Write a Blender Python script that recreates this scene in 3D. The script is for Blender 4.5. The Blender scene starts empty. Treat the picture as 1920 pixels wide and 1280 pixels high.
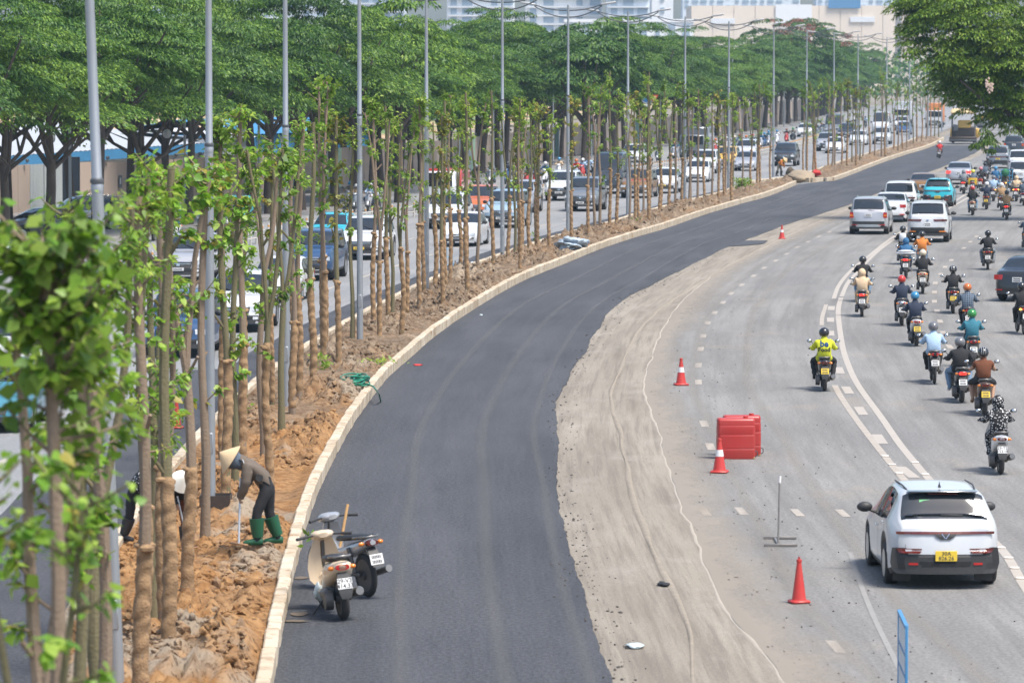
import bpy, bmesh, math, random
import numpy as np
from mathutils import Vector, Matrix
from mathutils.bvhtree import BVHTree

# ---------------------------------------------------------------- camera, sky, sun, exposure
SC = bpy.context.scene
COL = SC.collection
PI = math.pi
FPX, CAMH = 8500.0, 7.9                     # focal length in pixels of a 1920 wide frame, height of the footbridge
PITCH = math.atan(517.0 / FPX)
cam_d = bpy.data.cameras.new('camera')
cam_d.sensor_width = 36.0
cam_d.lens = FPX / 1920.0 * 36.0
cam_d.clip_start, cam_d.clip_end = 1.0, 9000.0
cam_d.dof.use_dof = True
cam_d.dof.focus_distance = 112.0
cam_d.dof.aperture_fstop = 4.4
cam = bpy.data.objects.new('camera', cam_d)
COL.objects.link(cam)
cam.location = (0, 0, CAMH)
cam.rotation_euler = (PI / 2 - PITCH, 0, 0)
SC.camera = cam

SUN_EL, SUN_ROT = math.radians(63), math.radians(128)
world = bpy.data.worlds.new('World')
SC.world = world
world.use_nodes = True
wn = world.node_tree.nodes
bg = wn['Background']
sky = wn.new('ShaderNodeTexSky')
sky.sky_type = 'NISHITA'
sky.sun_disc = False
sky.sun_elevation = SUN_EL
sky.sun_rotation = SUN_ROT
sky.air_density, sky.dust_density, sky.ozone_density = 1.0, 2.5, 1.0
world.node_tree.links.new(sky.outputs[0], bg.inputs[0])
bg.inputs[1].default_value = 0.12
sun_d = bpy.data.lights.new('sun', 'SUN')
sun_d.energy = 2.7
sun_d.angle = math.radians(18)
sun_d.color = (1.0, 0.95, 0.87)
sun = bpy.data.objects.new('sun', sun_d)
COL.objects.link(sun)
# sun direction (towards the sun): azimuth measured like the sky's rotation
sdir = Vector((math.sin(SUN_ROT) * math.cos(SUN_EL), math.cos(SUN_ROT) * math.cos(SUN_EL), math.sin(SUN_EL)))
sun.rotation_euler = (-sdir).to_track_quat('-Z', 'Y').to_euler()
SC.view_settings.view_transform = 'Standard'
SC.view_settings.look = 'None'
SC.view_settings.gamma = 1.0
SC.view_settings.use_curve_mapping = False
SC.view_settings.exposure = 0.98
cy = SC.cycles
cy.max_bounces, cy.diffuse_bounces, cy.glossy_bounces = 6, 3, 3
cy.transmission_bounces, cy.transparent_max_bounces, cy.volume_bounces = 4, 8, 0
cy.caustics_reflective = cy.caustics_refractive = False

HAZE = .00016
RNG = random.Random(7)
NPR = np.random.default_rng(7)

# ---------------------------------------------------------------- geometry helpers
_cp, _sp = math.cos(PITCH), math.sin(PITCH)
def G(px, py, z=0.0):
    """point of the plane of height z seen at a pixel of the photograph"""
    a, b = (px - 960.0) / FPX, (640.0 - py) / FPX
    dy, dz = _cp + b * _sp, -_sp + b * _cp
    t = (z - CAMH) / dz
    return Vector((a * t, dy * t, z))
def AT(px, py, Y):
    """point at depth Y seen at a pixel of the photograph"""
    a, b = (px - 960.0) / FPX, (640.0 - py) / FPX
    dy, dz = _cp + b * _sp, -_sp + b * _cp
    t = Y / dy
    return Vector((a * t, Y, CAMH + dz * t))

def pchip(xs, ys):
    xs, ys = np.array(xs, float), np.array(ys, float)
    o = np.argsort(xs); xs, ys = xs[o], ys[o]
    h = np.diff(xs); d = np.diff(ys) / h
    m = np.zeros(len(xs))
    for i in range(1, len(xs) - 1):
        if d[i-1] * d[i] > 0:
            w1, w2 = 2 * h[i] + h[i-1], h[i] + 2 * h[i-1]
            m[i] = (w1 + w2) / (w1 / d[i-1] + w2 / d[i])
    m[0], m[-1] = d[0], d[-1]
    def f(x):
        x = np.asarray(x, float)
        i = np.clip(np.searchsorted(xs, x) - 1, 0, len(h) - 1)
        t = (x - xs[i]) / h[i]
        t2, t3 = t * t, t * t * t
        r = (2*t3 - 3*t2 + 1) * ys[i] + (t3 - 2*t2 + t) * h[i] * m[i] + (-2*t3 + 3*t2) * ys[i+1] + (t3 - t2) * h[i] * m[i+1]
        r = np.where(x < xs[0], ys[0] + m[0] * (x - xs[0]), r)
        r = np.where(x > xs[-1], ys[-1] + m[-1] * (x - xs[-1]), r)
        return r
    return f
def curve_px(pts, smooth=True):
    """a curve x(Y) on the ground through picture points"""
    w = [G(*p) for p in pts]
    return pchip([q.y for q in w], [q.x for q in w])

class MB:
    """collects shapes into one mesh"""
    def __init__(s):
        s.v, s.f, s.m = [], [], []
    def add(s, vs, fs, mat=0, mtx=None):
        b = len(s.v)
        if mtx is not None:
            vs = [mtx @ Vector(v) for v in vs]
        s.v.extend([tuple(v) for v in vs])
        s.f.extend([tuple(b + i for i in f) for f in fs])
        s.m.extend([mat] * len(fs))
        return s
    def box(s, c, d, mat=0, mtx=None, bev=0.0, taper=1.0):
        """box of centre c and size d; bev chamfers its edges; taper scales the top"""
        hx, hy, hz = d[0] / 2, d[1] / 2, d[2] / 2
        M_ = Matrix.Translation(c) if mtx is None else mtx @ Matrix.Translation(c)
        if bev <= 0:
            vs = [(x * hx * (taper if z > 0 else 1), y * hy * (taper if z > 0 else 1), z * hz) for z in (-1, 1) for y in (-1, 1) for x in (-1, 1)]
            fs = [(0, 2, 3, 1), (4, 5, 7, 6), (0, 1, 5, 4), (2, 6, 7, 3), (0, 4, 6, 2), (1, 3, 7, 5)]
            return s.add(vs, fs, mat, M_)
        b = min(bev, hx * .98, hy * .98, hz * .98)
        vs, idx = [], {}
        for sx in (-1, 1):
            for sy in (-1, 1):
                for sz in (-1, 1):
                    t = taper if sz > 0 else 1
                    for ax in range(3):
                        p = [sx * (hx - (0 if ax == 0 else b)) * t, sy * (hy - (0 if ax == 1 else b)) * t, sz * (hz - (0 if ax == 2 else b))]
                        idx[(sx, sy, sz, ax)] = len(vs); vs.append(p)
        fs = []
        def q(*k): fs.append([idx[i] for i in k])
        for sg in (-1, 1):
            a = [(sg, -1, -1, 0), (sg, 1, -1, 0), (sg, 1, 1, 0), (sg, -1, 1, 0)]
            q(*(a if sg > 0 else a[::-1]))
            a = [(-1, sg, -1, 1), (1, sg, -1, 1), (1, sg, 1, 1), (-1, sg, 1, 1)]
            q(*(a[::-1] if sg > 0 else a))
            a = [(-1, -1, sg, 2), (1, -1, sg, 2), (1, 1, sg, 2), (-1, 1, sg, 2)]
            q(*(a if sg > 0 else a[::-1]))
        for u in (-1, 1):
            for w in (-1, 1):
                q((u, w, -1, 0), (u, w, 1, 0), (u, w, 1, 1), (u, w, -1, 1))
                q((u, -1, w, 0), (u, 1, w, 0), (u, 1, w, 2), (u, -1, w, 2))
                q((-1, u, w, 1), (1, u, w, 1), (1, u, w, 2), (-1, u, w, 2))
        for u in (-1, 1):
            for v in (-1, 1):
                for w in (-1, 1):
                    q((u, v, w, 0), (u, v, w, 1), (u, v, w, 2))
        return s.add(vs, fs, mat, M_)
    def tube(s, pts, radii, n=8, mat=0, cap=True, mtx=None, flat=1.0):
        pts = [Vector(p) for p in pts]
        if not hasattr(radii, '__len__'):
            radii = [radii] * len(pts)
        vs, fs = [], []
        up = None
        for i, p in enumerate(pts):
            t = (pts[min(i + 1, len(pts) - 1)] - pts[max(i - 1, 0)])
            if t.length < 1e-9: t = Vector((0, 0, 1))
            t.normalize()
            if up is None:
                up = Vector((0, 1, 0)) if abs(t.y) < .9 else Vector((1, 0, 0))
            a = up - t * up.dot(t)
            if a.length < 1e-6: a = t.orthogonal()
            a.normalize(); up = a; b = t.cross(a)
            for k in range(n):
                an = 2 * PI * k / n
                vs.append(p + a * (math.cos(an) * radii[i]) + b * (math.sin(an) * radii[i] * flat))
        for i in range(len(pts) - 1):
            for k in range(n):
                fs.append((i*n + k, i*n + (k+1) % n, (i+1)*n + (k+1) % n, (i+1)*n + k))
        if cap:
            fs.append(tuple(range(n))[::-1]); fs.append(tuple((len(pts)-1)*n + k for k in range(n)))
        return s.add(vs, fs, mat, mtx)
    def lathe(s, prof, n=16, mat=0, mtx=None, mats=None, close=False):
        vs, fs, ms = [], [], []
        for r, z in prof:
            for k in range(n):
                a = 2 * PI * k / n
                vs.append((r * math.cos(a), r * math.sin(a), z))
        L = len(prof)
        for i in range(L if close else L - 1):
            j = (i + 1) % L
            for k in range(n):
                fs.append((i*n + k, i*n + (k+1) % n, j*n + (k+1) % n, j*n + k))
                ms.append(mats[i] if mats else mat)
        if not close:
            if prof[0][0] > 1e-6: fs.append(tuple(range(n))[::-1]); ms.append(mats[0] if mats else mat)
            if prof[-1][0] > 1e-6: fs.append(tuple((L-1)*n + k for k in range(n))); ms.append(mats[-1] if mats else mat)
        b = len(s.v)
        s.add(vs, fs, mat, mtx)
        s.m[-len(ms):] = ms
        return s
    def ell(s, c, r, n=12, rings=7, mat=0, mtx=None, zlo=-1.0, zhi=1.0):
        """ellipsoid, optionally cut between the heights zlo and zhi (fractions)"""
        a0, a1 = math.asin(max(-1, zlo)), math.asin(min(1, zhi))
        prof = []
        for i in range(rings + 1):
            a = a0 + (a1 - a0) * i / rings
            prof.append((max(math.cos(a), 1e-4), math.sin(a)))
        M_ = Matrix.Translation(c) @ Matrix.Diagonal((r[0], r[1], r[2], 1))
        if mtx is not None: M_ = mtx @ M_
        return s.lathe(prof, n, mat, M_)
    def loft(s, rings, mat=0, cap=True, closed=True, mtx=None):
        n = len(rings[0]); vs = [p for r in rings for p in r]; fs = []
        for i in range(len(rings) - 1):
            for k in range(n if closed else n - 1):
                fs.append((i*n + k, i*n + (k+1) % n, (i+1)*n + (k+1) % n, (i+1)*n + k))
        if cap:
            fs.append(tuple(range(n))[::-1]); fs.append(tuple((len(rings)-1)*n + k for k in range(n)))
        return s.add(vs, fs, mat, mtx)
    def mesh(s, name, mats, smooth=40):
        me = bpy.data.meshes.new(name)
        me.from_pydata(s.v, [], s.f)
        for m in mats: me.materials.append(m)
        if len(mats) > 1:
            me.polygons.foreach_set('material_index', np.array(s.m, np.int32))
        me.update()
        bm = bmesh.new(); bm.from_mesh(me)
        bmesh.ops.recalc_face_normals(bm, faces=bm.faces)
        bm.to_mesh(me); bm.free()
        if smooth:
            me.polygons.foreach_set('use_smooth', np.ones(len(me.polygons), bool))
            me.set_sharp_from_angle(angle=math.radians(smooth))
        return me
    def obj(s, name, mats, parent=None, smooth=40):
        if not isinstance(mats, (list, tuple)): mats = [mats]
        return link(name, s.mesh(name, mats, smooth), parent)

def link(name, me, parent=None):
    o = bpy.data.objects.new(name, me)
    COL.objects.link(o)
    if parent is not None: o.parent = parent
    return o
def tag(o, label, cat, group=None):
    o['label'] = label; o['category'] = cat
    if group: o['group'] = group
    return o
def thing(name, label, cat, loc=(0, 0, 0), rz=0.0, group=None):
    o = bpy.data.objects.new(name, None)
    o.empty_display_size = .3
    COL.objects.link(o)
    o.location = loc; o.rotation_euler = (0, 0, rz)
    return tag(o, label, cat, group)
def struct(o):
    o['kind'] = 'structure'; return o
def stuff(o):
    o['kind'] = 'stuff'; return o
def base(n): return n.split('.')[0]
def dup(root, loc, rz=0.0, label=None, group=None, cat=None, paint=None, scale=None, skip=()):
    """copy a thing with its parts and sub-parts; paint maps part names to materials"""
    r = root.copy(); COL.objects.link(r)
    for k in ('kind',):
        if k in r: del r[k]
    r.location = loc; r.rotation_euler = (0, 0, rz)
    if scale: r.scale = (scale,) * 3 if not hasattr(scale, '__len__') else scale
    if label: r['label'] = label
    if group: r['group'] = group
    if cat: r['category'] = cat
    def cp(src, par):
        for ch in src.children:
            if base(ch.name) in skip: continue
            c = ch.copy(); COL.objects.link(c); c.parent = par
            setpaint(c, paint)
            cp(ch, c)
    setpaint(r, paint)
    cp(root, r)
    return r
def setpaint(o, paint):
    if not paint or o.type != 'MESH': return
    p = paint.get(base(o.name))
    if p is None: return
    if not isinstance(p, (list, tuple)): p = [p]
    for i, m in enumerate(p):
        if m is not None and i < len(o.material_slots):
            o.material_slots[i].link = 'OBJECT'
            o.material_slots[i].material = m

# ---------------------------------------------------------------- materials
MATS = {}
def nodes_of(m):
    m.use_nodes = True
    nt = m.node_tree
    return nt, nt.nodes['Principled BSDF'], nt.links
def M(name, col, rough=.6, metal=0.0, var=0.08, scale=6.0, bump=0.0, bscale=60.0, coat=0.0, trans=0.0, dirt=None, dirt_amt=0.35):
    """plain procedural material: a base colour with slow noise variation, optional dirt colour and fine bump"""
    if name in MATS: return MATS[name]
    m = bpy.data.materials.new(name); MATS[name] = m
    nt, b, L = nodes_of(m)
    b.inputs['Roughness'].default_value = rough
    b.inputs['Metallic'].default_value = metal
    if coat: b.inputs['Coat Weight'].default_value = coat; b.inputs['Coat Roughness'].default_value = .05
    tc = nt.nodes.new('ShaderNodeTexCoord')
    nz = nt.nodes.new('ShaderNodeTexNoise')
    nz.inputs['Scale'].default_value = scale; nz.inputs['Detail'].default_value = 4
    L.new(tc.outputs['Object'], nz.inputs['Vector'])
    mx = nt.nodes.new('ShaderNodeMix'); mx.data_type = 'RGBA'
    c = col if len(col) == 4 else (*col, 1)
    lo = tuple(x * (1 - var) for x in c[:3]) + (1,)
    hi = tuple(min(1, x * (1 + var)) for x in c[:3]) + (1,)
    if dirt: hi = tuple(x * (1 - dirt_amt) + y * dirt_amt for x, y in zip(c[:3], dirt)) + (1,); lo = c if len(c) == 4 else (*c, 1)
    mx.inputs['A'].default_value = lo; mx.inputs['B'].default_value = hi
    L.new(nz.outputs['Fac'], mx.inputs['Factor'])
    L.new(mx.outputs['Result'], b.inputs['Base Color'])
    if bump:
        n2 = nt.nodes.new('ShaderNodeTexNoise'); n2.inputs['Scale'].default_value = bscale; n2.inputs['Detail'].default_value = 5
        L.new(tc.outputs['Object'], n2.inputs['Vector'])
        bp = nt.nodes.new('ShaderNodeBump'); bp.inputs['Strength'].default_value = bump; bp.inputs['Distance'].default_value = .02
        L.new(n2.outputs['Fac'], bp.inputs['Height']); L.new(bp.outputs['Normal'], b.inputs['Normal'])
    return m
def emis(name, col, s):
    m = M(name, col, .4)
    nt, b, L = nodes_of(m)
    b.inputs['Emission Color'].default_value = (*col, 1); b.inputs['Emission Strength'].default_value = s
    return m
def leaf_mat(name, cols, trans=.35, rough=.5):
    """leaves: a colour of its own for every leaf, thin and letting some light through"""
    if name in MATS: return MATS[name]
    m = bpy.data.materials.new(name); MATS[name] = m
    nt, b, L = nodes_of(m)
    g = nt.nodes.new('ShaderNodeNewGeometry')
    r = nt.nodes.new('ShaderNodeValToRGB')
    el = r.color_ramp.elements
    el[0].position, el[0].color = 0, (*cols[0], 1)
    el[1].position, el[1].color = 1, (*cols[-1], 1)
    for i, c in enumerate(cols[1:-1]):
        e = el.new((i + 1) / (len(cols) - 1)); e.color = (*c, 1)
    L.new(g.outputs['Random Per Island'], r.inputs['Fac'])
    # slow change of tone from tree to tree
    oi = nt.nodes.new('ShaderNodeObjectInfo')
    hs = nt.nodes.new('ShaderNodeHueSaturation')
    mr = nt.nodes.new('ShaderNodeMapRange'); mr.inputs['To Min'].default_value = .72; mr.inputs['To Max'].default_value = 1.28
    L.new(oi.outputs['Random'], mr.inputs['Value']); L.new(mr.outputs['Result'], hs.inputs['Value'])
    mh = nt.nodes.new('ShaderNodeMapRange'); mh.inputs['To Min'].default_value = .502; mh.inputs['To Max'].default_value = .476
    L.new(oi.outputs['Random'], mh.inputs['Value']); L.new(mh.outputs['Result'], hs.inputs['Hue'])
    L.new(r.outputs['Color'], hs.inputs['Color'])
    L.new(hs.outputs['Color'], b.inputs['Base Color'])
    b.inputs['Roughness'].default_value = rough
    b.inputs['Specular IOR Level'].default_value = .35
    tr = nt.nodes.new('ShaderNodeBsdfTranslucent')
    L.new(hs.outputs['Color'], tr.inputs['Color'])
    ms = nt.nodes.new('ShaderNodeMixShader'); ms.inputs['Fac'].default_value = trans
    L.new(b.outputs[0], ms.inputs[1]); L.new(tr.outputs[0], ms.inputs[2])
    L.new(ms.outputs[0], nt.nodes['Material Output'].inputs['Surface'])
    return m

def road_mat(name, c_lo, c_hi, streak=None, speck=None, bump=.3, rough=.9, spots=None, stretch=.04, patch=.35, dust=None, scratch=None, streak2=None, gr=.18):
    """road surface in strip coordinates (u across, v along, metres): mottling, lengthwise streaks, grit"""
    m = bpy.data.materials.new(name); MATS[name] = m
    nt, b, L = nodes_of(m)
    b.inputs['Roughness'].default_value = rough
    b.inputs['Specular IOR Level'].default_value = .3
    N = nt.nodes.new
    uv = N('ShaderNodeUVMap'); uv.uv_map = 'strip'
    def noise(scale, detail=4, mp=(1, 1, 1), ro=.6):
        mpn = N('ShaderNodeMapping'); mpn.inputs['Scale'].default_value = mp
        L.new(uv.outputs[0], mpn.inputs[0])
        n = N('ShaderNodeTexNoise'); n.inputs['Scale'].default_value = scale; n.inputs['Detail'].default_value = detail
        n.inputs['Roughness'].default_value = ro
        L.new(mpn.outputs[0], n.inputs['Vector']); return n.outputs['Fac']
    def ramp(v, lo, hi):
        r = N('ShaderNodeMapRange'); r.inputs['From Min'].default_value = lo; r.inputs['From Max'].default_value = hi
        L.new(v, r.inputs['Value']); return r.outputs['Result']
    def mix(f, a, bb, blend='MIX', k=1.0):
        x = N('ShaderNodeMix'); x.data_type = 'RGBA'; x.blend_type = blend
        if hasattr(f, 'is_linked') or hasattr(f, 'links'):
            if k != 1.0:
                mu = N('ShaderNodeMath'); mu.operation = 'MULTIPLY'; mu.inputs[1].default_value = k; L.new(f, mu.inputs[0]); f = mu.outputs[0]
            L.new(f, x.inputs['Factor'])
        else: x.inputs['Factor'].default_value = f
        for s_, vv in (('A', a), ('B', bb)):
            if isinstance(vv, tuple): x.inputs[s_].default_value = (*vv, 1)
            else: L.new(vv, x.inputs[s_])
        return x.outputs['Result']
    big = ramp(noise(patch, 5, (1, .25, 1)), .35, .65)
    col = mix(big, c_lo, c_hi)
    if streak:
        st = ramp(noise(streak[1], 5, (1, stretch, 1), .65), .48, .72)
        col = mix(st, col, streak[0], k=streak[2])
    if streak2:
        s2 = ramp(noise(streak2[1], 4, (1, .02, 1), .7), .46, .66)
        col = mix(s2, col, streak2[0], k=streak2[2])
    if dust:
        du = ramp(noise(dust[1], 6, (1, .35, 1), .62), dust[3], dust[3] + .18)
        col = mix(du, col, dust[0], k=dust[2])
    fine = ramp(noise(45, 3), .3, .7)
    col = mix(fine, col, mix(1.0, col, (.62, .62, .62), 'MULTIPLY'), k=.55)
    grain = ramp(noise(17, 2, (1, .5, 1), .8), .38, .62)
    col = mix(grain, mix(1.0, col, (1 - gr,) * 3, 'MULTIPLY'), mix(1.0, col, (1 + gr * .8,) * 3, 'MULTIPLY'))
    if scratch:
        sc = ramp(noise(2.2, 4, (.5, 7, 1), .7), .60, .70)
        col = mix(sc, col, scratch[0], k=scratch[1])
    if speck:
        sp = ramp(noise(speck[1], 2, (1, .6, 1)), speck[3], speck[3] + .06)
        col = mix(sp, col, speck[0], k=speck[2])
    L.new(col, b.inputs['Base Color'])
    bp = N('ShaderNodeBump'); bp.inputs['Strength'].default_value = bump; bp.inputs['Distance'].default_value = .03
    L.new(noise(30, 6), bp.inputs['Height'])
    L.new(bp.outputs[0], b.inputs['Normal'])
    return m
# ---------------------------------------------------------------- the plan of the road, as curves x(Y)
RKA = curve_px([(513,1280),(537,1150),(570,1010),(600,920),(640,840),(680,775),(720,722),(760,684),(800,648),(850,610),(900,577),(950,546),
                (1000,521),(1060,497),(1110,476),(1180,451),(1250,430),(1300,412),(1370,390),(1440,370),(1497,347)])
RKB = curve_px([(1548,347),(1600,328),(1640,312),(1700,291),(1740,279),(1770,264),(1800,248),(1815,238)])
Y_GAP0, Y_GAP1 = G(1497, 347).y - 1, G(1540, 347).y + 6
def RK(Y):
    Y = np.asarray(Y, float)
    t = np.clip((Y - Y_GAP0) / 14.0, 0, 1)
    return RKA(Y) * (1 - t) + RKB(Y) * t
def slope(Y):
    return float((RKS(Y + 6) - RKS(Y - 6)) / 12.0)
RKS = pchip([20, 58, 88, 128, 180, 233, 300, 407, 483, 620, 900], [float(RK(20)), float(RK(58)), float(RK(88)), float(RK(128)), float(RK(180)), float(RK(233)), 19.6, float(RK(407)), float(RK(483)), 64.0, 101.0])
def heading(Y):
    """yaw of something that drives along the road away from the camera"""
    return -math.atan(slope(Y))
EDGE = curve_px([(1150,1280),(1130,1220),(1100,1130),(1072,1050),(1054,960),(1046,900),(1041,800),(1050,740),(1075,690),(1100,650),(1132,600),(1172,562),
                 (1222,535),(1280,505),(1340,475),(1400,450),(1480,420),(1560,395),(1650,360),(1720,332),(1785,306),(1830,286),(1850,270)])
MILL = curve_px([(1470,1280),(1402,1190),(1347,1120),(1312,1030),(1282,960),(1252,880),(1236,810),(1216,762),(1208,735),(1222,670),(1241,620),(1266,580),
                 (1302,545),(1362,500),(1432,465),(1500,432),(1600,388),(1700,345),(1790,312),(1850,286)])
LINE_A = curve_px([(1962,1160),(1921,1098),(1871,1022),(1752,908),(1701,850),(1650,779),(1609,722),(1586,672),(1575,620),(1572,578),(1577,558)])
ROWA = curve_px([(45,470),(210,447),(400,420),(632,387),(756,352),(891,330),(1050,301),(1200,279),(1400,249),(1560,215)])
HOARD = curve_px([(-60,415),(83,399),(250,392),(450,375),(660,352),(811,336),(1000,306),(1200,276),(1400,241),(1560,208)])
PICK = curve_px([(150,548),(290,508),(470,460),(710,416),(850,397),(992,375),(1100,349),(1212,325),(1281,315),(1424,294),(1540,264),(1620,247)])

def ysteps(y0, y1, k=.006, smin=.25):
    out = [y0]
    while out[-1] < y1:
        out.append(min(y1, out[-1] + max(smin, out[-1] * k)))
    return np.array(out)
def vnoise(x, y, seed=0):
    """value noise in [-1,1]"""
    x = np.asarray(x, float); y = np.asarray(y, float)
    xi, yi = np.floor(x).astype(np.int64), np.floor(y).astype(np.int64)
    fx, fy = x - xi, y - yi
    fx, fy = fx*fx*(3-2*fx), fy*fy*(3-2*fy)
    def h(a, b):
        n = (a * 374761393 + b * 668265263 + seed * 1442695041) & 0xffffffff
        n = ((n ^ (n >> 13)) * 1274126177) & 0xffffffff
        return ((n ^ (n >> 16)) & 0xffff) / 32767.5 - 1
    return (h(xi, yi)*(1-fx) + h(xi+1, yi)*fx)*(1-fy) + (h(xi, yi+1)*(1-fx) + h(xi+1, yi+1)*fx)*fy
def fbm(x, y, o=4, seed=0, g=.5):
    s, a = 0, 1.0
    for i in range(o):
        s = s + a * vnoise(x * 2**i, y * 2**i, seed + i * 17); a *= g
    return s
def strip(name, xl, xr, Ys, zf, mat, nu=2, parent=None, smooth=True, wall=None):
    """a sheet between two curves; zf a height or a function (X, Y, u) -> z; wall drops the right edge down to a height"""
    u = np.linspace(0, 1, nu)
    XL = np.asarray(xl(Ys), float) if callable(xl) else np.full(len(Ys), xl)
    XR = np.asarray(xr(Ys), float) if callable(xr) else np.full(len(Ys), xr)
    X = XL[:, None] * (1 - u) + XR[:, None] * u
    Y = np.repeat(Ys[:, None], nu, 1)
    Z = zf(X, Y, np.repeat(u[None], len(Ys), 0)) if callable(zf) else np.full_like(X, zf)
    V = np.stack([X, Y, Z], -1)
    if wall is not None:
        e = V[:, -1:, :].copy(); e[:, :, 2] = wall; e[:, :, 0] += .015
        V = np.concatenate([V, e], 1); nu += 1
    n = len(Ys)
    i = np.arange(n - 1)[:, None] * nu + np.arange(nu - 1)[None]
    F = np.stack([i, i + 1, i + nu + 1, i + nu], -1).reshape(-1, 4)
    me = bpy.data.meshes.new(name)
    P = V.reshape(-1, 3)
    me.from_pydata(P.tolist(), [], F.tolist())
    uvl = me.uv_layers.new(name='strip')
    U = np.stack([P[:, 0] - RKS(P[:, 1]), P[:, 1]], -1)
    uvl.data.foreach_set('uv', U[F.reshape(-1)].astype(np.float32).reshape(-1))
    at = me.attributes.new('across', 'FLOAT', 'POINT'); at.data.foreach_set('value', np.tile(np.append(u, 1.0) if wall is not None else u, n).astype(np.float32))
    me.materials.append(mat)
    if smooth: me.polygons.foreach_set('use_smooth', np.ones(len(me.polygons), bool))
    if wall is not None: me.set_sharp_from_angle(angle=math.radians(35))
    me.update()
    return link(name, me, parent)

m_old = road_mat('old_asphalt', (.205,.20,.193), (.275,.268,.255), streak=((.155,.15,.143), 1.1, .75), speck=((.05,.048,.045), 9, .7, .75), bump=.25, dust=((.34,.29,.23), .5, .5, .56), scratch=((.13,.122,.115), .6), streak2=((.165,.16,.152), 3, .6))
m_new = road_mat('new_asphalt', (.056,.059,.067), (.080,.083,.092), streak=((.108,.11,.12), .7, .8), streak2=((.092,.094,.103), 4, .45), bump=.9, gr=.30, rough=.82, stretch=.06, scratch=((.085,.087,.097), .35), speck=((.15,.13,.11), 12, .5, .76))
m_mill = road_mat('milled_asphalt', (.275,.242,.197), (.345,.306,.252), streak=((.19,.162,.13), 1.7, .9), gr=.08, streak2=((.19,.165,.135), 7, .8), bump=.8, stretch=.035, speck=((.09,.08,.07), 8, .6, .74), dust=((.40,.365,.315), .7, .6, .55))
m_left = road_mat('worn_asphalt', (.24,.245,.25), (.30,.30,.30), streak=((.19,.19,.195), 1.1, .6), bump=.2)
m_line = M('road_paint', (.42,.38,.325), .7, var=.12, scale=3, dirt=(.27,.24,.22), dirt_amt=.6)
m_line_y = M('worn_paint', (.44,.38,.31), .75, var=.1, scale=2.5, dirt=(.22,.21,.2), dirt_amt=.8)
m_pave = M('pavement', (.26,.245,.235), .85, var=.18, scale=.7, bump=.3, bscale=8)
m_dirt = M('bare_ground', (.22,.19,.15), .95, var=.25, scale=.05, bump=.3, bscale=2)

# ground to the horizon
me = bpy.data.meshes.new('ground'); me.from_pydata([(-3000,-300,-.06),(3000,-300,-.06),(3000,6000,-.06),(-3000,6000,-.06)], [], [(0,1,2,3)])
me.materials.append(m_dirt); struct(link('ground', me))

Yall = ysteps(14, 900, .01, .6)
struct(strip('old_road', lambda y: RKS(y) - 1.0, lambda y: RKS(y) + 32, Yall, 0.0, m_old, 2))
struct(strip('far_carriageway', lambda y: ROWA(y) + 1.0, lambda y: RKS(y) - 2.6, Yall, 0.002, m_left, 2))
def edge_jag(y):
    return EDGE(y) + .022 * fbm(y * 1.3, y * 0, 4, 3) + .07 * vnoise(y * .16, y * 0, 5)
Ynew = ysteps(14, 447, .0012, .12)
struct(strip('new_asphalt', lambda y: RK(y) - .03, edge_jag, Ynew,
             lambda X, Y, u: .052 + .012 * fbm(X * .3, Y * .12, 2, 9) - .02 * (u > .97), m_new, 12, wall=0.0))
# milled strip: ridges left by the mill, a lip on its outer side
def mill_z(X, Y, u):
    off = (X - EDGE(Y))
    r = .006 + .008 * vnoise(off * 5.0, Y * .05, 31) + .006 * vnoise(off * 11.0, Y * .08, 32)
    r = r + .004 * vnoise(off * 3, Y * 2.5, 40)
    return np.maximum(r, .004)
def mill_r(y):
    return MILL(y) + .03 * fbm(y * .5, y * 0, 3, 12)
struct(strip('milled_strip', lambda y: EDGE(y) - .4, mill_r, ysteps(14, 470, .003, .2), mill_z, m_mill, 46))
# windrow of loose grit along the milled strip and the pale lip at its outer edge
RUT = curve_px([(1300,1280),(1290,1180),(1262,1110),(1232,1050),(1205,985),(1185,930),(1172,860),(1158,800),(1146,760),(1160,700),(1178,655),(1205,610),(1250,570),(1330,520),(1420,470)])
m_grit = M('loose_grit', (.25,.215,.17), .95, var=.3, scale=4, bump=.8, bscale=30)
m_dust = M('pale_dust', (.34,.30,.25), .95, var=.15, scale=3, bump=.5, bscale=25)
yr = ysteps(52, 215, .002, .15)
def wz(X, Y, u): return np.maximum(.008 + .022 * (1 - (2*u - 1)**2) * (1 + .5 * fbm(X*2, Y*.7, 3, 44)), .006)
struct(strip('grit_windrow', lambda y: RUT(y) - .05 - .03*vnoise(y*.3, y*0, 51), lambda y: RUT(y) + .05 + .04*vnoise(y*.35, y*0, 52), yr, wz, m_grit, 7))
yl = ysteps(50, 300, .002, .15)
def lz(X, Y, u): return .005 + .010 * (1 - (2*u - 1)**2)
struct(strip('dust_lip', lambda y: mill_r(y) - .03, lambda y: mill_r(y) + .02 + .02*vnoise(y*.5, y*0, 55), yl, lz, m_dust, 5))
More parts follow.
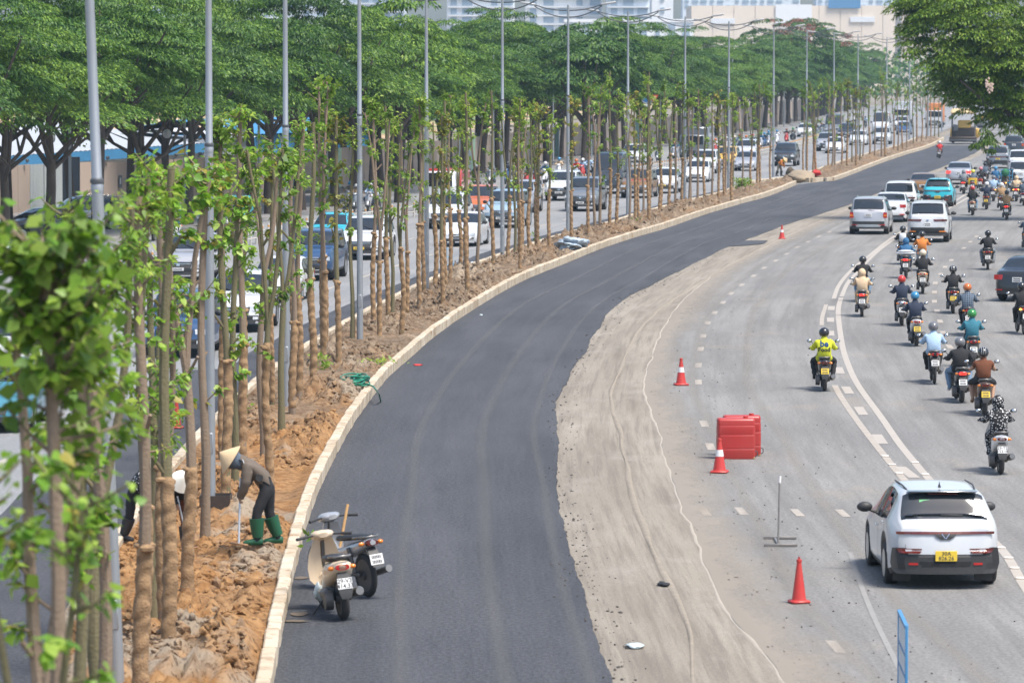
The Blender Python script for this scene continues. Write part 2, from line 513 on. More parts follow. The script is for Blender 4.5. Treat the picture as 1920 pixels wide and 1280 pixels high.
def film_mat(name, col, edge, scale, stretch, amt):
    """a thin film of dust lying on the road, thinning out in blotches"""
    m = bpy.data.materials.new(name); nt, b, L = nodes_of(m); N = nt.nodes.new
    b.inputs['Base Color'].default_value = (*col, 1); b.inputs['Roughness'].default_value = .95
    at = N('ShaderNodeAttribute'); at.attribute_name = 'across'
    uv = N('ShaderNodeUVMap'); uv.uv_map = 'strip'; mp = N('ShaderNodeMapping'); mp.inputs['Scale'].default_value = (1, stretch, 1); L.new(uv.outputs[0], mp.inputs[0])
    n = N('ShaderNodeTexNoise'); n.inputs['Scale'].default_value = scale; n.inputs['Detail'].default_value = 6; n.inputs['Roughness'].default_value = .7; L.new(mp.outputs[0], n.inputs['Vector'])
    f = N('ShaderNodeMath'); f.operation = 'MULTIPLY_ADD'
    if edge:                                 # full at one side, nothing at the other
        f.inputs[1].default_value = -1.0; f.inputs[2].default_value = 1.0; L.new(at.outputs['Fac'], f.inputs[0]); g = f.outputs[0]
    else:                                    # full in the middle
        pp = N('ShaderNodeMath'); pp.operation = 'PINGPONG'; pp.inputs[1].default_value = .5; L.new(at.outputs['Fac'], pp.inputs[0])
        f.inputs[1].default_value = 2.0; f.inputs[2].default_value = 0.0; L.new(pp.outputs[0], f.inputs[0]); g = f.outputs[0]
    ad = N('ShaderNodeMath'); ad.operation = 'ADD'; L.new(g, ad.inputs[0]); L.new(n.outputs['Fac'], ad.inputs[1])
    r = N('ShaderNodeMapRange'); r.inputs['From Min'].default_value = .72; r.inputs['From Max'].default_value = 1.35; r.inputs['To Max'].default_value = amt; L.new(ad.outputs[0], r.inputs['Value'])
    t = N('ShaderNodeBsdfTransparent'); ms = N('ShaderNodeMixShader')
    L.new(r.outputs['Result'], ms.inputs[0]); L.new(t.outputs[0], ms.inputs[1]); L.new(b.outputs[0], ms.inputs[2]); L.new(ms.outputs[0], nt.nodes['Material Output'].inputs['Surface'])
    return m
m_film = film_mat('dust_film', (.34,.295,.24), True, 1.6, .3, .6)
m_track2 = film_mat('road_dust_track', (.30,.275,.24), False, 2.2, .3, .3)
m_track = film_mat('dusty_track', (.17,.165,.16), False, 2.6, .3, .22)
struct(strip('dust_film', lambda y: mill_r(y) + .02, lambda y: mill_r(y) + 1.3 + .3*vnoise(y*.1, y*0, 64), ysteps(50, 330, .004, .3), .008, m_film, 6))
for off, w in ((1.55, .35), (2.9, .4), (4.0, .3)):
    struct(strip('dusty_track', lambda y: RKS(y) + off - w/2 + .15*vnoise(y*.06, y*0, 67), lambda y: RKS(y) + off + w/2 + .15*vnoise(y*.06, y*0, 67), ysteps(50, 300, .005, .4), .072, m_track, 5))
for off, w in ((1.2, .5), (2.6, .5)):        # dusty wheel paths over the old road
    struct(strip('dusty_track', lambda y: MILL(y) + off - w/2, lambda y: MILL(y) + off + w/2, ysteps(50, 300, .005, .4), .010, m_track2, 5))
# dark fresh strip beside the far side of the median
struct(strip('fresh_asphalt', lambda y: RKS(y) - 3.0 - np.where(y < 118, 2.6, 1.6) - .1*vnoise(y*.2, y*0, 61), lambda y: RK(y) - 2.9, ysteps(14, 300, .004, .3), .008, m_new, 3))
# a tongue of fresh asphalt on the milled strip
tg = [G(1365,463), G(1395,452), G(1440,452), G(1432,458), G(1400,461)]
me = bpy.data.meshes.new('asphalt_patch'); me.from_pydata([(p.x, p.y, .03) for p in tg], [], [tuple(range(5))]); me.materials.append(m_new)
struct(link('asphalt_patch', me))

# painted markings
def band(name, f, y0, y1, w, z, mat, k=.004):
    return strip(name, lambda y: f(y) - w/2, lambda y: f(y) + w/2, ysteps(y0, y1, k, .3), z, mat, 2)
struct(band('solid_line', LINE_A, 50, G(1577,558).y, .16, .005, m_line))
LB = curve_px([(1577,558),(1590,530),(1608,510),(1629,487),(1655,464),(1690,440),(1720,422),(1790,385),(1830,362)])
struct(band('solid_line', LB, G(1577,556).y, G(1830,362).y, .15, .005, m_line))
LC = curve_px([(1555,590),(1564,558),(1572,537),(1596,507),(1629,480),(1660,455),(1700,428),(1770,390),(1815,362)])
struct(band('solid_line', LC, G(1564,560).y, G(1815,362).y, .15, .005, m_line))
LD = curve_px([(1850,1110),(1770,1000),(1740,955),(1663,860),(1616,800),(1582,752),(1565,722),(1545,640),(1541,600),(1549,571)])
struct(band('worn_line', LD, G(1760,990).y, G(1565,722).y, .15, .005, m_line_y))
struct(band('worn_line', LD, G(1542,610).y, G(1549,571).y, .13, .005, m_line_y))
EC = curve_px([(1700,1280),(1640,1160),(1575,985),(1540,910),(1490,820)])
m_scuff = M('scuffed_line', (.245,.238,.226), .9, var=.12, scale=1.5)
struct(band('worn_line', EC, G(1700,1280).y, G(1600,1035).y, .08, .005, m_scuff))
def dash(px, py, w=.15, L=2.2, mat=None, dx=None):
    p = G(px, py); s = slope(p.y) if dx is None else dx
    me = bpy.data.meshes.new('lane_dash')
    me.from_pydata([(p.x - w/2 - s*L/2, p.y - L/2, .006), (p.x + w/2 - s*L/2, p.y - L/2, .006), (p.x + w/2 + s*L/2, p.y + L/2, .006), (p.x - w/2 + s*L/2, p.y + L/2, .006)], [], [(0,1,2,3)])
    me.materials.append(mat or m_line); struct(link('lane_dash', me))
Z = lambda x, y: (1280 + x / 2.977, 430 + y / 2.977)
for q in [(830,440),(825,505),(825,580),(875,787),(920,897),(995,1013),(1100,1170)]:
    px, py = Z(*q); y = G(px, py).y
    dash(px, py, .22, 2.4, m_line, float(LINE_A(y + 4) - LINE_A(y - 4)) / 8)
dash(1701, 885, .22, 2.4, m_line, -.03)
for q in [(820,15),(760,40),(700,70),(640,100),(580,138),(520,175),(455,215),(395,260),(330,310),(270,358),(225,408),(178,465),(140,522),(115,595),(100,668),(88,758),(88,852),(120,1085),(155,1212)]:
    px, py = Z(*q); y = G(px, py).y
    dash(px, py, .17, 1.7, m_line_y, float(MILL(y + 8) - MILL(y - 8)) / 16)
for q in [(1410,300),(1405,350),(1405,402),(1420,457),(1437,513),(1455,578),(1490,655),(1500,172),(1465,210),(1440,250),(1570,105),(1605,70),(1640,40)]:
    px, py = Z(*q); dash(px, py, .17, 1.8, m_line_y, slope(G(px, py).y))
for px, py in [(1390,958),(1495,961),(1580,962),(1322,960),(1567,1212)]:
    dash(px, py, .15, 1.3, m_line_y, -.04)
for k in range(1, 3):
    for y in np.arange(70, 460, 9.0):
        p = (float(RKS(y)) - 3.0 - 3.6 * k, y)
        s = slope(y); L = 3.0; w = .15
        me = bpy.data.meshes.new('lane_dash')
        me.from_pydata([(p[0]-w/2, y, .009), (p[0]+w/2, y, .009), (p[0]+w/2+s*L, y+L, .009), (p[0]-w/2+s*L, y+L, .009)], [], [(0,1,2,3)])
        me.materials.append(m_line); struct(link('lane_dash', me))
# raised studs across the twin lines
m_stud = M('road_stud_white', (.72,.68,.62), .4)
mb = MB().box((0,0,.012), (.15,.11,.024), 0, None, .01); stud = None; n_stud = 0
for f, ys in ((LINE_A, [(1800,930),(1785,908),(1770,890),(1756,868)]), (LINE_A, [(1912,1085),(1900,1066),(1889,1047),(1876,1028)]), (LD, [(1697,905),(1684,888),(1671,872),(1660,856)])):
    for px, py in ys:
        y = G(px, py).y
        if stud is None:
            stud = mb.obj('road_stud', m_stud); o = stud
        else:
            o = stud.copy(); COL.objects.link(o)
        o.location = (float(f(y)), y, .007)
        n_stud += 1
        tag(o, f"pale road stud, {['first','second','third','fourth'][(n_stud - 1) % 4]} of four on the line {['ahead of the white hatchback','beside the white hatchback','of worn paint by the white hatchback'][(n_stud - 1) // 4]}", 'road stud', 'raised studs on the road lines')

# ---------------------------------------------------------------- median: kerbs and dug soil
def kerb_mat():
    m = bpy.data.materials.new('kerb_concrete')
    nt, b, L = nodes_of(m); N = nt.nodes.new
    tc = N('ShaderNodeTexCoord'); oi = N('ShaderNodeObjectInfo')
    ad = N('ShaderNodeVectorMath'); ad.operation = 'ADD'
    mulr = N('ShaderNodeMath'); mulr.operation = 'MULTIPLY'; mulr.inputs[1].default_value = 40
    L.new(oi.outputs['Random'], mulr.inputs[0]); L.new(tc.outputs['Object'], ad.inputs[0]); L.new(mulr.outputs[0], ad.inputs[1])
    def nz(sc, d, mp):
        k = N('ShaderNodeMapping'); k.inputs['Scale'].default_value = mp; L.new(ad.outputs[0], k.inputs[0])
        n = N('ShaderNodeTexNoise'); n.inputs['Scale'].default_value = sc; n.inputs['Detail'].default_value = d; L.new(k.outputs[0], n.inputs['Vector']); return n.outputs['Fac']
    def rp(v, a, c):
        r = N('ShaderNodeMapRange'); r.inputs['From Min'].default_value = a; r.inputs['From Max'].default_value = c; L.new(v, r.inputs['Value']); return r.outputs['Result']
    def mx(f, a, c):
        x = N('ShaderNodeMix'); x.data_type = 'RGBA'; L.new(f, x.inputs['Factor'])
        for s_, v in (('A', a), ('B', c)):
            if isinstance(v, tuple): x.inputs[s_].default_value = (*v, 1)
            else: L.new(v, x.inputs[s_])
        return x.outputs['Result']
    c = mx(oi.outputs['Random'], (.46,.385,.28), (.56,.485,.375))
    c = mx(rp(nz(2.2, 5, (1, 1, .25)), .48, .7), c, (.33,.25,.165))     # run-off streaks
    c = mx(rp(nz(5, 5, (1, 1, 1)), .56, .7), c, (.30,.18,.085))          # clay smears
    L.new(c, b.inputs['Base Color']); b.inputs['Roughness'].default_value = .85
    bp = N('ShaderNodeBump'); bp.inputs['Strength'].default_value = .3; bp.inputs['Distance'].default_value = .01
    L.new(nz(40, 4, (1, 1, 1)), bp.inputs['Height']); L.new(bp.outputs[0], b.inputs['Normal'])
    return m
m_kerb = kerb_mat()
kmesh = MB().box((0, 0, .10), (.19, .985, .44), 0, None, .022).mesh('kerb_stone', [m_kerb], 30)
def kerb(name, f, y0, y1, off, parts=300):
    root = struct(bpy.data.objects.new(name, None)); COL.objects.link(root)
    y, n, far = y0, 0, MB()
    r = random.Random(len(name))
    while y < y1:
        x, x2 = float(f(y)) + off, float(f(y + .5)) + off
        a = math.atan2(x2 - x, .5); d = math.cos(a)
        if n < parts:
            o = link('kerb_stone', kmesh, root)
            o.location = (x + r.uniform(-.01, .01), y + .5 * d, r.uniform(-.012, .012)); o.rotation_euler = (r.uniform(-.012, .012), r.uniform(-.02, .02), -a + r.uniform(-.008, .008))
        else:
            far.box((0, 0, .10), (.19, .985, .44), 0, Matrix.Translation((x, y + .5 * d, 0)) @ Matrix.Rotation(-a, 4, 'Z'))
        y += d; n += 1
    if far.v: stuff(far.obj('kerb_stones_afar', m_kerb, root, 0))
    return root
kerb('median_kerb', RKA, 50, Y_GAP0, -.095)
kerb('median_kerb', RKB, Y_GAP1 + 3, 480, -.095)
kerb('median_kerb', lambda y: RK(y) - 2.95, 60, 480, 0)
# kerb round the nose of the next median section
nose = struct(bpy.data.objects.new('median_kerb', None)); COL.objects.link(nose)
p0 = Vector((float(RKB(Y_GAP1 + 3)) - .095, Y_GAP1 + 3, 0)); p1 = Vector((float(RK(Y_GAP1 + 3)) - 2.9, Y_GAP1 + 3.4, 0))
for k in range(4):
    t = (k + .5) / 4; q = p0.lerp(p1, t); q.y -= 2.2 * math.sin(PI * t)
    t2 = (k + .55) / 4; q2 = p0.lerp(p1, t2); q2.y -= 2.2 * math.sin(PI * t2)
    o = link('kerb_stone', kmesh, nose); o.location = q; o.rotation_euler = (0, 0, math.atan2((q2 - q).y, (q2 - q).x) - PI / 2)
    o.scale = (1, .95, 1)

def soil_mat():
    m = bpy.data.materials.new('dug_soil')
    nt, b, L = nodes_of(m); N = nt.nodes.new
    uv = N('ShaderNodeTexCoord'); g = uv.outputs['Object']
    sp = N('ShaderNodeSeparateXYZ'); L.new(g, sp.inputs[0])
    def nz(sc, d=5, mp=(1, 1, 1)):
        k = N('ShaderNodeMapping'); k.inputs['Scale'].default_value = mp; L.new(g, k.inputs[0])
        n = N('ShaderNodeTexNoise'); n.inputs['Scale'].default_value = sc; n.inputs['Detail'].default_value = d; n.inputs['Roughness'].default_value = .65; L.new(k.outputs[0], n.inputs['Vector']); return n.outputs['Fac']
    def rp(v, a, c, lo=0, hi=1):
        r = N('ShaderNodeMapRange'); r.inputs['From Min'].default_value = a; r.inputs['From Max'].default_value = c; r.inputs['To Min'].default_value = lo; r.inputs['To Max'].default_value = hi; L.new(v, r.inputs['Value']); return r.outputs['Result']
    def mx(f, a, c):
        x = N('ShaderNodeMix'); x.data_type = 'RGBA'; L.new(f, x.inputs['Factor'])
        for s_, v in (('A', a), ('B', c)):
            if isinstance(v, tuple): x.inputs[s_].default_value = (*v, 1)
            else: L.new(v, x.inputs[s_])
        return x.outputs['Result']
    clay = mx(rp(nz(3), .35, .65), (.23,.112,.042), (.41,.24,.11))
    grey = mx(rp(nz(2.2), .35, .65), (.125,.085,.055), (.28,.215,.15))
    near = rp(sp.outputs['Y'], 90, 112)                                  # fresh orange clay gives way to older grey-brown spoil
    ad = N('ShaderNodeMath'); ad.operation = 'ADD'; L.new(near, ad.inputs[0])
    L.new(rp(nz(.5, 3, (1, .6, 1)), .4, .6, -.25, .25), ad.inputs[1]); ad.use_clamp = True
    c = mx(ad.outputs[0], clay, grey)
    c = mx(rp(nz(.35, 4, (1, .5, 1)), .56, .64), c, (.31,.25,.185))        # spilt sand
    c = mx(rp(nz(9, 4), .52, .66), c, (.085,.045,.022))
    L.new(c, b.inputs['Base Color']); b.inputs['Roughness'].default_value = .95; b.inputs['Specular IOR Level'].default_value = .15
    bp = N('ShaderNodeBump'); bp.inputs['Strength'].default_value = 1.0; bp.inputs['Distance'].default_value = .05
    L.new(nz(14, 8), bp.inputs['Height']); L.new(bp.outputs[0], b.inputs['Normal'])
    return m
m_soil = soil_mat()
def soil_z(X, Y, u):
    e = np.clip(np.minimum(u, 1 - u) * 9, 0, 1)
    mound = .16 * fbm(X * .55, Y * .22, 2, 70)
    sandy = np.clip((fbm(X * .5, Y * .18, 2, 90) - .25) * 3, 0, 1)
    lump = np.abs(fbm(X * 2.6, Y * 1.5, 4, 71, .6))
    fine = fbm(X * 8, Y * 5, 3, 72, .6)
    return .20 + e * (np.maximum(mound, -.1) + (1 - .9 * sandy) * (.27 * lump + .085 * fine) * np.clip(.75 + mound * 3, .3, 1.3))
def soil_at(x, y):
    u = (x - (float(RK(y)) - 2.86)) / 2.68
    return float(soil_z(np.array([x]), np.array([y]), np.array([min(1, max(0, u))]))[0])
for y0, y1, k, sm, nu in ((30, 62, .004, .2, 20), (62, 135, .0009, .07, 54), (135, 210, .0012, .16, 40), (210, Y_GAP0, .0016, .3, 24), (Y_GAP1 + 2, 480, .002, .5, 14)):
    struct(strip('median_soil', lambda y: RK(y) - 2.86, lambda y: RK(y) - .18, ysteps(y0, y1, k, sm), soil_z, m_soil, nu))
ico = bmesh.new(); bmesh.ops.create_icosphere(ico, subdivisions=1, radius=1)
ICV = np.array([v.co[:] for v in ico.verts]); ICF = np.array([[v.index for v in f.verts] for f in ico.faces]); ico.free()
def clods(name, pts, sizes, mat, seed=1, flat=.75):
    r = np.random.default_rng(seed); n = len(pts)
    V = ICV[None] * (1 + .45 * (r.random((n, len(ICV), 1)) - .5))
    V = V * (np.asarray(sizes)[:, None, None] * r.uniform(.6, 1.3, (n, 1, 3)) * np.array([1, 1, flat]))
    a = r.uniform(0, 2*PI, n); c, s_ = np.cos(a)[:, None], np.sin(a)[:, None]
    X, Y_ = V[:, :, 0] * c - V[:, :, 1] * s_, V[:, :, 0] * s_ + V[:, :, 1] * c
    V = np.stack([X, Y_, V[:, :, 2]], -1) + np.asarray(pts)[:, None, :]
    F = (np.arange(n)[:, None, None] * len(ICV) + ICF[None]).reshape(-1, 3)
    me = bpy.data.meshes.new(name); me.from_pydata(V.reshape(-1, 3).tolist(), [], F.tolist()); me.materials.append(mat)
    return stuff(link(name, me))
n = 14000
yy = 56 + (NPR.random(n) ** 1.5) * 210
uu = NPR.uniform(.04, .96, n)
xx = RK(yy) - 2.86 + 2.68 * uu
keep = (fbm(xx * .5, yy * .18, 2, 90) < .33) & ((fbm(xx * .8, yy * .4, 2, 95) > -.25))
xx, yy, uu = xx[keep], yy[keep], uu[keep]
zz = soil_z(xx, yy, uu)
sz = .02 + .09 * NPR.random(len(xx)) ** 3.0
clods('soil_clods', np.stack([xx, yy, zz + sz * .2], -1), sz, m_soil, 2)
# grit and crumbs scattered over the old asphalt beside the milled strip
n = 1500
yy = 56 + NPR.random(n) ** 1.4 * 110
xx = MILL(yy) + np.abs(NPR.normal(0, 1.5, n)) + .05
m_crumb = M('asphalt_crumb', (.07,.062,.055), .9, var=.5, scale=.7)
clods('asphalt_crumbs', np.stack([xx, yy, np.full(n, .008)], -1), .004 + .016 * NPR.random(n) ** 4, m_crumb, 3)
n = 1200
yy = 56 + NPR.random(n) ** 1.2 * 150
xx = EDGE(yy) + NPR.normal(.12, .22, n)
clods('asphalt_crumbs', np.stack([xx, yy, np.where(xx < EDGE(yy), .055, .012)], -1), .006 + .025 * NPR.random(n) ** 3.5, m_crumb, 5)
# pavement and its kerb on the far side of the far carriageway
struct(strip('pavement', lambda y: HOARD(y) - 2, lambda y: ROWA(y) + 1.0, ysteps(120, 880, .01, 1), .14, m_pave, 2, wall=0.0))
# ---------------------------------------------------------------- trees
m_bark = M('dark_bark', (.085,.068,.055), .95, var=.35, scale=2.5, bump=.8, bscale=14)
m_bark2 = M('young_bark', (.20,.135,.085), .9, var=.3, scale=5, bump=.6, bscale=30, dirt=(.30,.27,.22), dirt_amt=.45)
m_bark3 = M('mossy_bark', (.17,.135,.08), .9, var=.3, scale=4, bump=.6, bscale=30, dirt=(.11,.13,.05), dirt_amt=.6)
m_burlap = M('burlap', (.36,.235,.125), .98, var=.25, scale=4, bump=.9, bscale=40, dirt=(.20,.12,.065), dirt_amt=.8)
nt, b, L = nodes_of(m_burlap)                # slanting folds of the wound cloth: crease shade tinted into the colour, with bump
tc = nt.nodes.new('ShaderNodeTexCoord'); mp = nt.nodes.new('ShaderNodeMapping'); mp.inputs['Scale'].default_value = (1.2, 1.2, 1.0); mp.inputs['Rotation'].default_value = (.5, .35, 0)
wv = nt.nodes.new('ShaderNodeTexWave'); wv.bands_direction = 'Z'; wv.inputs['Scale'].default_value = 1.7; wv.inputs['Distortion'].default_value = 9; wv.inputs['Detail'].default_value = 4
L.new(tc.outputs['Object'], mp.inputs[0]); L.new(mp.outputs[0], wv.inputs['Vector'])
mr = nt.nodes.new('ShaderNodeMapRange'); mr.inputs['From Min'].default_value = .15; mr.inputs['From Max'].default_value = .75; mr.inputs['To Min'].default_value = .80; mr.inputs['To Max'].default_value = 1.12
L.new(wv.outputs['Fac'], mr.inputs['Value'])
mx = nt.nodes.new('ShaderNodeVectorMath'); mx.operation = 'SCALE'
L.new(b.inputs['Base Color'].links[0].from_socket, mx.inputs[0]); L.new(mr.outputs['Result'], mx.inputs['Scale']); L.new(mx.outputs[0], b.inputs['Base Color'])
bq = nt.nodes.new('ShaderNodeBump'); bq.inputs['Strength'].default_value = .5; bq.inputs['Distance'].default_value = .02
L.new(wv.outputs['Fac'], bq.inputs['Height']); L.new(b.inputs['Normal'].links[0].from_socket, bq.inputs['Normal']); L.new(bq.outputs[0], b.inputs['Normal'])
m_cut = M('cut_wood', (.62,.46,.27), .9, var=.1)
m_leafrow = leaf_mat('row_foliage', [(.026,.088,.018), (.054,.145,.022), (.088,.20,.024), (.17,.30,.034)], .22)
m_leafrow2 = leaf_mat('row_foliage_dark', [(.022,.076,.022), (.043,.122,.026), (.070,.165,.030), (.125,.24,.038)], .22)
m_flame = leaf_mat('flame_blossom', [(.30,.10,.05), (.38,.16,.10), (.28,.18,.12), (.05,.10,.03)], .25)
m_leafr = leaf_mat('road_tree_foliage', [(.046,.118,.013), (.092,.20,.018), (.15,.275,.024), (.24,.35,.045)], .30)
m_leafs = leaf_mat('sapling_foliage', [(.10,.22,.025), (.16,.30,.032), (.23,.38,.05), (.33,.45,.08)], .42, .45)
m_leafy = leaf_mat('yellowing_foliage', [(.10,.17,.03), (.18,.25,.04), (.30,.30,.05), (.36,.27,.05)], .35, .45)

def leaf_mesh(name, P, D, Nn, Ln, Wd, mat, fold=.12):
    """thin four-cornered leaves at P pointing along D, facing N"""
    D = D / np.maximum(np.linalg.norm(D, axis=1, keepdims=True), 1e-6)
    S = np.cross(D, Nn); S /= np.maximum(np.linalg.norm(S, axis=1, keepdims=True), 1e-6)
    U = np.cross(S, D)
    Ln, Wd = Ln[:, None], Wd[:, None]
    mid = P + D * Ln * .45
    V = np.stack([P, mid + S * Wd / 2 + U * Wd * fold, P + D * Ln - U * Ln * .12, mid - S * Wd / 2 + U * Wd * fold], 1).reshape(-1, 3)
    n = len(P)
    F = np.arange(n * 4).reshape(-1, 4)
    me = bpy.data.meshes.new(name)
    me.vertices.add(n * 4); me.vertices.foreach_set('co', V.astype(np.float32).reshape(-1))
    me.loops.add(n * 4); me.loops.foreach_set('vertex_index', F.astype(np.int32).reshape(-1))
    me.polygons.add(n); me.polygons.foreach_set('loop_start', (np.arange(n) * 4).astype(np.int32))
    me.polygons.foreach_set('loop_total', np.full(n, 4, np.int32))
    me.materials.append(mat); me.update(calc_edges=True)
    return me
def unit(v): return v / np.maximum(np.linalg.norm(v, axis=-1, keepdims=True), 1e-9)
def spray_leaves(r, pads, per, size=(.20, .36), wid=.42, rot_up=.5):
    """feathery sprays: every pad (centre, radius, outward direction) carries leaflets spreading from its middle"""
    Ps, Ds, Ns, Ls = [], [], [], []
    for c, rad, out in pads:
        n = max(8, int(per * rad * rad))
        a = r.uniform(0, 2*PI, n); q = np.sqrt(r.random(n)) * rad
        lean = np.array([out[0], out[1], 0]) * .45
        x, y = np.cos(a) * q, np.sin(a) * q
        z = -.26 * q * q / rad + r.normal(0, .045 * rad, n) - (x * lean[0] + y * lean[1]) * .8
        p = np.stack([x, y, z], -1) + c
        d = np.stack([np.cos(a), np.sin(a), -.35 - .4 * q / rad], -1) + r.normal(0, .45, (n, 3)) + np.array([out[0], out[1], -.1]) * .5
        nn = np.array([0, 0, 1.25]) + np.array(out) * .3 + r.normal(0, rot_up * .8, (n, 3))
        Ps.append(p); Ds.append(d); Ns.append(nn); Ls.append(r.uniform(size[0], size[1], n))
    P, D, Nn, Ln = np.concatenate(Ps), np.concatenate(Ds), np.concatenate(Ns), np.concatenate(Ls)
    return P, D, unit(Nn), Ln, Ln * wid
def dome_pads(r, n, R, H, z0, pr=(.7, 1.3), shell=.66):
    """sprays in loose tiers, so that light falls between them"""
    pads = []
    lobes = [(r.uniform(0, 2*PI), r.uniform(.75, 1.12), r.uniform(-.1, .12)) for _ in range(5)]
    for i in range(n):
        v = unit(r.normal(0, 1, 3)); v[2] = abs(v[2]) if r.random() < .74 else -abs(v[2]) * .45
        q = shell + (1 - shell) * r.random() if r.random() < .85 else r.uniform(.35, shell)
        an = math.atan2(v[1], v[0]); f, dz = 1.0, 0.0
        for a_, k_, z_ in lobes:
            w = max(0, math.cos(an - a_)) ** 3; f += (k_ - 1) * w; dz += z_ * w
        c = np.array([v[0] * R * q * f, v[1] * R * q * f, z0 + H * .34 + (v[2] * .64 + dz) * H * q])
        c[2] = z0 + round((c[2] - z0) / 1.35) * 1.35 + .12 * r.normal() + .3 * math.sin(c[0] * .9 + c[1] * .7) - 1.0 * (c[0]**2 + c[1]**2) / R**2 + .5
        pads.append((c, r.uniform(*pr), v))
    return pads
def big_trunk(r, h, n_limb=5, rad=.19, spread=3.0, fork=False):
    mb = MB()
    top = h * r.uniform(.36, .46)
    bx, by = r.uniform(-.35, .35), r.uniform(-.35, .35)
    pts = [(0, 0, -.1), (bx*.2, by*.2, top*.3), (bx*.7, by*.5, top*.65), (bx, by, top)]
    mb.tube(pts, [rad*1.25, rad, rad*.92, rad*.85], 10)
    for k in range(n_limb):
        a = 2*PI*k/n_limb + r.uniform(-.5, .5); L = spread * r.uniform(.7, 1.1); z0 = top * r.uniform(.8, 1.0)
        f = z0 / top
        p0 = (bx*f, by*f, z0 - .1)
        mid = (bx*f + math.cos(a)*L*.4, by*f + math.sin(a)*L*.4, z0 + r.uniform(.7, 1.4))
        en = (bx*f + math.cos(a)*L, by*f + math.sin(a)*L, z0 + (h - top) * r.uniform(.5, .75))
        mb.tube([p0, mid, en], [rad*.6, rad*.42, rad*.16], 7)
        a2 = a + r.uniform(.4, .9) * r.choice([-1, 1])
        mb.tube([mid, (mid[0]+math.cos(a2)*L*.5, mid[1]+math.sin(a2)*L*.5, mid[2]+r.uniform(.6, 1.5))], [rad*.34, rad*.12], 6)
    mb.tube([(bx, by, top-.1), (bx+r.uniform(-.3, .3), by+r.uniform(-.3, .3), h*.72), (bx, by, h*.85)], [rad*.75, rad*.4, rad*.1], 7)
    return mb
row_protos = []
for i in range(6):
    r = np.random.default_rng(100 + i); rr = random.Random(i)
    h = [10.5, 11.7, 9.7, 11.1, 10.1, 12.1][i]; z0 = [5.5, 4.9, 4.7, 6.0, 5.2, 5.7][i]
    root = thing('street_tree', 'x', 'tree')
    big_trunk(rr, h, 4 + i % 2, .20 + .035 * (i % 3), 3.2).obj('trunk', m_bark, root)
    pads = dome_pads(r, 76, 4.3, h - z0, z0, (.75, 1.5))
    P, D, Nn, Ln, Wd = spray_leaves(r, pads, 310, (.12, .26), .38)
    link('crown', leaf_mesh('crown', P, D, Nn, Ln, Wd, m_leafrow if i % 3 else m_leafrow2), root)
    row_protos.append(root)

LAMP_PX = [(395,975),(537,775),(675,655),(800,558),(942,495),(1065,447),(1177,413),(1284,385),(1366,360),(1450,332),(1512,315),(1563,300),(1608,290),(1662,276),(1705,265),(1740,255),(1766,246)]
lamp_pos = [Vector((-4.72, 54.0, .2))] + [G(*p) for p in LAMP_PX]
ORD = ['first','second','third','fourth','fifth','sixth','seventh','eighth','ninth','tenth','eleventh','twelfth','thirteenth','fourteenth','fifteenth','sixteenth','seventeenth','eighteenth','nineteenth','twentieth']
def pix(p):
    """picture column of a world point"""
    return 960 + FPX * p[0] / (p[1] * _cp + (CAMH - p[2]) * _sp)
def lamp_slot(p):
    """(k, phrase): between which two lamp posts of the median a point is seen"""
    x = pix(p); xs = [pix(q) for q in lamp_pos]
    k = sum(1 for q in xs if q < x)
    if k == 0: return 0, 'before the first median lamp post'
    if k >= len(xs): return k, 'beyond the last median lamp post'
    return k, f'between the {ORD[k-1]} and {ORD[k]} median lamp posts'
# two rows along the far pavement
spots = []
y = 176.0
while y < 860:
    spots.append((float(ROWA(y)) + RNG.uniform(-.4, .4), y + RNG.uniform(-1, 1), 0)); y += 7.6 if y < 480 else 10.5
y = 200.0
while y < 640:
    spots.append((float(ROWA(y)) - 5.2 + RNG.uniform(-.6, .6), y + RNG.uniform(-1.5, 1.5), 1)); y += 9.5
cnt = {}
used = set()
for x, y, row in spots:
    i = RNG.randrange(6)
    p = Vector((x, y, .12))
    k, ph = lamp_slot(p)
    key = (k, row); cnt[key] = cnt.get(key, 0) + 1
    c = cnt[key]
    look = ['spreading dark-trunked', 'broad-crowned', 'full feathery-leaved', 'wide green', 'leafy thick-crowned', 'tall feathery'][i]
    lab = f"{look} tree, {ORD[min(c-1, 19)]} {'kerbside' if row == 0 else 'fence-side'} one {ph.replace('median ', '')}"
    tint = RNG.choice([m_leafrow, m_leafrow, m_leafrow2])
    sc = RNG.uniform(.9, 1.12)
    if i in used:
        dup(row_protos[i], p, RNG.uniform(0, 6.28), lab, 'feathery trees lining the far pavement', 'tree', {'crown': tint}, (sc, sc, RNG.uniform(.82, 1.12) * (1 if y < 280 else .93)))
    else:
        used.add(i); o = row_protos[i]; o.location = p; tag(o, lab, 'tree', 'feathery trees lining the far pavement')
# trees on the near side of the road, just out of the picture: their shade reaches the outer lane
for i, (x, y) in enumerate([(25.5, 118), (25.8, 142), (26.4, 166), (28.2, 192)]):
    dup(row_protos[(i * 2 + 1) % 6], (x, y, 0), i * 1.3, f'feathery tree on the near roadside out of the frame, {ORD[i]} from the footbridge', 'feathery trees on the near roadside', 'tree', None, (1.15, 1.15, .95))
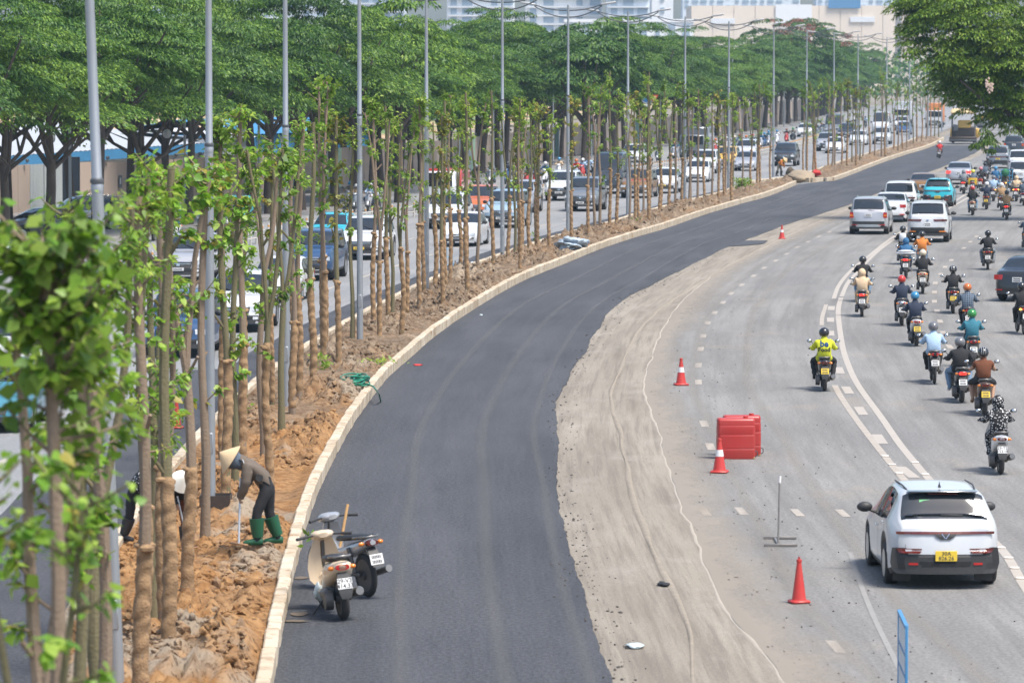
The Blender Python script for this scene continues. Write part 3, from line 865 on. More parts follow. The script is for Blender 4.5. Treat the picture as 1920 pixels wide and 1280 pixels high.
# a taller flame tree with pale dead sprays and reddish blossom behind the row
r = np.random.default_rng(77); rr = random.Random(77)
def special_tree(name, label, px, ytop, Y, R, H, n, mat, mixmat=None, per=110, base_z=None):
    top = AT(px, ytop, Y).z
    root = thing(name, label, 'tree', (AT(px, 200, Y).x, Y, 0))
    big_trunk(rr, top, 6, .26, R*.7).obj('trunk', m_bark, root)
    pads = dome_pads(r, n, R, H, top - H, (.8, 1.5))
    P, D, Nn, Ln, Wd = spray_leaves(r, pads, per, (.25, .45), .36)
    if mixmat is None:
        link('crown', leaf_mesh('crown', P, D, Nn, Ln, Wd, mat), root)
    else:
        sel = (P[:, 2] > top - H * .45) & (fbm(P[:, 0] * .6, P[:, 2] * .6 + P[:, 1] * .3, 2, 5) > .12)
        link('crown', leaf_mesh('crown', P[~sel], D[~sel], Nn[~sel], Ln[~sel], Wd[~sel], mat), root)
        link('blossom', leaf_mesh('blossom', P[sel], D[sel], Nn[sel], Ln[sel], Wd[sel], mixmat), root)
    return root
special_tree('flame_tree', 'tall domed tree with rusty red and bleached sprays rising above the street trees', 1492, 32, 640, 9.5, 9, 260, m_leafrow2, m_flame)
special_tree('street_tree', 'loose open-crowned tree rising above the row behind the fifth lamp post', 748, 6, 262, 3.3, 4.4, 60, m_leafrow, None, 70)
special_tree('street_tree', 'airy small-crowned tree showing its top beside the pale apartment block', 1095, 46, 330, 4.2, 4.5, 90, m_leafrow2, None, 100)
special_tree('street_tree', 'dense dark tree standing above the row behind the eighth lamp post', 1150, 48, 395, 4.0, 6, 110, m_leafrow2, None, 120)

# the tree that overhangs the road from its near side
r = np.random.default_rng(5); rr = random.Random(5)
YT = 232.0
ot = thing('roadside_tree', 'big leafy tree hanging over the traffic with a low drooping spray', 'tree', (32.0, YT, 0))
def L3(px, py, dy=0): 
    q = AT(px, py, YT + dy); return (q.x - 32.0, dy, q.z)
mb = MB()
mb.tube([(0, 0, -.1), (-.3, 0, 2.0), (-1.2, 0, 3.6), L3(2010, 330)], [.42, .36, .32, .28], 12)
mb.tube([L3(2010, 330), L3(1930, 262), L3(1885, 205, -.5), L3(1845, 190, -1), L3(1800, 150, -1.5)], [.24, .20, .15, .10, .05], 10)
mb.tube([L3(1900, 225), L3(1860, 120, 1), L3(1800, 60, 2), L3(1740, 20, 2.2)], [.15, .11, .08, .03], 8)
mb.tube([L3(1985, 310), L3(1990, 120, 1), L3(1900, -40, 2)], [.24, .18, .08], 8)
mb.tube([L3(1860, 130, 1), L3(1780, 110, 0), L3(1715, 100, -1)], [.09, .05, .02], 7)
mb.tube([L3(1885, 205, -.5), L3(1875, 225, -1.2), L3(1862, 243, -1.4), L3(1845, 258, -1.5)], [.05, .03, .02, .012], 6)
mb.obj('trunk', m_bark, ot)
pads = []
def lobe(px, py, rpx, n, dy=0, dr=3.0, pr=(.5, .95)):
    c = np.array(L3(px, py, dy)); R = rpx * YT / FPX
    for i in range(n):
        v = unit(r.normal(0, 1, 3)); q = r.random() ** .4
        pads.append((c + v * np.array([R, min(R, dr), R]) * q, r.uniform(*pr), v))
lobe(1880, 40, 120, 130); lobe(1800, 40, 95, 80); lobe(1750, 30, 60, 40); lobe(1900, 130, 100, 110); lobe(1830, 120, 75, 60)
lobe(1770, 100, 40, 16, -1); lobe(1705, 97, 24, 9, -1, 1, (.35, .6)); lobe(1735, 82, 28, 10, 0, 1, (.4, .7)); lobe(1790, 158, 36, 20); lobe(1850, 175, 50, 36)
lobe(1720, 45, 30, 12, 1); lobe(1712, 8, 34, 14, 1); lobe(1910, 200, 50, 40); lobe(1985, 60, 120, 60); lobe(1990, 180, 90, 40); lobe(1885, 215, 20, 10, 0, 1, (.3, .5))
P, D, Nn, Ln, Wd = spray_leaves(r, pads, 230, (.13, .27), .36)
link('crown', leaf_mesh('crown', P, D, Nn, Ln, Wd, m_leafr), ot)
pads = []
lobe(1850, 262, 14, 9, -1.4, .6, (.28, .45)); lobe(1835, 272, 9, 5, -1.5, .5, (.25, .4)); lobe(1848, 243, 8, 4, -1.4, .5, (.2, .35)); lobe(1857, 282, 5, 3, -1.5, .4, (.2, .3))
P, D, Nn, Ln, Wd = spray_leaves(r, pads, 380, (.14, .28), .30)
D[:, 2] -= 1.2
link('hanging_spray', leaf_mesh('hanging_spray', P, D, Nn, Ln, Wd, m_leafr), ot)
mb = MB()
for i in range(26):
    q = L3(1855 + r.normal(0, 4), 160 + r.normal(0, 5), -3.0)
    mb.ell(q, (.06, .06, .07), 6, 4)
mb.obj('seed_cluster', M('pale_seeds', (.55,.42,.34), .8, var=.3), ot)

# ---- newly planted, burlap-wrapped saplings
def heart_leaf(L, W, mat, name='leaf'):
    v = [(0, 0, 0), (-.28*W, -.10*L, .01), (-.5*W, .22*L, .035*L), (-.33*W, .62*L, .02*L), (0, L, -.10*L), (.33*W, .62*L, .02*L), (.5*W, .22*L, .035*L), (.28*W, -.10*L, .01), (0, .35*L, -.02*L)]
    f = [(0,1,2,8), (8,2,3), (8,3,4), (8,4,5), (8,5,6), (8,6,7,0)]
    me = bpy.data.meshes.new(name); me.from_pydata(v, [], f); me.materials.append(mat)
    me.polygons.foreach_set('use_smooth', np.ones(len(f), bool))
    return me
def lance_leaf(L, W, mat, name='leaf'):
    v = [(0, 0, 0), (-.42*W, .35*L, .03*L), (-.40*W, .62*L, .01*L), (0, L, -.14*L), (.40*W, .62*L, .01*L), (.42*W, .35*L, .03*L), (0, .5*L, -.02*L)]
    f = [(0,1,6), (6,1,2), (6,2,3), (6,3,4), (6,4,5), (6,5,0)]
    me = bpy.data.meshes.new(name); me.from_pydata(v, [], f); me.materials.append(mat)
    me.polygons.foreach_set('use_smooth', np.ones(len(f), bool))
    return me
flat_greens = [M('leaf_green', (.22,.40,.035), .42, var=.2, scale=9), M('leaf_deep_green', (.15,.32,.032), .42, var=.2, scale=9), M('leaf_fresh_green', (.36,.52,.08), .42, var=.2, scale=9), M('leaf_yellow', (.36,.31,.05), .45, var=.2, scale=9)]
for m in flat_greens:                       # these thin leaves let light through as well
    nt, b, L = nodes_of(m)
    tr = nt.nodes.new('ShaderNodeBsdfTranslucent'); tr.inputs['Color'].default_value = tuple(c * 1.2 for c in b.inputs['Base Color'].default_value[:3]) + (1,)
    L.new(b.inputs['Base Color'].links[0].from_socket, tr.inputs['Color'])
    ms = nt.nodes.new('ShaderNodeMixShader'); ms.inputs['Fac'].default_value = .45
    L.new(b.outputs[0], ms.inputs[1]); L.new(tr.outputs[0], ms.inputs[2]); L.new(ms.outputs[0], nt.nodes['Material Output'].inputs['Surface'])
HEART = [heart_leaf(.135, .12, m) for m in flat_greens]
LANCE = [lance_leaf(.15, .06, m) for m in flat_greens]

def sapling(rr, h, rad, forked, wrap, leafy, kind, near, bark, tilt=0.0, low=.45, width=.42, yellow=0.0, lsc=1.0):
    """trunk with stubs and twigs, a burlap wrap, and leaves set on the twigs; near ones have single leaves"""
    root = thing('sapling', 'x', 'young tree', group='young trees newly planted in the median')
    mb = MB(); tips = []
    nseg = 9
    wx, wy = rr.uniform(0, 6), rr.uniform(0, 6)
    amp = rr.uniform(.02, .07)
    def axis(t):
        return Vector((tilt * t * h + amp * math.sin(wx + t * 7) * min(1, t * 4), amp * math.cos(wy + t * 6) * min(1, t * 4), t * h))
    fk = rr.uniform(.42, .6) if forked else 1.0
    ts = [fk * i / nseg for i in range(nseg + 1)]
    mb.tube([axis(t) - Vector((0, 0, .25 if t == 0 else 0)) for t in ts], [rad * (1.12 - .5 * t) * (1.12 if i == 0 else 1) * rr.uniform(.94, 1.06) for i, t in enumerate(ts)], 9)
    arms = []
    if forked:
        for sg in (-1, 1):
            a = rr.uniform(-.6, .6); sp_ = rr.uniform(.10, .22)
            pts = [axis(fk)]
            for i in range(1, 6):
                t = i / 5
                pts.append(axis(fk + (1 - fk) * t) + Vector((sg * sp_ * math.cos(a) * (t ** .6) * (1 + t), sg * sp_ * math.sin(a) * t, 0)) + Vector((rr.uniform(-.02, .02), rr.uniform(-.02, .02), 0)))
            mb.tube(pts, [rad * .72 * (1 - .45 * i / 5) for i in range(6)], 8)
            arms.append(pts)
    def stem(t, k):
        if t <= fk or not arms: return axis(t)
        pts = arms[k % len(arms)]; u = (t - fk) / (1 - fk) * 5; i = min(4, int(u))
        return pts[i].lerp(pts[i+1], u - i)
    ntw = int(leafy * 26)
    for k in range(ntw):
        t = min(.995, low + (1 - low) * (rr.random() ** .75)) if k % 5 > 1 else rr.uniform(.90, .998)
        p = stem(t, k); a = rr.uniform(0, 2*PI); L = width * rr.uniform(.35, 1.0) * (1.1 - .4 * abs(t - .8))
        up = rr.uniform(.2, 1.1)
        e = p + Vector((math.cos(a) * L, math.sin(a) * L, up * L))
        m_ = p.lerp(e, .5) + Vector((0, 0, -.05 * L))
        mb.tube([p, m_, e], [.016, .011, .005], 4, cap=False)
        tips.append((p, m_, e))
    for k in range(rr.randrange(1, 5)):     # stubs of sawn branches
        t = rr.uniform(.3, .9); p = stem(t, k); a = rr.uniform(0, 2*PI); L = rr.uniform(.12, .4)
        e = p + Vector((math.cos(a) * L * .7, math.sin(a) * L * .7, L * .8))
        mb.tube([p, e], [.03, .022], 6)
    mb.obj('trunk', bark, root)
    if wrap > 0:
        w = MB(); n = int(wrap / .045); pts, rd = [], []
        ph = rr.uniform(0, 6)
        rings = []
        nn = 12
        for i in range(n + 1):
            z = wrap * i / n; c = axis(min(fk, z / h)); 
            rr_ = rad * (1.15 - .3 * z / h) + .008
            ring = []
            for k in range(nn):
                a = 2*PI*k/nn
                q = rr_ + .006 * math.sin(a + z * 19 + ph) + .006 * math.sin(2*a - z * 31 + 2*ph) * math.sin(z * 3 + ph) + .009 * max(0, math.sin(z * 7.5 + ph * 3 + .6 * math.sin(a))) ** 6 + rr.uniform(-.003, .003)
                if i in (0, n): q -= .02
                ring.append((c.x + math.cos(a) * q, c.y + math.sin(a) * q, z - .02))
            rings.append(ring)
        w.loft(rings)
        c = axis(min(fk, wrap / h))
        for q in range(3):                  # loose knot of cloth at the top
            a = rr.uniform(0, 6.28)
            w.ell((c.x + math.cos(a) * rad, c.y + math.sin(a) * rad, wrap - rr.uniform(0, .12)), (rr.uniform(.05, .10), rr.uniform(.05, .09), rr.uniform(.03, .06)), 8, 5)
        w.obj('burlap_wrap', m_burlap, root)
    # leaves along the twigs
    per = 17 if kind == 'heart' else 25
    P, D, Nn = [], [], []
    for p, m_, e in tips:
        for j in range(int(per * rr.uniform(.6, 1.3))):
            t = rr.random() ** .6
            q = (p.lerp(m_, t * 2) if t < .5 else m_.lerp(e, t * 2 - 1)) + Vector([rr.gauss(0, .035) for _ in range(3)])
            out = Vector((q.x - axis(min(1, q.z / h)).x, q.y - axis(min(1, q.z / h)).y, 0))
            if out.length > 1e-3: out.normalize()
            d = out * rr.uniform(.2, 1) + Vector([rr.gauss(0, .5), rr.gauss(0, .5), rr.uniform(-1.0, .35)])
            P.append(q); D.append(d.normalized()); Nn.append((Vector((0, 0, 1)) + out * .8 + Vector([rr.gauss(0, .45) for _ in range(3)])).normalized())
    if near:
        n_single = min(300, len(P))
        idx = list(range(len(P))); rr.shuffle(idx)
        meshes = HEART if kind == 'heart' else LANCE
        for i in idx[:n_single]:
            u = rr.random()
            k = 3 if u < yellow else (0 if u < .48 else 1 if u < .76 else 2)
            o = link('leaf', meshes[k], root)
            d, n_ = D[i], Nn[i]
            s_ = d.cross(n_)
            if s_.length < 1e-4: s_ = d.orthogonal()
            s_.normalize(); u_ = s_.cross(d)
            R = Matrix((s_, d, u_)).transposed().to_4x4()
            o.matrix_local = Matrix.Translation(P[i]) @ R @ Matrix.Scale(rr.uniform(.5, 1.1) * lsc, 4)
        rest = idx[n_single:]
    else:
        rest = list(range(len(P)))
    if rest:
        A = lambda X: np.array([tuple(X[i]) for i in rest])
        n = len(rest); r_ = np.random.default_rng(rr.randrange(9999))
        Ln = r_.uniform(.08, .16, n) if kind == 'heart' else r_.uniform(.09, .18, n)
        cr = link('crown', leaf_mesh('crown', A(P), A(D), A(Nn), Ln, Ln * (.85 if kind == 'heart' else .42), m_leafy if yellow > .4 else m_leafs), root)
        if near: stuff(cr)
    return root
rs = random.Random(11)
def sap_label(kind, forked, wrap, yellow, extra=''):
    a = 'forked ' if forked else 'straight '
    b = 'burlap-wrapped sapling' if wrap else 'bare-trunked sapling'
    c = {'heart': 'broad leaves', 'lance': 'narrow leaves'}[kind]
    if yellow > .4: c = 'yellowing ' + c
    return (f'{a}{b} with {c}{extra}').replace('median ', '').replace('one between', 'between')
# nearest ones, standing in front of the first lamp post or just behind it: (x, Y, h, radius, forked, wrap, leafy, kind, width, low, words)
near_specs = [
    (-3.0, 29.5, 6.48, .065, False, 0, 2.7, 'heart', .50, .78, 'tallest blurred sapling with a dense green head and a reddish brown trunk'),
    (-2.72, 25.5, 5.30, .045, True, 0, .8, 'heart', .34, .74, 'blurred forked sapling whose big leaves fill the bottom corner of the view'),
    (-3.40, 33.0, 5.9, .075, True, 0, 1.4, 'heart', .38, .55, 'blurred sapling with a pale bent side branch and sawn stub'),
    (-3.70, 38.0, 5.6, .065, False, 0, 1.4, 'heart', .36, .5, 'soft-focus sapling with round pale leaves beside the first lamp post'),
    (-3.98, 43.5, 6.0, .072, False, 1.6, 1.2, 'lance', .42, .45, 'burlap-footed sapling just past the blurred ones, its trunk overgrown with leaves'),
    (-4.35, 47.5, 6.2, .075, True, 0, 1.0, 'lance', .40, .5, 'forked mossy sapling right behind the first lamp post'),
    (-4.28, 52.0, 6.2, .08, False, 2.2, .9, 'lance', .42, .48, 'thick burlap-wrapped sapling right of the first lamp post base'),
    (-4.40, 57.5, 6.4, .08, False, 2.5, .8, 'heart', .40, .5, 'wrapped sapling with a knotted cloth top next to a grey lichen trunk'),
    (-4.72, 62.0, 6.2, .05, False, 0, .7, 'lance', .36, .5, 'thin grey lichen-spotted sapling between two wrapped trunks'),
]
for i, (x, Y, h, rad, fk, wr, lf, kd, wd, lo, lab) in enumerate(near_specs):
    o = sapling(rs, h, rad, fk, wr, lf, kd, True, [m_bark2, m_bark3][i % 2], rs.uniform(-.012, .012), lo, wd, .05, .72 if i < 2 else .85)
    o.location = (x, Y, .2); o['label'] = lab
mid_specs = [ # px, py of the foot, height, forked, wrap, kind, yellow, words
    (308,1195,6.3,False,2.4,'lance',.0,'straight fully wrapped sapling standing in front of the dug orange clay'),
    (268,1236,6.2,False,2.0,'lance',.0,'wrapped sapling with a slipped cloth fold, nearest to the clay heap'),
    (352,1116,6.0,True,1.9,'heart',.05,'double-stemmed sapling, one stem wrapped, left of the lamp post tray'),
    (289,1170,5.0,False,0,'lance',.0,'thin bare sapling stem between two wrapped trunks near the bent-over worker'),
    (384,1003,5.9,False,0,'heart',.35,'mossy sapling touching the second lamp post, with yellow top leaves'),
    (424,935,6.0,False,2.5,'heart',.25,'wrapped sapling immediately right of the second lamp post'),
    (455,868,6.8,False,2.3,'lance',.0,'tall sapling with a bushy tuft on top, behind the worker in the straw hat'),
    (440,905,5.2,False,0,'heart',.1,'slim bare sapling just behind the worker in the straw hat'),
    (495,850,6.0,True,0,'heart',.0,'forked lichen-barked sapling at the edge of the dark spoil heap'),
    (528,805,6.1,True,0,'lance',.0,'bare forked sapling leaning on the third lamp post'),
    (560,746,6.4,False,2.4,'lance',.0,'wrapped sapling right of the third lamp post'),
    (587,724,6.3,False,2.6,'heart',.0,'cleanly spiral-wrapped sapling left of the green hose'),
    (548,765,5.6,False,2.0,'lance',.0,'short wrapped sapling close behind the third lamp post'),
]
for i, (px, py, h, fk, wr, kd, ye, lab) in enumerate(mid_specs):
    p = G(px, py, .25)
    o = sapling(rs, h, rs.uniform(.062, .078), fk, wr, rs.uniform(.6, .95), kd, True, [m_bark2, m_bark3][i % 2], rs.uniform(-.012, .012), .34, .38, ye)
    o.location = p; o['label'] = lab
# shared shapes for the rest of the row
protos = []
for i in range(10):
    fk = i in (1, 4, 6, 9); wr = 0 if i in (0, 4, 7, 8) else rs.uniform(2.2, 2.9)
    kd = 'heart' if i in (1, 5, 6, 8) else 'lance'
    ye = .5 if i == 5 else 0
    o = sapling(rs, rs.uniform(5.6, 6.5), rs.uniform(.055, .07), fk, wr, rs.uniform(.5, 1.0), kd, False, [m_bark2, m_bark3][i % 2], rs.uniform(-.015, .015), rs.uniform(.28, .5), rs.uniform(.26, .38), ye)
    protos.append((o, kd, fk, wr, ye))
row = [(635,690),(610,662),(660,640),(712,635),(728,602),(735,590),(763,596),(787,580),(795,552),(815,547),(835,545),(862,514),(875,510),(895,511),(925,497),(952,491),(965,482),(993,471),(1006,462),(1030,464),
       (1103,445),(1125,431),(1143,433),(1156,428),(1180,416),(1191,412),(1206,405),(1218,398),(1238,395),(1254,391),(1266,388),(1278,385),(1295,381),(1308,378),(1321,371),(1335,369),(1347,371),(1360,364),(1374,360),(1420,344),(1444,338),
       (1506,322),(1513,321),(1524,320),(1553,318),(1565,315),(1578,312),(1588,309),(1598,306),(1612,303),(1618,301),(1630,298),(1640,297),(1653,294),(1660,292),(1676,286),(1684,283),(1692,280),(1700,277),(1712,274),(1719,271),(1728,267),(1737,264),(1745,260),(1752,257),(1760,253)]
yy_ = 74.0
while yy_ < 345:
    q_ = (float(RK(yy_)) - rs.choice([2.35, 2.1, 1.7, .75]) + rs.uniform(-.15, .15), yy_, .2)
    if not (Y_GAP0 - 2 < yy_ < Y_GAP1 + 4): row.append(q_)
    yy_ += rs.uniform(5, 9) if yy_ < 200 else rs.uniform(7, 12)
cnt = {}; total = {}
info = []
usedp = set()
for j, rw in enumerate(row):
    p = G(rw[0], rw[1], .22) if len(rw) == 2 else Vector(rw); k, ph = lamp_slot(p); i = rs.randrange(10)
    cnt[k] = cnt.get(k, 0) + 1
    o, kd, fk, wr, ye = protos[i]
    lab = sap_label(kd, fk, wr, ye, f', {ORD[cnt[k]-1]} one {ph}')
    s_ = rs.uniform(.9, 1.08)
    if i in usedp:
        dup(o, p, rs.uniform(0, 6.28), lab, scale=(s_, s_, s_ * rs.uniform(.95, 1.08)))
    else:
        usedp.add(i); o.location = p; o['label'] = lab
for i, (o, *_r) in enumerate(protos):
    if i not in usedp:
        p = G(760 + 40 * i, 600 - 14 * i, .22); p.x = float(RK(p.y)) - 1.4; o.location = p; k, ph = lamp_slot(p)
        o['label'] = sap_label(_r[0], _r[1], _r[2], _r[3], f', set a little apart {ph}')

# ---------------------------------------------------------------- street lamps on the median
m_galv = M('galvanised_steel', (.36,.39,.42), .45, metal=.55, var=.15, scale=3, dirt=(.26,.25,.24), dirt_amt=.5)
m_dsteel = M('dark_steel', (.10,.11,.12), .5, metal=.4, var=.2)
m_head = M('lamp_housing', (.42,.42,.42), .45)
m_lens = M('lamp_glass', (.6,.6,.58), .2)
def lamp():
    root = thing('street_lamp', 'x', 'street lamp', group='double-arm street lamps along the median')
    H = 10.5
    MB().lathe([(.092, -.2), (.088, .3), (.078, 4.0), (.07, 6.3)], 16).obj('pole', m_galv, root)
    MB().lathe([(.074, 6.25), (.078, 6.33), (.062, 6.36), (.056, 8.4), (.045, H)], 16).obj('upper_pole', m_galv, root)
    MB().lathe([(.06, 6.34), (.082, 6.36), (.082, 6.40), (.06, 6.42)], 16).obj('collar', m_dsteel, root)
    MB().box((0, -.08, 1.2), (.10, .025, .36), 0, None, .01).obj('hatch', m_galv, root)
    for sg in (-1, 1):
        for zz, z1 in ((H - .25, 10.52), (H - .55, 10.47)):
            pts = []
            for i in range(9):
                t = i / 8; pts.append((sg * (.06 + 1.5 * t), 0, zz + (z1 - zz) * t ** 2.0))
            MB().tube(pts, .026, 7).obj('arm', m_dsteel, root)
        hd = MB().box((sg * 1.85, 0, 10.58), (.72, .2, .09), 0, Matrix.Translation((sg*1.85, 0, 10.58)) @ Matrix.Rotation(-sg * .16, 4, 'Y') @ Matrix.Translation((-sg*1.85, 0, -10.58)), .03).obj('lamp_head', m_head, root)
        MB().box((sg * 1.9, 0, 10.53), (.42, .14, .02), 0, Matrix.Translation((sg*1.85, 0, 10.58)) @ Matrix.Rotation(-sg * .16, 4, 'Y') @ Matrix.Translation((-sg*1.85, 0, -10.58))).obj('lamp_glass', m_lens, hd)
    return root
lp = lamp()
for i, p in enumerate(lamp_pos):
    lab = f'galvanised double-arm street lamp, {ORD[i]} along the median counted from the footbridge'
    q = (p.x, p.y, .15)
    if i == 0: o = lp; o.location = q; o['label'] = lab
    else: o = dup(lp, q, -slope(p.y), lab)
    if i == 0: o.rotation_euler = (0, math.radians(-2.0), 0)
# thin lamp posts with globes and single arms on the far pavement
def thin_lamp():
    root = thing('pavement_lamp', 'x', 'street lamp', group='thin lamp posts on the far pavement')
    MB().lathe([(.09, 0), (.075, 1.0), (.06, 8.5)], 10).obj('pole', m_galv, root)
    MB().tube([(0, 0, 4.6), (-.3, 0, 4.85), (-.8, 0, 4.7), (-.9, 0, 4.5)], .02, 6).obj('arm', m_dsteel, root)
    MB().ell((-.9, 0, 4.3), (.22, .22, .24), 12, 7).obj('globe', M('frosted_globe', (.62,.64,.64), .3), root)
    return root
tl = None
for i, (px, py) in enumerate([(132,430),(347,410),(486,396),(702,372),(838,340),(925,330),(1037,310),(1109,296),(1238,272),(1300,262),(1373,254),(1470,238)]):
    p = G(px, py, .14); k, ph = lamp_slot(p)
    lab = f'thin grey pavement lamp post with a globe, {ORD[i]} along the far kerb'
    if tl is None: tl = thin_lamp(); tl.location = p; tl['label'] = lab
    else: dup(tl, p, rs.uniform(-.4, .4), lab)
# ---------------------------------------------------------------- cars
m_glass = M('car_glass', (.018,.024,.03), .06, var=.2)
nt, b, L = nodes_of(m_glass); b.inputs['Specular IOR Level'].default_value = .9
m_tyre = M('tyre_rubber', (.018,.018,.019), .8, var=.2, dirt=(.10,.09,.08), dirt_amt=.4)
m_rim = M('alloy_rim', (.45,.46,.47), .35, metal=.8)
m_trim = M('black_plastic', (.022,.023,.025), .55, var=.2, dirt=(.09,.085,.08), dirt_amt=.35)
m_red = M('tail_lens', (.42,.012,.012), .15, coat=.5)
m_dred = M('dark_tail_lens', (.10,.012,.008), .15, coat=.5)
m_redlit = emis('tail_lamp_lit', (.9,.03,.02), 1.6)
m_amber = M('amber_lens', (.75,.22,.02), .2, coat=.5)
m_amberlit = emis('amber_lamp_lit', (1.0,.42,.06), 2.2)
m_clear = M('headlight_lens', (.62,.65,.68), .12, coat=.6)
m_plate = M('plate_white', (.72,.72,.70), .5)
m_platey = M('plate_yellow', (.78,.55,.05), .5)
m_ink = M('plate_ink', (.05,.05,.06), .6)
m_chrome = M('chrome', (.62,.63,.64), .15, metal=1.0)
def paint(name, col, metal=0.0, rough=.32, dirt=.10):
    return M(name, col, rough, metal=metal, var=.05, scale=1.2, coat=.7, dirt=tuple(c * .6 + .08 for c in col), dirt_amt=dirt)
p_white = paint('paint_white', (.64,.65,.66)); p_pearl = paint('paint_pearl', (.52,.54,.56))
p_silver = paint('paint_silver', (.42,.43,.45), .35); p_grey = paint('paint_grey', (.19,.21,.23), .35)
p_dark = paint('paint_graphite', (.035,.042,.05), .2); p_black = paint('paint_black', (.014,.015,.017))
p_teal = paint('paint_teal', (.02,.40,.50)); p_blue = paint('paint_deep_blue', (.02,.07,.17), .2)
p_brown = paint('paint_bronze', (.24,.125,.04), .2); p_orange = paint('paint_orange', (.55,.13,.03)); p_yellow = paint('paint_taxi_yellow', (.70,.42,.05))
p_navy = paint('paint_navy', (.03,.055,.09), .2); p_ltblue = paint('paint_pale_blue', (.30,.42,.52), .1); p_rear = paint('paint_red', (.45,.04,.03))

def text_mesh(body, size, name='plate_text', bold=False):
    c = bpy.data.curves.new(name, 'FONT'); c.body = body; c.size = size; c.align_x = 'CENTER'; c.align_y = 'CENTER'; c.resolution_u = 2
    c.offset = .012 * size * (3 if bold else 1)
    o = bpy.data.objects.new('tmp_text', c); COL.objects.link(o)
    dg = bpy.context.evaluated_depsgraph_get()
    me = bpy.data.meshes.new_from_object(o.evaluated_get(dg))
    bpy.data.objects.remove(o); bpy.data.curves.remove(c)
    me.name = name
    return me
def place_text(me, parent, loc, rot, mat, name='plate_text'):
    me.materials.clear(); me.materials.append(mat)
    o = link(name, me, parent); o.location = loc; o.rotation_euler = rot
    return o

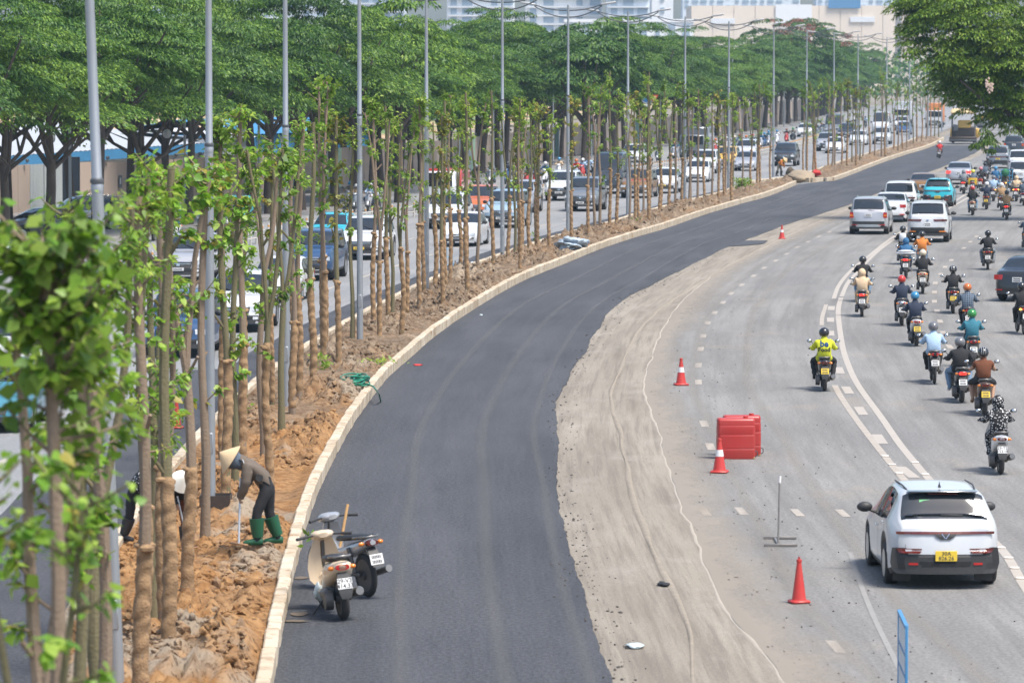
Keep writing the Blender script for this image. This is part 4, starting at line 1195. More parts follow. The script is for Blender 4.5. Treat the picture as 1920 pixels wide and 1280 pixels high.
class Car:
    """a lofted body with openings: L length, W width, prof = roof line (y, z), belt = shoulder line (y, z)"""
    def __init__(s, L, W, prof, belt, wb, wr, ws, rg, sg, ground=.20, yf=None, clad=True, wheel=.33, tumble=.30, wheel_w=.22):
        s.L, s.W, s.wheel, s.wheel_w = L, W, wheel, wheel_w
        s.top = pchip(*zip(*prof)); s.belt = pchip(*zip(*belt))
        s.wy = (wr + wb, wr)            # front and rear axle
        s.ws, s.rg, s.sg, s.ground, s.clad, s.tumble = ws, rg, sg, ground, clad, tumble
    def sec(s, y):
        L, W = s.L, s.W
        e = abs(y) / (L / 2)
        w = W / 2 * (1 - .16 * max(0, (e - .80) / .2) ** 2 - .02 * e)
        zt = float(s.top(y)); zl = min(float(s.belt(y)), zt - .015)
        zb = s.ground + .10 * max(0, (e - .86) / .14)
        for yw in s.wy:
            d = abs(y - yw); R = s.wheel + .045
            if d < R: zb = max(zb, s.wheel + math.sqrt(R*R - d*d) * .98)
        h = max(zt - zl, .015)
        wbelt = w * .955; tum = s.tumble * h
        wr = wbelt - tum
        k = min(1, h / .3)
        g = [(wbelt - tum * t * .95, zl + (h - .07 * k) * t) for t in (.28, .55, .8, .96)]
        pts = [(w * .94, zb), (w * .985, zb + .12 * (zl - zb)), (w, zb + .42 * (zl - zb)), (w * .992, zb + .78 * (zl - zb)), (wbelt, zl)] + g
        pts += [(wr * .955, zt - .035 * k), (wr * .86, zt - .008 * k), (wr * .45, zt + .006 * k), (0, zt + .012 * k)]
        return pts
    def build(s, root, pm, roof_mat=None, wind_rows=None):
        L = s.L
        ys = set(np.round(np.linspace(-L/2, L/2, 62), 4))
        for a, b_ in (s.rg, s.ws): ys |= set(np.round(np.linspace(min(a, b_), max(a, b_), 13), 4))
        for yw in s.wy:
            for q in np.linspace(-1, 1, 15): ys.add(round(yw + math.sin(q * PI / 2) * (s.wheel + .044), 4))
        ys |= {round(-L/2 + d, 4) for d in (.02, .05, .1)} | {round(L/2 - d, 4) for d in (.02, .05, .1)}
        ys = sorted(y for y in ys if -L/2 <= y <= L/2)
        S = [s.sec(y) for y in ys]; K = len(S[0])
        body, side, wsc, rgl = MB(), [MB(), MB()], MB(), MB()
        def P(i, k, sg): x, z = S[i][k]; return (sg * x, ys[i], z)
        sg0, sg1, pil = s.sg
        for i in range(len(ys) - 1):
            ym = (ys[i] + ys[i+1]) / 2
            hh = float(s.top(ym)) - float(s.belt(ym))
            for k in range(K - 1):
                for sg in (-1, 1):
                    f = [P(i, k, sg), P(i, k+1, sg), P(i+1, k+1, sg), P(i+1, k, sg)]
                    if sg < 0: f = f[::-1]
                    t, mat = body, 0
                    zc = (S[i][k][1] + S[i][k+1][1]) / 2
                    if 4 <= k <= 7 and hh > .2 and sg0 < ym < sg1:
                        if any(abs(ym - q) < .045 for q in pil): mat = 1
                        else: t = side[0 if sg < 0 else 1]
                    elif k >= 9 and s.ws[0] < ym < s.ws[1]: t = wsc
                    elif k >= 9 and s.rg[0] < ym < s.rg[1]: t = rgl
                    elif s.clad and k == 0: mat = 1
                    elif s.clad and k == 1 and min(abs(ym - q) for q in s.wy) < s.wheel + .09: mat = 1
                    elif k >= 8 and hh > .25 and roof_mat is not None: mat = 2
                    if t is body: t.add(f, [(0, 1, 2, 3)], mat)
                    else: t.add(f, [(0, 1, 2, 3)])
        # end faces, bowed outwards
        for i, sgn in ((0, -1), (len(ys) - 1, 1)):
            NX = 8
            rows = []
            for k in range(K):
                x, z = S[i][k]
                zt = S[i][-1][1]; zb = S[i][0][1]; v = (z - zb) / max(zt - zb, .01)
                b_ = .11 * (1 - .45 * v) if v < .999 else .0
                rows.append([(x * u, ys[i] + sgn * (b_ * (1 - u*u) * min(1, 6*(1-v)) + (.05 * min(1, 8*v) if v < .42 else 0) * min(1, (1-abs(u))*12)), z) for u in np.linspace(-1, 1, NX + 1)])
            for k in range(K - 1):
                for j in range(NX):
                    f = [rows[k][j], rows[k][j+1], rows[k+1][j+1], rows[k+1][j]]
                    zc = (rows[k][j][2] + rows[k+1][j][2]) / 2
                    body.add(f, [(0, 1, 2, 3)], 1 if (zc < s.ground + .30 and s.clad) else 0)
            s.endrow = rows
        # underside
        body.box((0, 0, s.ground + .14), (s.W * .80, s.L * .93, .08), 1)
        bm = bmesh.new()
        me = body.mesh('body', [pm, m_trim] + ([roof_mat] if roof_mat else []), 42)
        bm.from_mesh(me); bmesh.ops.remove_doubles(bm, verts=bm.verts, dist=.0004); bmesh.ops.recalc_face_normals(bm, faces=bm.faces); bm.to_mesh(me); bm.free()
        me.polygons.foreach_set('use_smooth', np.ones(len(me.polygons), bool)); me.set_sharp_from_angle(angle=math.radians(40))
        body_o = link('body', me, root)
        def weld(mb, nm):
            if not mb.v: return
            me = mb.mesh(nm, [m_glass], 40); bm = bmesh.new(); bm.from_mesh(me); bmesh.ops.remove_doubles(bm, verts=bm.verts, dist=.0004); bm.to_mesh(me); bm.free()
            me.polygons.foreach_set('use_smooth', np.ones(len(me.polygons), bool))
            link(nm, me, root)
        weld(side[0], 'side_window'); weld(side[1], 'side_window'); weld(wsc, 'windscreen'); weld(rgl, 'rear_window')
        # wheels
        R, ww = s.wheel, s.wheel_w
        for yw in s.wy:
            for sg in (-1, 1):
                Mx = Matrix.Translation((sg * (s.W / 2 - ww / 2 - .005), yw, R)) @ Matrix.Rotation(sg * PI / 2, 4, 'Y')
                t = MB().lathe([(R*.66, -ww/2), (R*.9, -ww/2), (R, -ww/2 + .03), (R, ww/2 - .03), (R*.9, ww/2), (R*.66, ww/2 - .01), (R*.66, 0)], 22, 0, Mx, close=True).obj('wheel', m_tyre, root)
                rm = MB()
                rm.lathe([(R*.66, ww/2 - .02), (R*.60, ww/2 - .03), (R*.58, ww/2 - .09), (R*.2, ww/2 - .09), (.001, ww/2 - .09)], 22, 1, Mx)
                for q in range(5):
                    rm.box((0, R*.36, ww/2 - .05), (R*.16, R*.58, .035), 0, Mx @ Matrix.Rotation(q * 2*PI/5, 4, 'Z'), .008)
                rm.lathe([(R*.14, ww/2 - .075), (R*.14, ww/2 - .03), (.001, ww/2 - .025)], 10, 0, Mx)
                rm.lathe([(R*.585, ww/2-.09), (R*.585, ww/2-.015), (R*.67, ww/2-.005)], 22, 0, Mx)
                rm.obj('rim', [m_rim, m_trim], t)
        # mirrors and handles
        yb = s.ws[1] - .42
        for sg in (-1, 1):
            xw = s.sec(yb)[4][0]; zl = s.sec(yb)[4][1]
            mb = MB().ell((sg * (xw + .15), yb, zl + .10), (.125, .075, .085), 12, 8)
            mb.tube([(sg * (xw - .03), yb, zl + .01), (sg * (xw + .08), yb, zl + .06)], .03, 6)
            mb.obj('wing_mirror', m_trim, root)
            for yh in (pil[0] - .62, pil[0] + .28) if pil else ():
                xs = s.sec(yh)[3][0]; zs = s.sec(yh)[3][1]
                MB().box((sg * (xs + .012), yh, zs + .03), (.025, .16, .025), 0, None, .008).obj('door_handle', m_chrome if not s.clad else pm, root)
            # shut lines of the doors
            for yd in [p_ + .02 for p_ in pil] + [s.sg[0] + .12]:
                q = s.sec(yd); mb = MB()
                for k in range(0, 4):
                    a, b_ = q[k], q[k+1]
                    mb.add([(sg*(a[0]+.002), yd-.006, a[1]), (sg*(a[0]+.002), yd+.006, a[1]), (sg*(b_[0]+.002), yd+.006, b_[1]), (sg*(b_[0]+.002), yd-.006, b_[1])], [(0,1,2,3)])
                mb.obj('door_gap', m_trim, root, 0)
        return body_o
    def rear_y(s, x, z):
        """how far back the tail reaches at (x, z)"""
        S0 = s.sec(-s.L/2); zt, zb, w = S0[-1][1], S0[0][1], S0[3][0]
        if z <= zt:
            u = min(1, abs(x) / w); v = (z - zb) / max(zt - zb, .01)
            b_ = .11 * (1 - .45 * v)
            return -s.L/2 - (b_ * (1 - u*u) * min(1, 6*(1-v)) + (.05 if v < .42 else 0) * min(1, (1-u)*12))
        ys = np.linspace(-s.L/2, 0, 200); zs = s.top(ys)
        return float(ys[np.argmax(zs >= z)])
    def front_y(s, x, z):
        S0 = s.sec(s.L/2); zt, zb, w = S0[-1][1], S0[0][1], S0[3][0]
        if z <= zt:
            u = min(1, abs(x) / w); v = (z - zb) / max(zt - zb, .01)
            b_ = .11 * (1 - .45 * v)
            return s.L/2 + (b_ * (1 - u*u) * min(1, 6*(1-v)) + (.05 if v < .42 else 0) * min(1, (1-u)*12))
        ys = np.linspace(s.L/2, 0, 200); zs = s.top(ys)
        return float(ys[np.argmax(zs >= z)])
    def patch(s, root, name, outline, mat, rear=True, out=.012, thick=.05, n=7):
        """a lamp, grille or badge following the bowed tail or nose: outline = (x, z) polygon given as pairs of left and right edge rows: [(x0, x1, z), ...]"""
        mb = MB(); f = s.rear_y if rear else s.front_y; sg = -1 if rear else 1
        rows = []
        for x0, x1, z in outline:
            rows.append([(x, f(x, z) + sg * out, z) for x in np.linspace(x0, x1, n)])
        for a, b_ in zip(rows[:-1], rows[1:]):
            for j in range(n - 1):
                mb.add([a[j], a[j+1], b_[j+1], b_[j]], [(0, 1, 2, 3)])
        # rim going inwards so that the piece has thickness
        loop = [r[0] for r in rows] + rows[-1][1:] + [r[-1] for r in rows[::-1]][1:] + rows[0][::-1][1:-1]
        m_ = len(loop)
        vs = loop + [(x, y - sg * thick, z) for x, y, z in loop]
        mb.add(vs, [(i, (i+1) % m_, (i+1) % m_ + m_, i + m_) for i in range(m_)])
        return mb.obj(name, mat, root, 30)
    def plate(s, root, z, rear=True, w=.33, h=.165, mat=None, text=None, x=0):
        f = s.rear_y if rear else s.front_y; sg = -1 if rear else 1
        y = f(x, z) + sg * .03
        o = MB().box((x, y, z), (w, .02, h), 0, None, .004).obj('number_plate', mat or m_plate, root)
        rows = text if text else None
        if rows:
            for i, t in enumerate(rows):
                me = text_mesh(t, h * (.52 if len(rows) > 1 else .8))
                zz = z + (h * .23 if i == 0 else -h * .23) if len(rows) > 1 else z
                place_text(me, o, (x, y + sg * .0125, zz), (PI/2, 0, 0 if rear else PI), m_ink)
        else:
            mb = MB(); rr = random.Random(int(z * 1000) + int(w * 100))
            for r_ in ((.22, -.22) if h > .14 else (0,)):
                xx = -w * .36
                while xx < w * .34:
                    ww = w * rr.uniform(.05, .085)
                    mb.box((x + xx + ww/2, y + sg * .011, z + r_ * h), (ww, .002, h * (.26 if h > .14 else .5))); xx += ww + w * .035
            mb.obj('plate_text', m_ink, o, 0)
        return o

def finish_rear(c, root, kind, plate_mat=None, text=None, lit=False, light=None):
    W = c.W / 2
    zt = float(c.top(-c.L/2))
    if kind == 'bar':
        c.patch(root, 'light_strip', [(-.74, .74, .885), (-.75, .75, .925)], m_dred, n=13)
        c.patch(root, 'badge_panel', [(-.07, .07, .80), (-.13, .13, .85), (-.17, .17, .888)], m_trim, out=.018, n=5)
        for sg in (-1, 1):
            c.patch(root, 'badge_bar', [(sg*.0, sg*.012, .815), (sg*.05, sg*.064, .895)], m_chrome, out=.026, thick=.01, n=2)
            c.patch(root, 'tail_light', [(sg*.40, sg*.70, .585), (sg*.36, sg*.72, .62), (sg*.36, sg*.74, .655)], m_dred, out=.035, n=9)
            c.patch(root, 'reversing_lamp', [(sg*.52, sg*.60, .60), (sg*.51, sg*.61, .642)], m_clear, out=.045, thick=.02, n=3)
            c.patch(root, 'fog_light', [(sg*.42, sg*.56, .395), (sg*.42, sg*.56, .43)], m_red, out=.02, n=4)
            MB().box((sg*.62, -1.66, .24), (.28, .02, .30), 0, None, .005).obj('mud_flap', m_trim, root)
        for sg in (-1, 1):
            c.patch(root, 'tailgate_gap', [(sg*.60, sg*.607, .67), (sg*.585, sg*.592, 1.0)], m_trim, out=.003, thick=.003, n=2)
        c.patch(root, 'bumper', [(-.74, .74, .25), (-.80, .80, .32), (-.825, .825, .42), (-.82, .82, .52), (-.80, .80, .665)], m_trim, out=.008, n=17)
        c.patch(root, 'painted_recess', [(-.36, .36, .37), (-.40, .40, .45)], M('painted_recess_black', (.010,.0105,.012), .8), out=.012, thick=.03, n=7)  # darker patch lying on the bumper; the hollow is only colour
        c.plate(root, .545, True, .33, .165, plate_mat or m_platey, text)
        y = c.rear_y(0, 1.48)
        MB().box((0, y - .03, 1.495), (.46, .06, .025), 0, None, .01).obj('brake_light', m_dred, root)
        MB().box((0, y + .0, 1.535), (1.06, .22, .02), 0, None, .009).obj('spoiler', root.children[0].data.materials[0], root)
        MB().box((.08, c.rear_y(0, 1.17) - .018, 1.17), (.34, .02, .035), 0, Matrix.Rotation(.03, 4, 'Y'), .008).obj('rear_wiper', m_trim, root)
        MB().lathe([(.055, 0), (.02, .06), (.004, .1)], 8, 0, Matrix.Translation((0, -1.2, 1.555)) @ Matrix.Diagonal((.5, 1.3, 1, 1))).obj('roof_aerial', m_trim, root)
        for sg in (-1, 1):
            MB().tube([(sg*.52, -1.35, 1.545), (sg*.545, -.9, 1.578), (sg*.545, .05, 1.553)], .012, 6).obj('roof_strip', m_trim, root)
    elif kind == 'suv':
        for sg in (-1, 1):
            c.patch(root, 'tail_light', [(sg*(W-.24), sg*(W-.05), .78), (sg*(W-.22), sg*(W-.06), 1.04)], light or (m_redlit if lit else m_red), n=5)
            c.patch(root, 'indicator', [(sg*(W-.21), sg*(W-.07), .86), (sg*(W-.20), sg*(W-.075), .93)], m_amber, out=.02, thick=.02, n=3)
            c.patch(root, 'reflector', [(sg*.5, sg*(W-.14), .44), (sg*.5, sg*(W-.14), .47)], m_red, out=.02, n=3)
            MB().tube([(sg*.6, -1.6, float(c.top(-1.6))-.01), (sg*.61, -.6, float(c.top(-.6))+.03), (sg*.6, .3, float(c.top(.3))-.005)], .018, 6).obj('roof_rail', m_chrome, root)
        c.plate(root, .90, True, .33, .165, plate_mat, text)
        c.patch(root, 'brake_light', [(-.2, .2, zt + .60), (-.2, .2, zt + .63)], m_red, out=.02, n=4)
        c.patch(root, 'bumper_guard', [(-.55, .55, .36), (-.62, .62, .48)], m_rim, out=.012, n=9)
        c.patch(root, 'bumper', [(-.84, .84, .27), (-.86, .86, .36)], m_trim, out=.008, n=9)
        MB().box((.0, c.rear_y(0, 1.13) - .02, 1.13), (.36, .02, .04), 0, Matrix.Rotation(.15, 4, 'Y'), .008).obj('rear_wiper', m_trim, root)
    elif kind == 'wide':
        for sg in (-1, 1):
            c.patch(root, 'tail_light', [(sg*.30, sg*(W-.06), .955), (sg*.26, sg*(W-.07), 1.04)], light or m_dred, n=6)
            c.patch(root, 'reflector', [(sg*.52, sg*(W-.12), .48), (sg*.52, sg*(W-.12), .52)], m_amber, out=.02, n=3)
            MB().tube([(sg*.6, -1.7, float(c.top(-1.7))-.01), (sg*.61, -.6, float(c.top(-.6))+.03), (sg*.6, .3, float(c.top(.3))-.005)], .018, 6).obj('roof_rail', m_chrome, root)
        c.plate(root, .80, True, .33, .165, plate_mat, text)
        c.patch(root, 'tailgate_gap', [(-.66, .66, .60), (-.66, .66, .612)], m_trim, out=.004, thick=.004, n=7)
        c.patch(root, 'bumper', [(-.84, .84, .30), (-.80, .80, .42)], m_trim, out=.012, n=9)
        c.patch(root, 'badge', [(-.05, .05, .98), (-.05, .05, 1.03)], m_chrome, out=.016, n=3)
    elif kind == 'sedan':
        for sg in (-1, 1):
            c.patch(root, 'tail_light', [(sg*(W-.34), sg*(W-.05), .74), (sg*(W-.36), sg*(W-.06), .90)], light or (m_redlit if lit else m_red), n=5)
            c.patch(root, 'reflector', [(sg*.5, sg*(W-.1), .38), (sg*.5, sg*(W-.1), .42)], m_red, out=.02, n=3)
        c.plate(root, .74, True, .33, .165, plate_mat, text)
        c.patch(root, 'bumper', [(-.70, .70, .26), (-.72, .72, .36)], m_trim, out=.012, n=9)
    elif kind == 'strip':
        c.patch(root, 'light_strip', [(-W+.09, W-.09, .84), (-W+.08, W-.08, .92)], light or m_dred, n=13)
        c.plate(root, .72, True, .33, .165, plate_mat, text)
        c.patch(root, 'bumper', [(-.78, .78, .26), (-.76, .76, .44)], m_trim, out=.012, n=9)
        c.patch(root, 'diffuser', [(-.3, .3, .26), (-.34, .34, .33)], m_rim, out=.022, n=5)
def finish_front(c, root, kind, plate_mat=None, text=None, lit=False):
    W = c.W / 2; hl = emis('headlamp_lit', (.95, .97, 1.0), 3.0) if lit else m_clear
    zf = float(c.top(c.L/2)); 
    if kind == 'slim':       # closed nose with a V badge
        for sg in (-1, 1):
            c.patch(root, 'headlight', [(sg*.48, sg*(W-.12), .50), (sg*.46, sg*(W-.10), .62)], hl, False, n=5)
            c.patch(root, 'light_strip', [(sg*.06, sg*.10, zf-.10), (sg*.66, sg*.70, zf-.03)], m_chrome, False, n=3)
        c.patch(root, 'air_intake', [(-.62, .62, .28), (-.66, .66, .42)], m_trim, False, n=9)
        c.patch(root, 'badge', [(-.05, .05, zf-.12), (-.11, .11, zf-.04)], m_trim, False, out=.02, n=3)
        c.plate(root, .50, False, .44, .11, plate_mat, text)
    elif kind == 'suv':
        for sg in (-1, 1):
            c.patch(root, 'headlight', [(sg*(W-.36), sg*(W-.08), zf-.17), (sg*(W-.38), sg*(W-.09), zf-.03)], hl, False, n=5)
            c.patch(root, 'fog_light', [(sg*.60, sg*.74, .40), (sg*.60, sg*.74, .48)], m_clear, False, n=3)
        g = c.patch(root, 'grille', [(-.46, .46, zf-.30), (-.52, .52, zf-.05)], m_trim, False, n=9)
        for q in (.08, .15, .22):
            mb = MB()
            c.patch(root, 'grille_bar', [(-.46, .46, zf-.29+q), (-.46, .46, zf-.265+q)], m_chrome, False, out=.03, thick=.02, n=7)
        c.patch(root, 'badge', [(-.06, .06, zf-.21), (-.06, .06, zf-.11)], m_chrome, False, out=.04, n=3)
        c.patch(root, 'air_intake', [(-.66, .66, .28), (-.70, .70, .40)], m_trim, False, n=9)
        c.plate(root, .49, False, .44, .11, plate_mat, text)
    elif kind == 'sedan':
        for sg in (-1, 1):
            c.patch(root, 'headlight', [(sg*(W-.42), sg*(W-.09), zf-.12), (sg*(W-.34), sg*(W-.10), zf+.0)], hl, False, n=5)
            c.patch(root, 'fog_light', [(sg*.56, sg*.72, .34), (sg*.56, sg*.72, .42)], m_trim, False, n=3)
        c.patch(root, 'grille', [(-.34, .34, zf-.22), (-.38, .38, zf-.06)], m_trim, False, n=7)
        c.patch(root, 'badge', [(-.05, .05, zf-.17), (-.05, .05, zf-.09)], m_chrome, False, out=.03, n=3)
        c.patch(root, 'air_intake', [(-.48, .48, .24), (-.52, .52, .36)], m_trim, False, n=9)
        c.plate(root, .44, False, .44, .11, plate_mat, text)
    # windscreen wipers
    for x in (-.35, .25):
        y0 = c.ws[1] - .04; z0 = float(c.top(y0)) + .02; y1 = c.ws[1] - .22; z1 = float(c.top(y1)) + .025
        MB().tube([(x, y0, z0), (x + .4, y1, z1)], .012, 5).obj('wiper', m_trim, root)
def body_of(kind):
    if kind == 'hatch':
        return Car(3.97, 1.72,
            [(-1.985,.98),(-1.93,1.05),(-1.84,1.13),(-1.60,1.46),(-1.52,1.515),(-1.0,1.56),(-.35,1.575),(.15,1.53),(.5,1.40),(.98,1.08),(1.15,1.02),(1.6,.95),(1.85,.84),(1.985,.70)],
            [(-1.985,.92),(-1.4,1.07),(-.5,1.0),(.6,.96),(1.2,.90),(1.985,.62)],
            2.51, -1.22, (.30, .98), (-1.86, -1.555), (-1.28, .52, (-.38,)), .21, clad=True, wheel=.335, tumble=.40)
    if kind == 'suv':
        return Car(4.64, 1.85,
            [(-2.32,1.06),(-2.27,1.12),(-2.20,1.20),(-2.02,1.60),(-1.92,1.68),(-1.2,1.725),(-.4,1.735),(.2,1.69),(.52,1.56),(1.05,1.17),(1.2,1.12),(1.8,1.06),(2.15,.97),(2.32,.82)],
            [(-2.32,1.0),(-1.6,1.12),(-.5,1.07),(.7,1.04),(1.3,1.0),(2.32,.75)],
            2.72, -1.42, (.34, 1.05), (-2.22, -1.97), (-1.85, .62, (-.38, -1.30)), .25, clad=True, wheel=.365, tumble=.26, wheel_w=.24)
    if kind == 'bigsuv':
        return Car(4.80, 1.87,
            [(-2.40,1.12),(-2.36,1.2),(-2.28,1.30),(-2.12,1.68),(-2.02,1.77),(-1.2,1.82),(-.4,1.83),(.2,1.79),(.55,1.66),(1.05,1.26),(1.2,1.21),(1.9,1.15),(2.25,1.06),(2.40,.92)],
            [(-2.40,1.04),(-1.6,1.2),(-.5,1.15),(.7,1.12),(1.3,1.08),(2.40,.84)],
            2.75, -1.40, (.36, 1.05), (-2.30, -2.06), (-1.95, .64, (-.36, -1.32)), .32, clad=True, wheel=.39, tumble=.24, wheel_w=.26)
    if kind == 'sedan':
        return Car(4.45, 1.74,
            [(-2.225,.92),(-2.17,1.0),(-2.08,1.03),(-1.72,1.07),(-1.55,1.10),(-.98,1.40),(-.80,1.445),(-.2,1.475),(.1,1.45),(.38,1.36),(1.02,1.02),(1.2,.96),(1.75,.86),(2.08,.76),(2.225,.62)],
            [(-2.225,.86),(-1.4,.98),(-.5,.95),(.7,.92),(1.3,.84),(2.225,.56)],
            2.62, -1.32, (.28, 1.02), (-1.58, -.96), (-1.18, .52, (-.25,)), .17, clad=False, wheel=.315)
    if kind == 'van':
        return Car(5.6, 2.04,
            [(-2.8,2.30),(-2.76,2.42),(-2.6,2.5),(-1.0,2.55),(.9,2.52),(1.35,2.40),(2.02,1.45),(2.2,1.32),(2.6,1.18),(2.8,.98)],
            [(-2.8,1.35),(.8,1.35),(1.9,1.25),(2.8,.85)],
            3.5, -1.75, (1.15, 2.05), (-2.79, -2.70), (-2.55, 1.45, (.75, -.5, -1.6)), .26, clad=False, wheel=.36, tumble=.10)
PRO = {}
def proto(key, kind, fr, rear, lit_front=False):
    """one finished car of each kind, moved to its first place and copied afterwards"""
    if key in PRO: return PRO[key]
    root = thing('parked_template', 'x', 'car')
    c = body_of(kind)
    c.build(root, p_white)
    finish_rear(c, root, rear)
    finish_front(c, root, fr, lit=lit_front)
    PRO[key] = [root, False]
    return PRO[key]
def put(key, name, label, px, py, away, pm, extra_yaw=0.0, roof=None, group=None, paint_more=None, scale=None, face_len=None, z=0.005, glass=None):
    """set a car down: (px, py) is the picture point of the middle of its near bumper on the road"""
    root, used_ = PRO[key]
    p = G(px, py)
    L = face_len
    yaw = heading(p.y) + extra_yaw
    d = Vector((-math.sin(yaw), math.cos(yaw), 0))
    q = p + d * (L / 2) * 1.0
    pm_ = {'body': [pm, None], 'door_handle': pm, 'spoiler': pm}
    if paint_more: pm_.update(paint_more)
    loc = (q.x, q.y, z); rz = yaw if away else yaw + PI
    if used_:
        o = dup(root, loc, rz, label, group, 'car', pm_, scale)
        o.name = name
    else:
        PRO[key][1] = True; o = root; o.name = name; o.location = loc; o.rotation_euler = (0, 0, rz); o['label'] = label
        if group: o['group'] = group
        if scale: o.scale = (scale,) * 3
        for ch in o.children_recursive: setpaint(ch, pm_)
    return o
# --- the white crossover close to the camera
hero = thing('hatchback', 'white compact hatchback with yellow plate 30A 826.26 driving away, closest car on the road', 'car')
hc = body_of('hatch'); hc.build(hero, p_pearl)
finish_rear(hc, hero, 'bar', m_platey, ['30A', '826.26'])
finish_front(hc, hero, 'slim')
p = G(1768, 1100); yaw = heading(p.y) + .0
hero.location = (p.x - math.sin(yaw) * 1.75, p.y + math.cos(yaw) * 1.75, .004); hero.rotation_euler = (0, 0, yaw); hero.scale = (1, 1, .94)
def rear_sticker(x0, x1, z0, z1, mat):
    hc.patch(hero, 'window_sticker', [(x0, x1, z0), (x0, x1, z1)], mat, out=.01, thick=.004, n=3)
rear_sticker(-.36, -.20, 1.355, 1.405, M('green_sticker', (.10,.42,.16), .5, var=.4, scale=40))
rear_sticker(.44, .62, 1.37, 1.40, m_plate)

proto('hatch', 'hatch', 'slim', 'bar'); proto('suv', 'suv', 'suv', 'suv'); proto('suvwide', 'bigsuv', 'suv', 'wide')
proto('sedan', 'sedan', 'sedan', 'sedan'); proto('crossover', 'suv', 'suv', 'strip'); proto('van', 'van', 'sedan', 'strip'); proto('sedanlit', 'sedan', 'sedan', 'strip', True)
LEN = {'hatch': 3.97, 'suv': 4.64, 'suvwide': 4.8, 'sedan': 4.45, 'crossover': 4.64, 'van': 5.6, 'sedanlit': 4.45}
gA, gB = 'cars driving away on the near carriageway', 'cars driving towards the camera on the far carriageway'
def A(key, name, label, px, py, pm, ey=0.0, **k): return put(key, name, label, px, py, True, pm, ey, group=gA, face_len=LEN[key], **k)
def B(key, name, label, px, py, pm, ey=0.0, **k): return put(key, name, label, px, py, False, pm, ey, group=gB, face_len=LEN[key], **k)
hero['group'] = gA
A('suv', 'suv', 'silver SUV with roof rails and orange lamps, behind the white sedan', 1628, 440, p_silver)
A('sedan', 'sedan', 'white sedan squeezed between the silver SUV and a taller white SUV', 1668, 417, p_white)
A('crossover', 'suv', 'white SUV with a dark rear window just ahead of the white sedan', 1686, 402, p_white)
A('suvwide', 'suv', 'tall pearl white SUV with slim dark lamps behind the teal hatchback', 1739, 455, p_pearl)
A('hatch', 'hatchback', 'teal hatchback taxi with a lettered tail ahead of the tall pearl SUV', 1758, 388, p_teal)
A('sedan', 'sedan', 'bronze sedan taxi with bright red tail lamps and a pale roof', 1729, 372, p_brown, paint_more={'tail_light': m_redlit})
A('sedan', 'sedan', 'silver sedan with brake lamps glowing beside the motorbike pack', 1797, 346, p_silver, paint_more={'tail_light': m_redlit})
A('crossover', 'suv', 'grey crossover with a yellow plate under the overhanging tree', 1871, 316, p_grey, paint_more={'number_plate': m_platey})
A('suv', 'suv', 'black SUV at the head of the queue under the overhanging tree', 1901, 291, p_dark)
A('crossover', 'suv', 'white SUV just behind the grey crossover, cut by the frame edge', 1912, 326, p_white)
A('suv', 'suv', 'white SUV beside riders in beige and black, cut by the frame edge', 1914, 352, p_pearl)
A('sedan', 'sedan', 'dark sedan turning across the lane at the frame edge, white plate', 1908, 566, p_black, -.28)
# --- oncoming cars behind the median
B('hatch', 'hatchback', 'white oncoming car with plate 923.28 at the frame edge behind the blurred sapling', 12, 716, p_white)
B('sedan', 'sedan', 'metallic blue sedan at the frame edge below the white oncoming car', -18, 812, p_teal, paint_more={'body': [paint('paint_sky_blue', (.05,.22,.30), .2), None]})
B('suv', 'suv', 'dark blue SUV with chrome grille bars and plate 125.71 behind the saplings', 328, 672, p_blue)
B('suv', 'suv', 'white SUV behind the yellow-leaved sapling, next to the dark blue SUV', 437, 624, p_white)
B('sedan', 'sedan', 'white sedan with slim black nose between two lichen trunks', 512, 568, p_white)
B('suvwide', 'pickup', 'deep blue pickup-like SUV following the white sedan with the black nose', 575, 527, p_blue)
B('crossover', 'suv', 'silver crossover beside the railing, behind the dark blue SUV', 335, 530, p_silver)
B('hatch', 'hatchback', 'teal taxi with a yellow plate following the silver crossover', 612, 470, p_teal, paint_more={'number_plate': m_platey})
B('crossover', 'suv', 'white crossover with a yellow plate behind the fourth lamp post', 674, 488, p_white, paint_more={'number_plate': m_platey})
B('sedan', 'sedan', 'long white sedan with an oval grille right of the fifth lamp post', 858, 463, p_white)
B('suv', 'suv', 'white people carrier behind the fifth lamp post', 828, 430, p_white)
B('suv', 'suv', 'bronze and red taxi between the people carrier and the boxy grey SUV', 884, 412, p_brown, paint_more={'body': [p_orange, None]})
B('suvwide', 'suv', 'boxy pale grey SUV with round-ended lamps beside the sixth lamp post', 939, 428, p_ltblue)
B('crossover', 'suv', 'silver crossover tucked behind the boxy pale grey SUV', 966, 400, p_silver)
B('suvwide', 'suv', 'large dark green-grey SUV between the seventh lamp post and a bare sapling', 1088, 397, p_grey)
B('suv', 'suv', 'white SUV half hidden by the seventh lamp post', 1048, 377, p_white)
B('van', 'van', 'dark passenger van with a big grille between saplings', 1136, 364, p_dark)
B('suv', 'suv', 'bronze SUV dressed with red flowers on its bonnet', 1190, 372, p_brown)
B('hatch', 'hatchback', 'white hatchback with a V nose and yellow plate by the eighth lamp post', 1242, 363, p_white, paint_more={'number_plate': m_platey})
B('sedanlit', 'sedan', 'white sedan with black grille just before the ninth lamp post', 1304, 342, p_white)
B('suv', 'suv', 'white SUV tailing the white sedan near the ninth lamp post', 1318, 326, p_white)
B('suv', 'suv', 'yellow taxi SUV left of the tenth lamp post', 1357, 318, p_yellow)
B('sedan', 'sedan', 'silver small sedan right of the tenth lamp post', 1396, 321, p_silver)
B('suv', 'suv', 'pale silver SUV following the silver small sedan', 1396, 301, p_pearl)
B('suvwide', 'suv', 'black SUV standing clear in the gap right of the eleventh lamp post', 1469, 312, p_black)
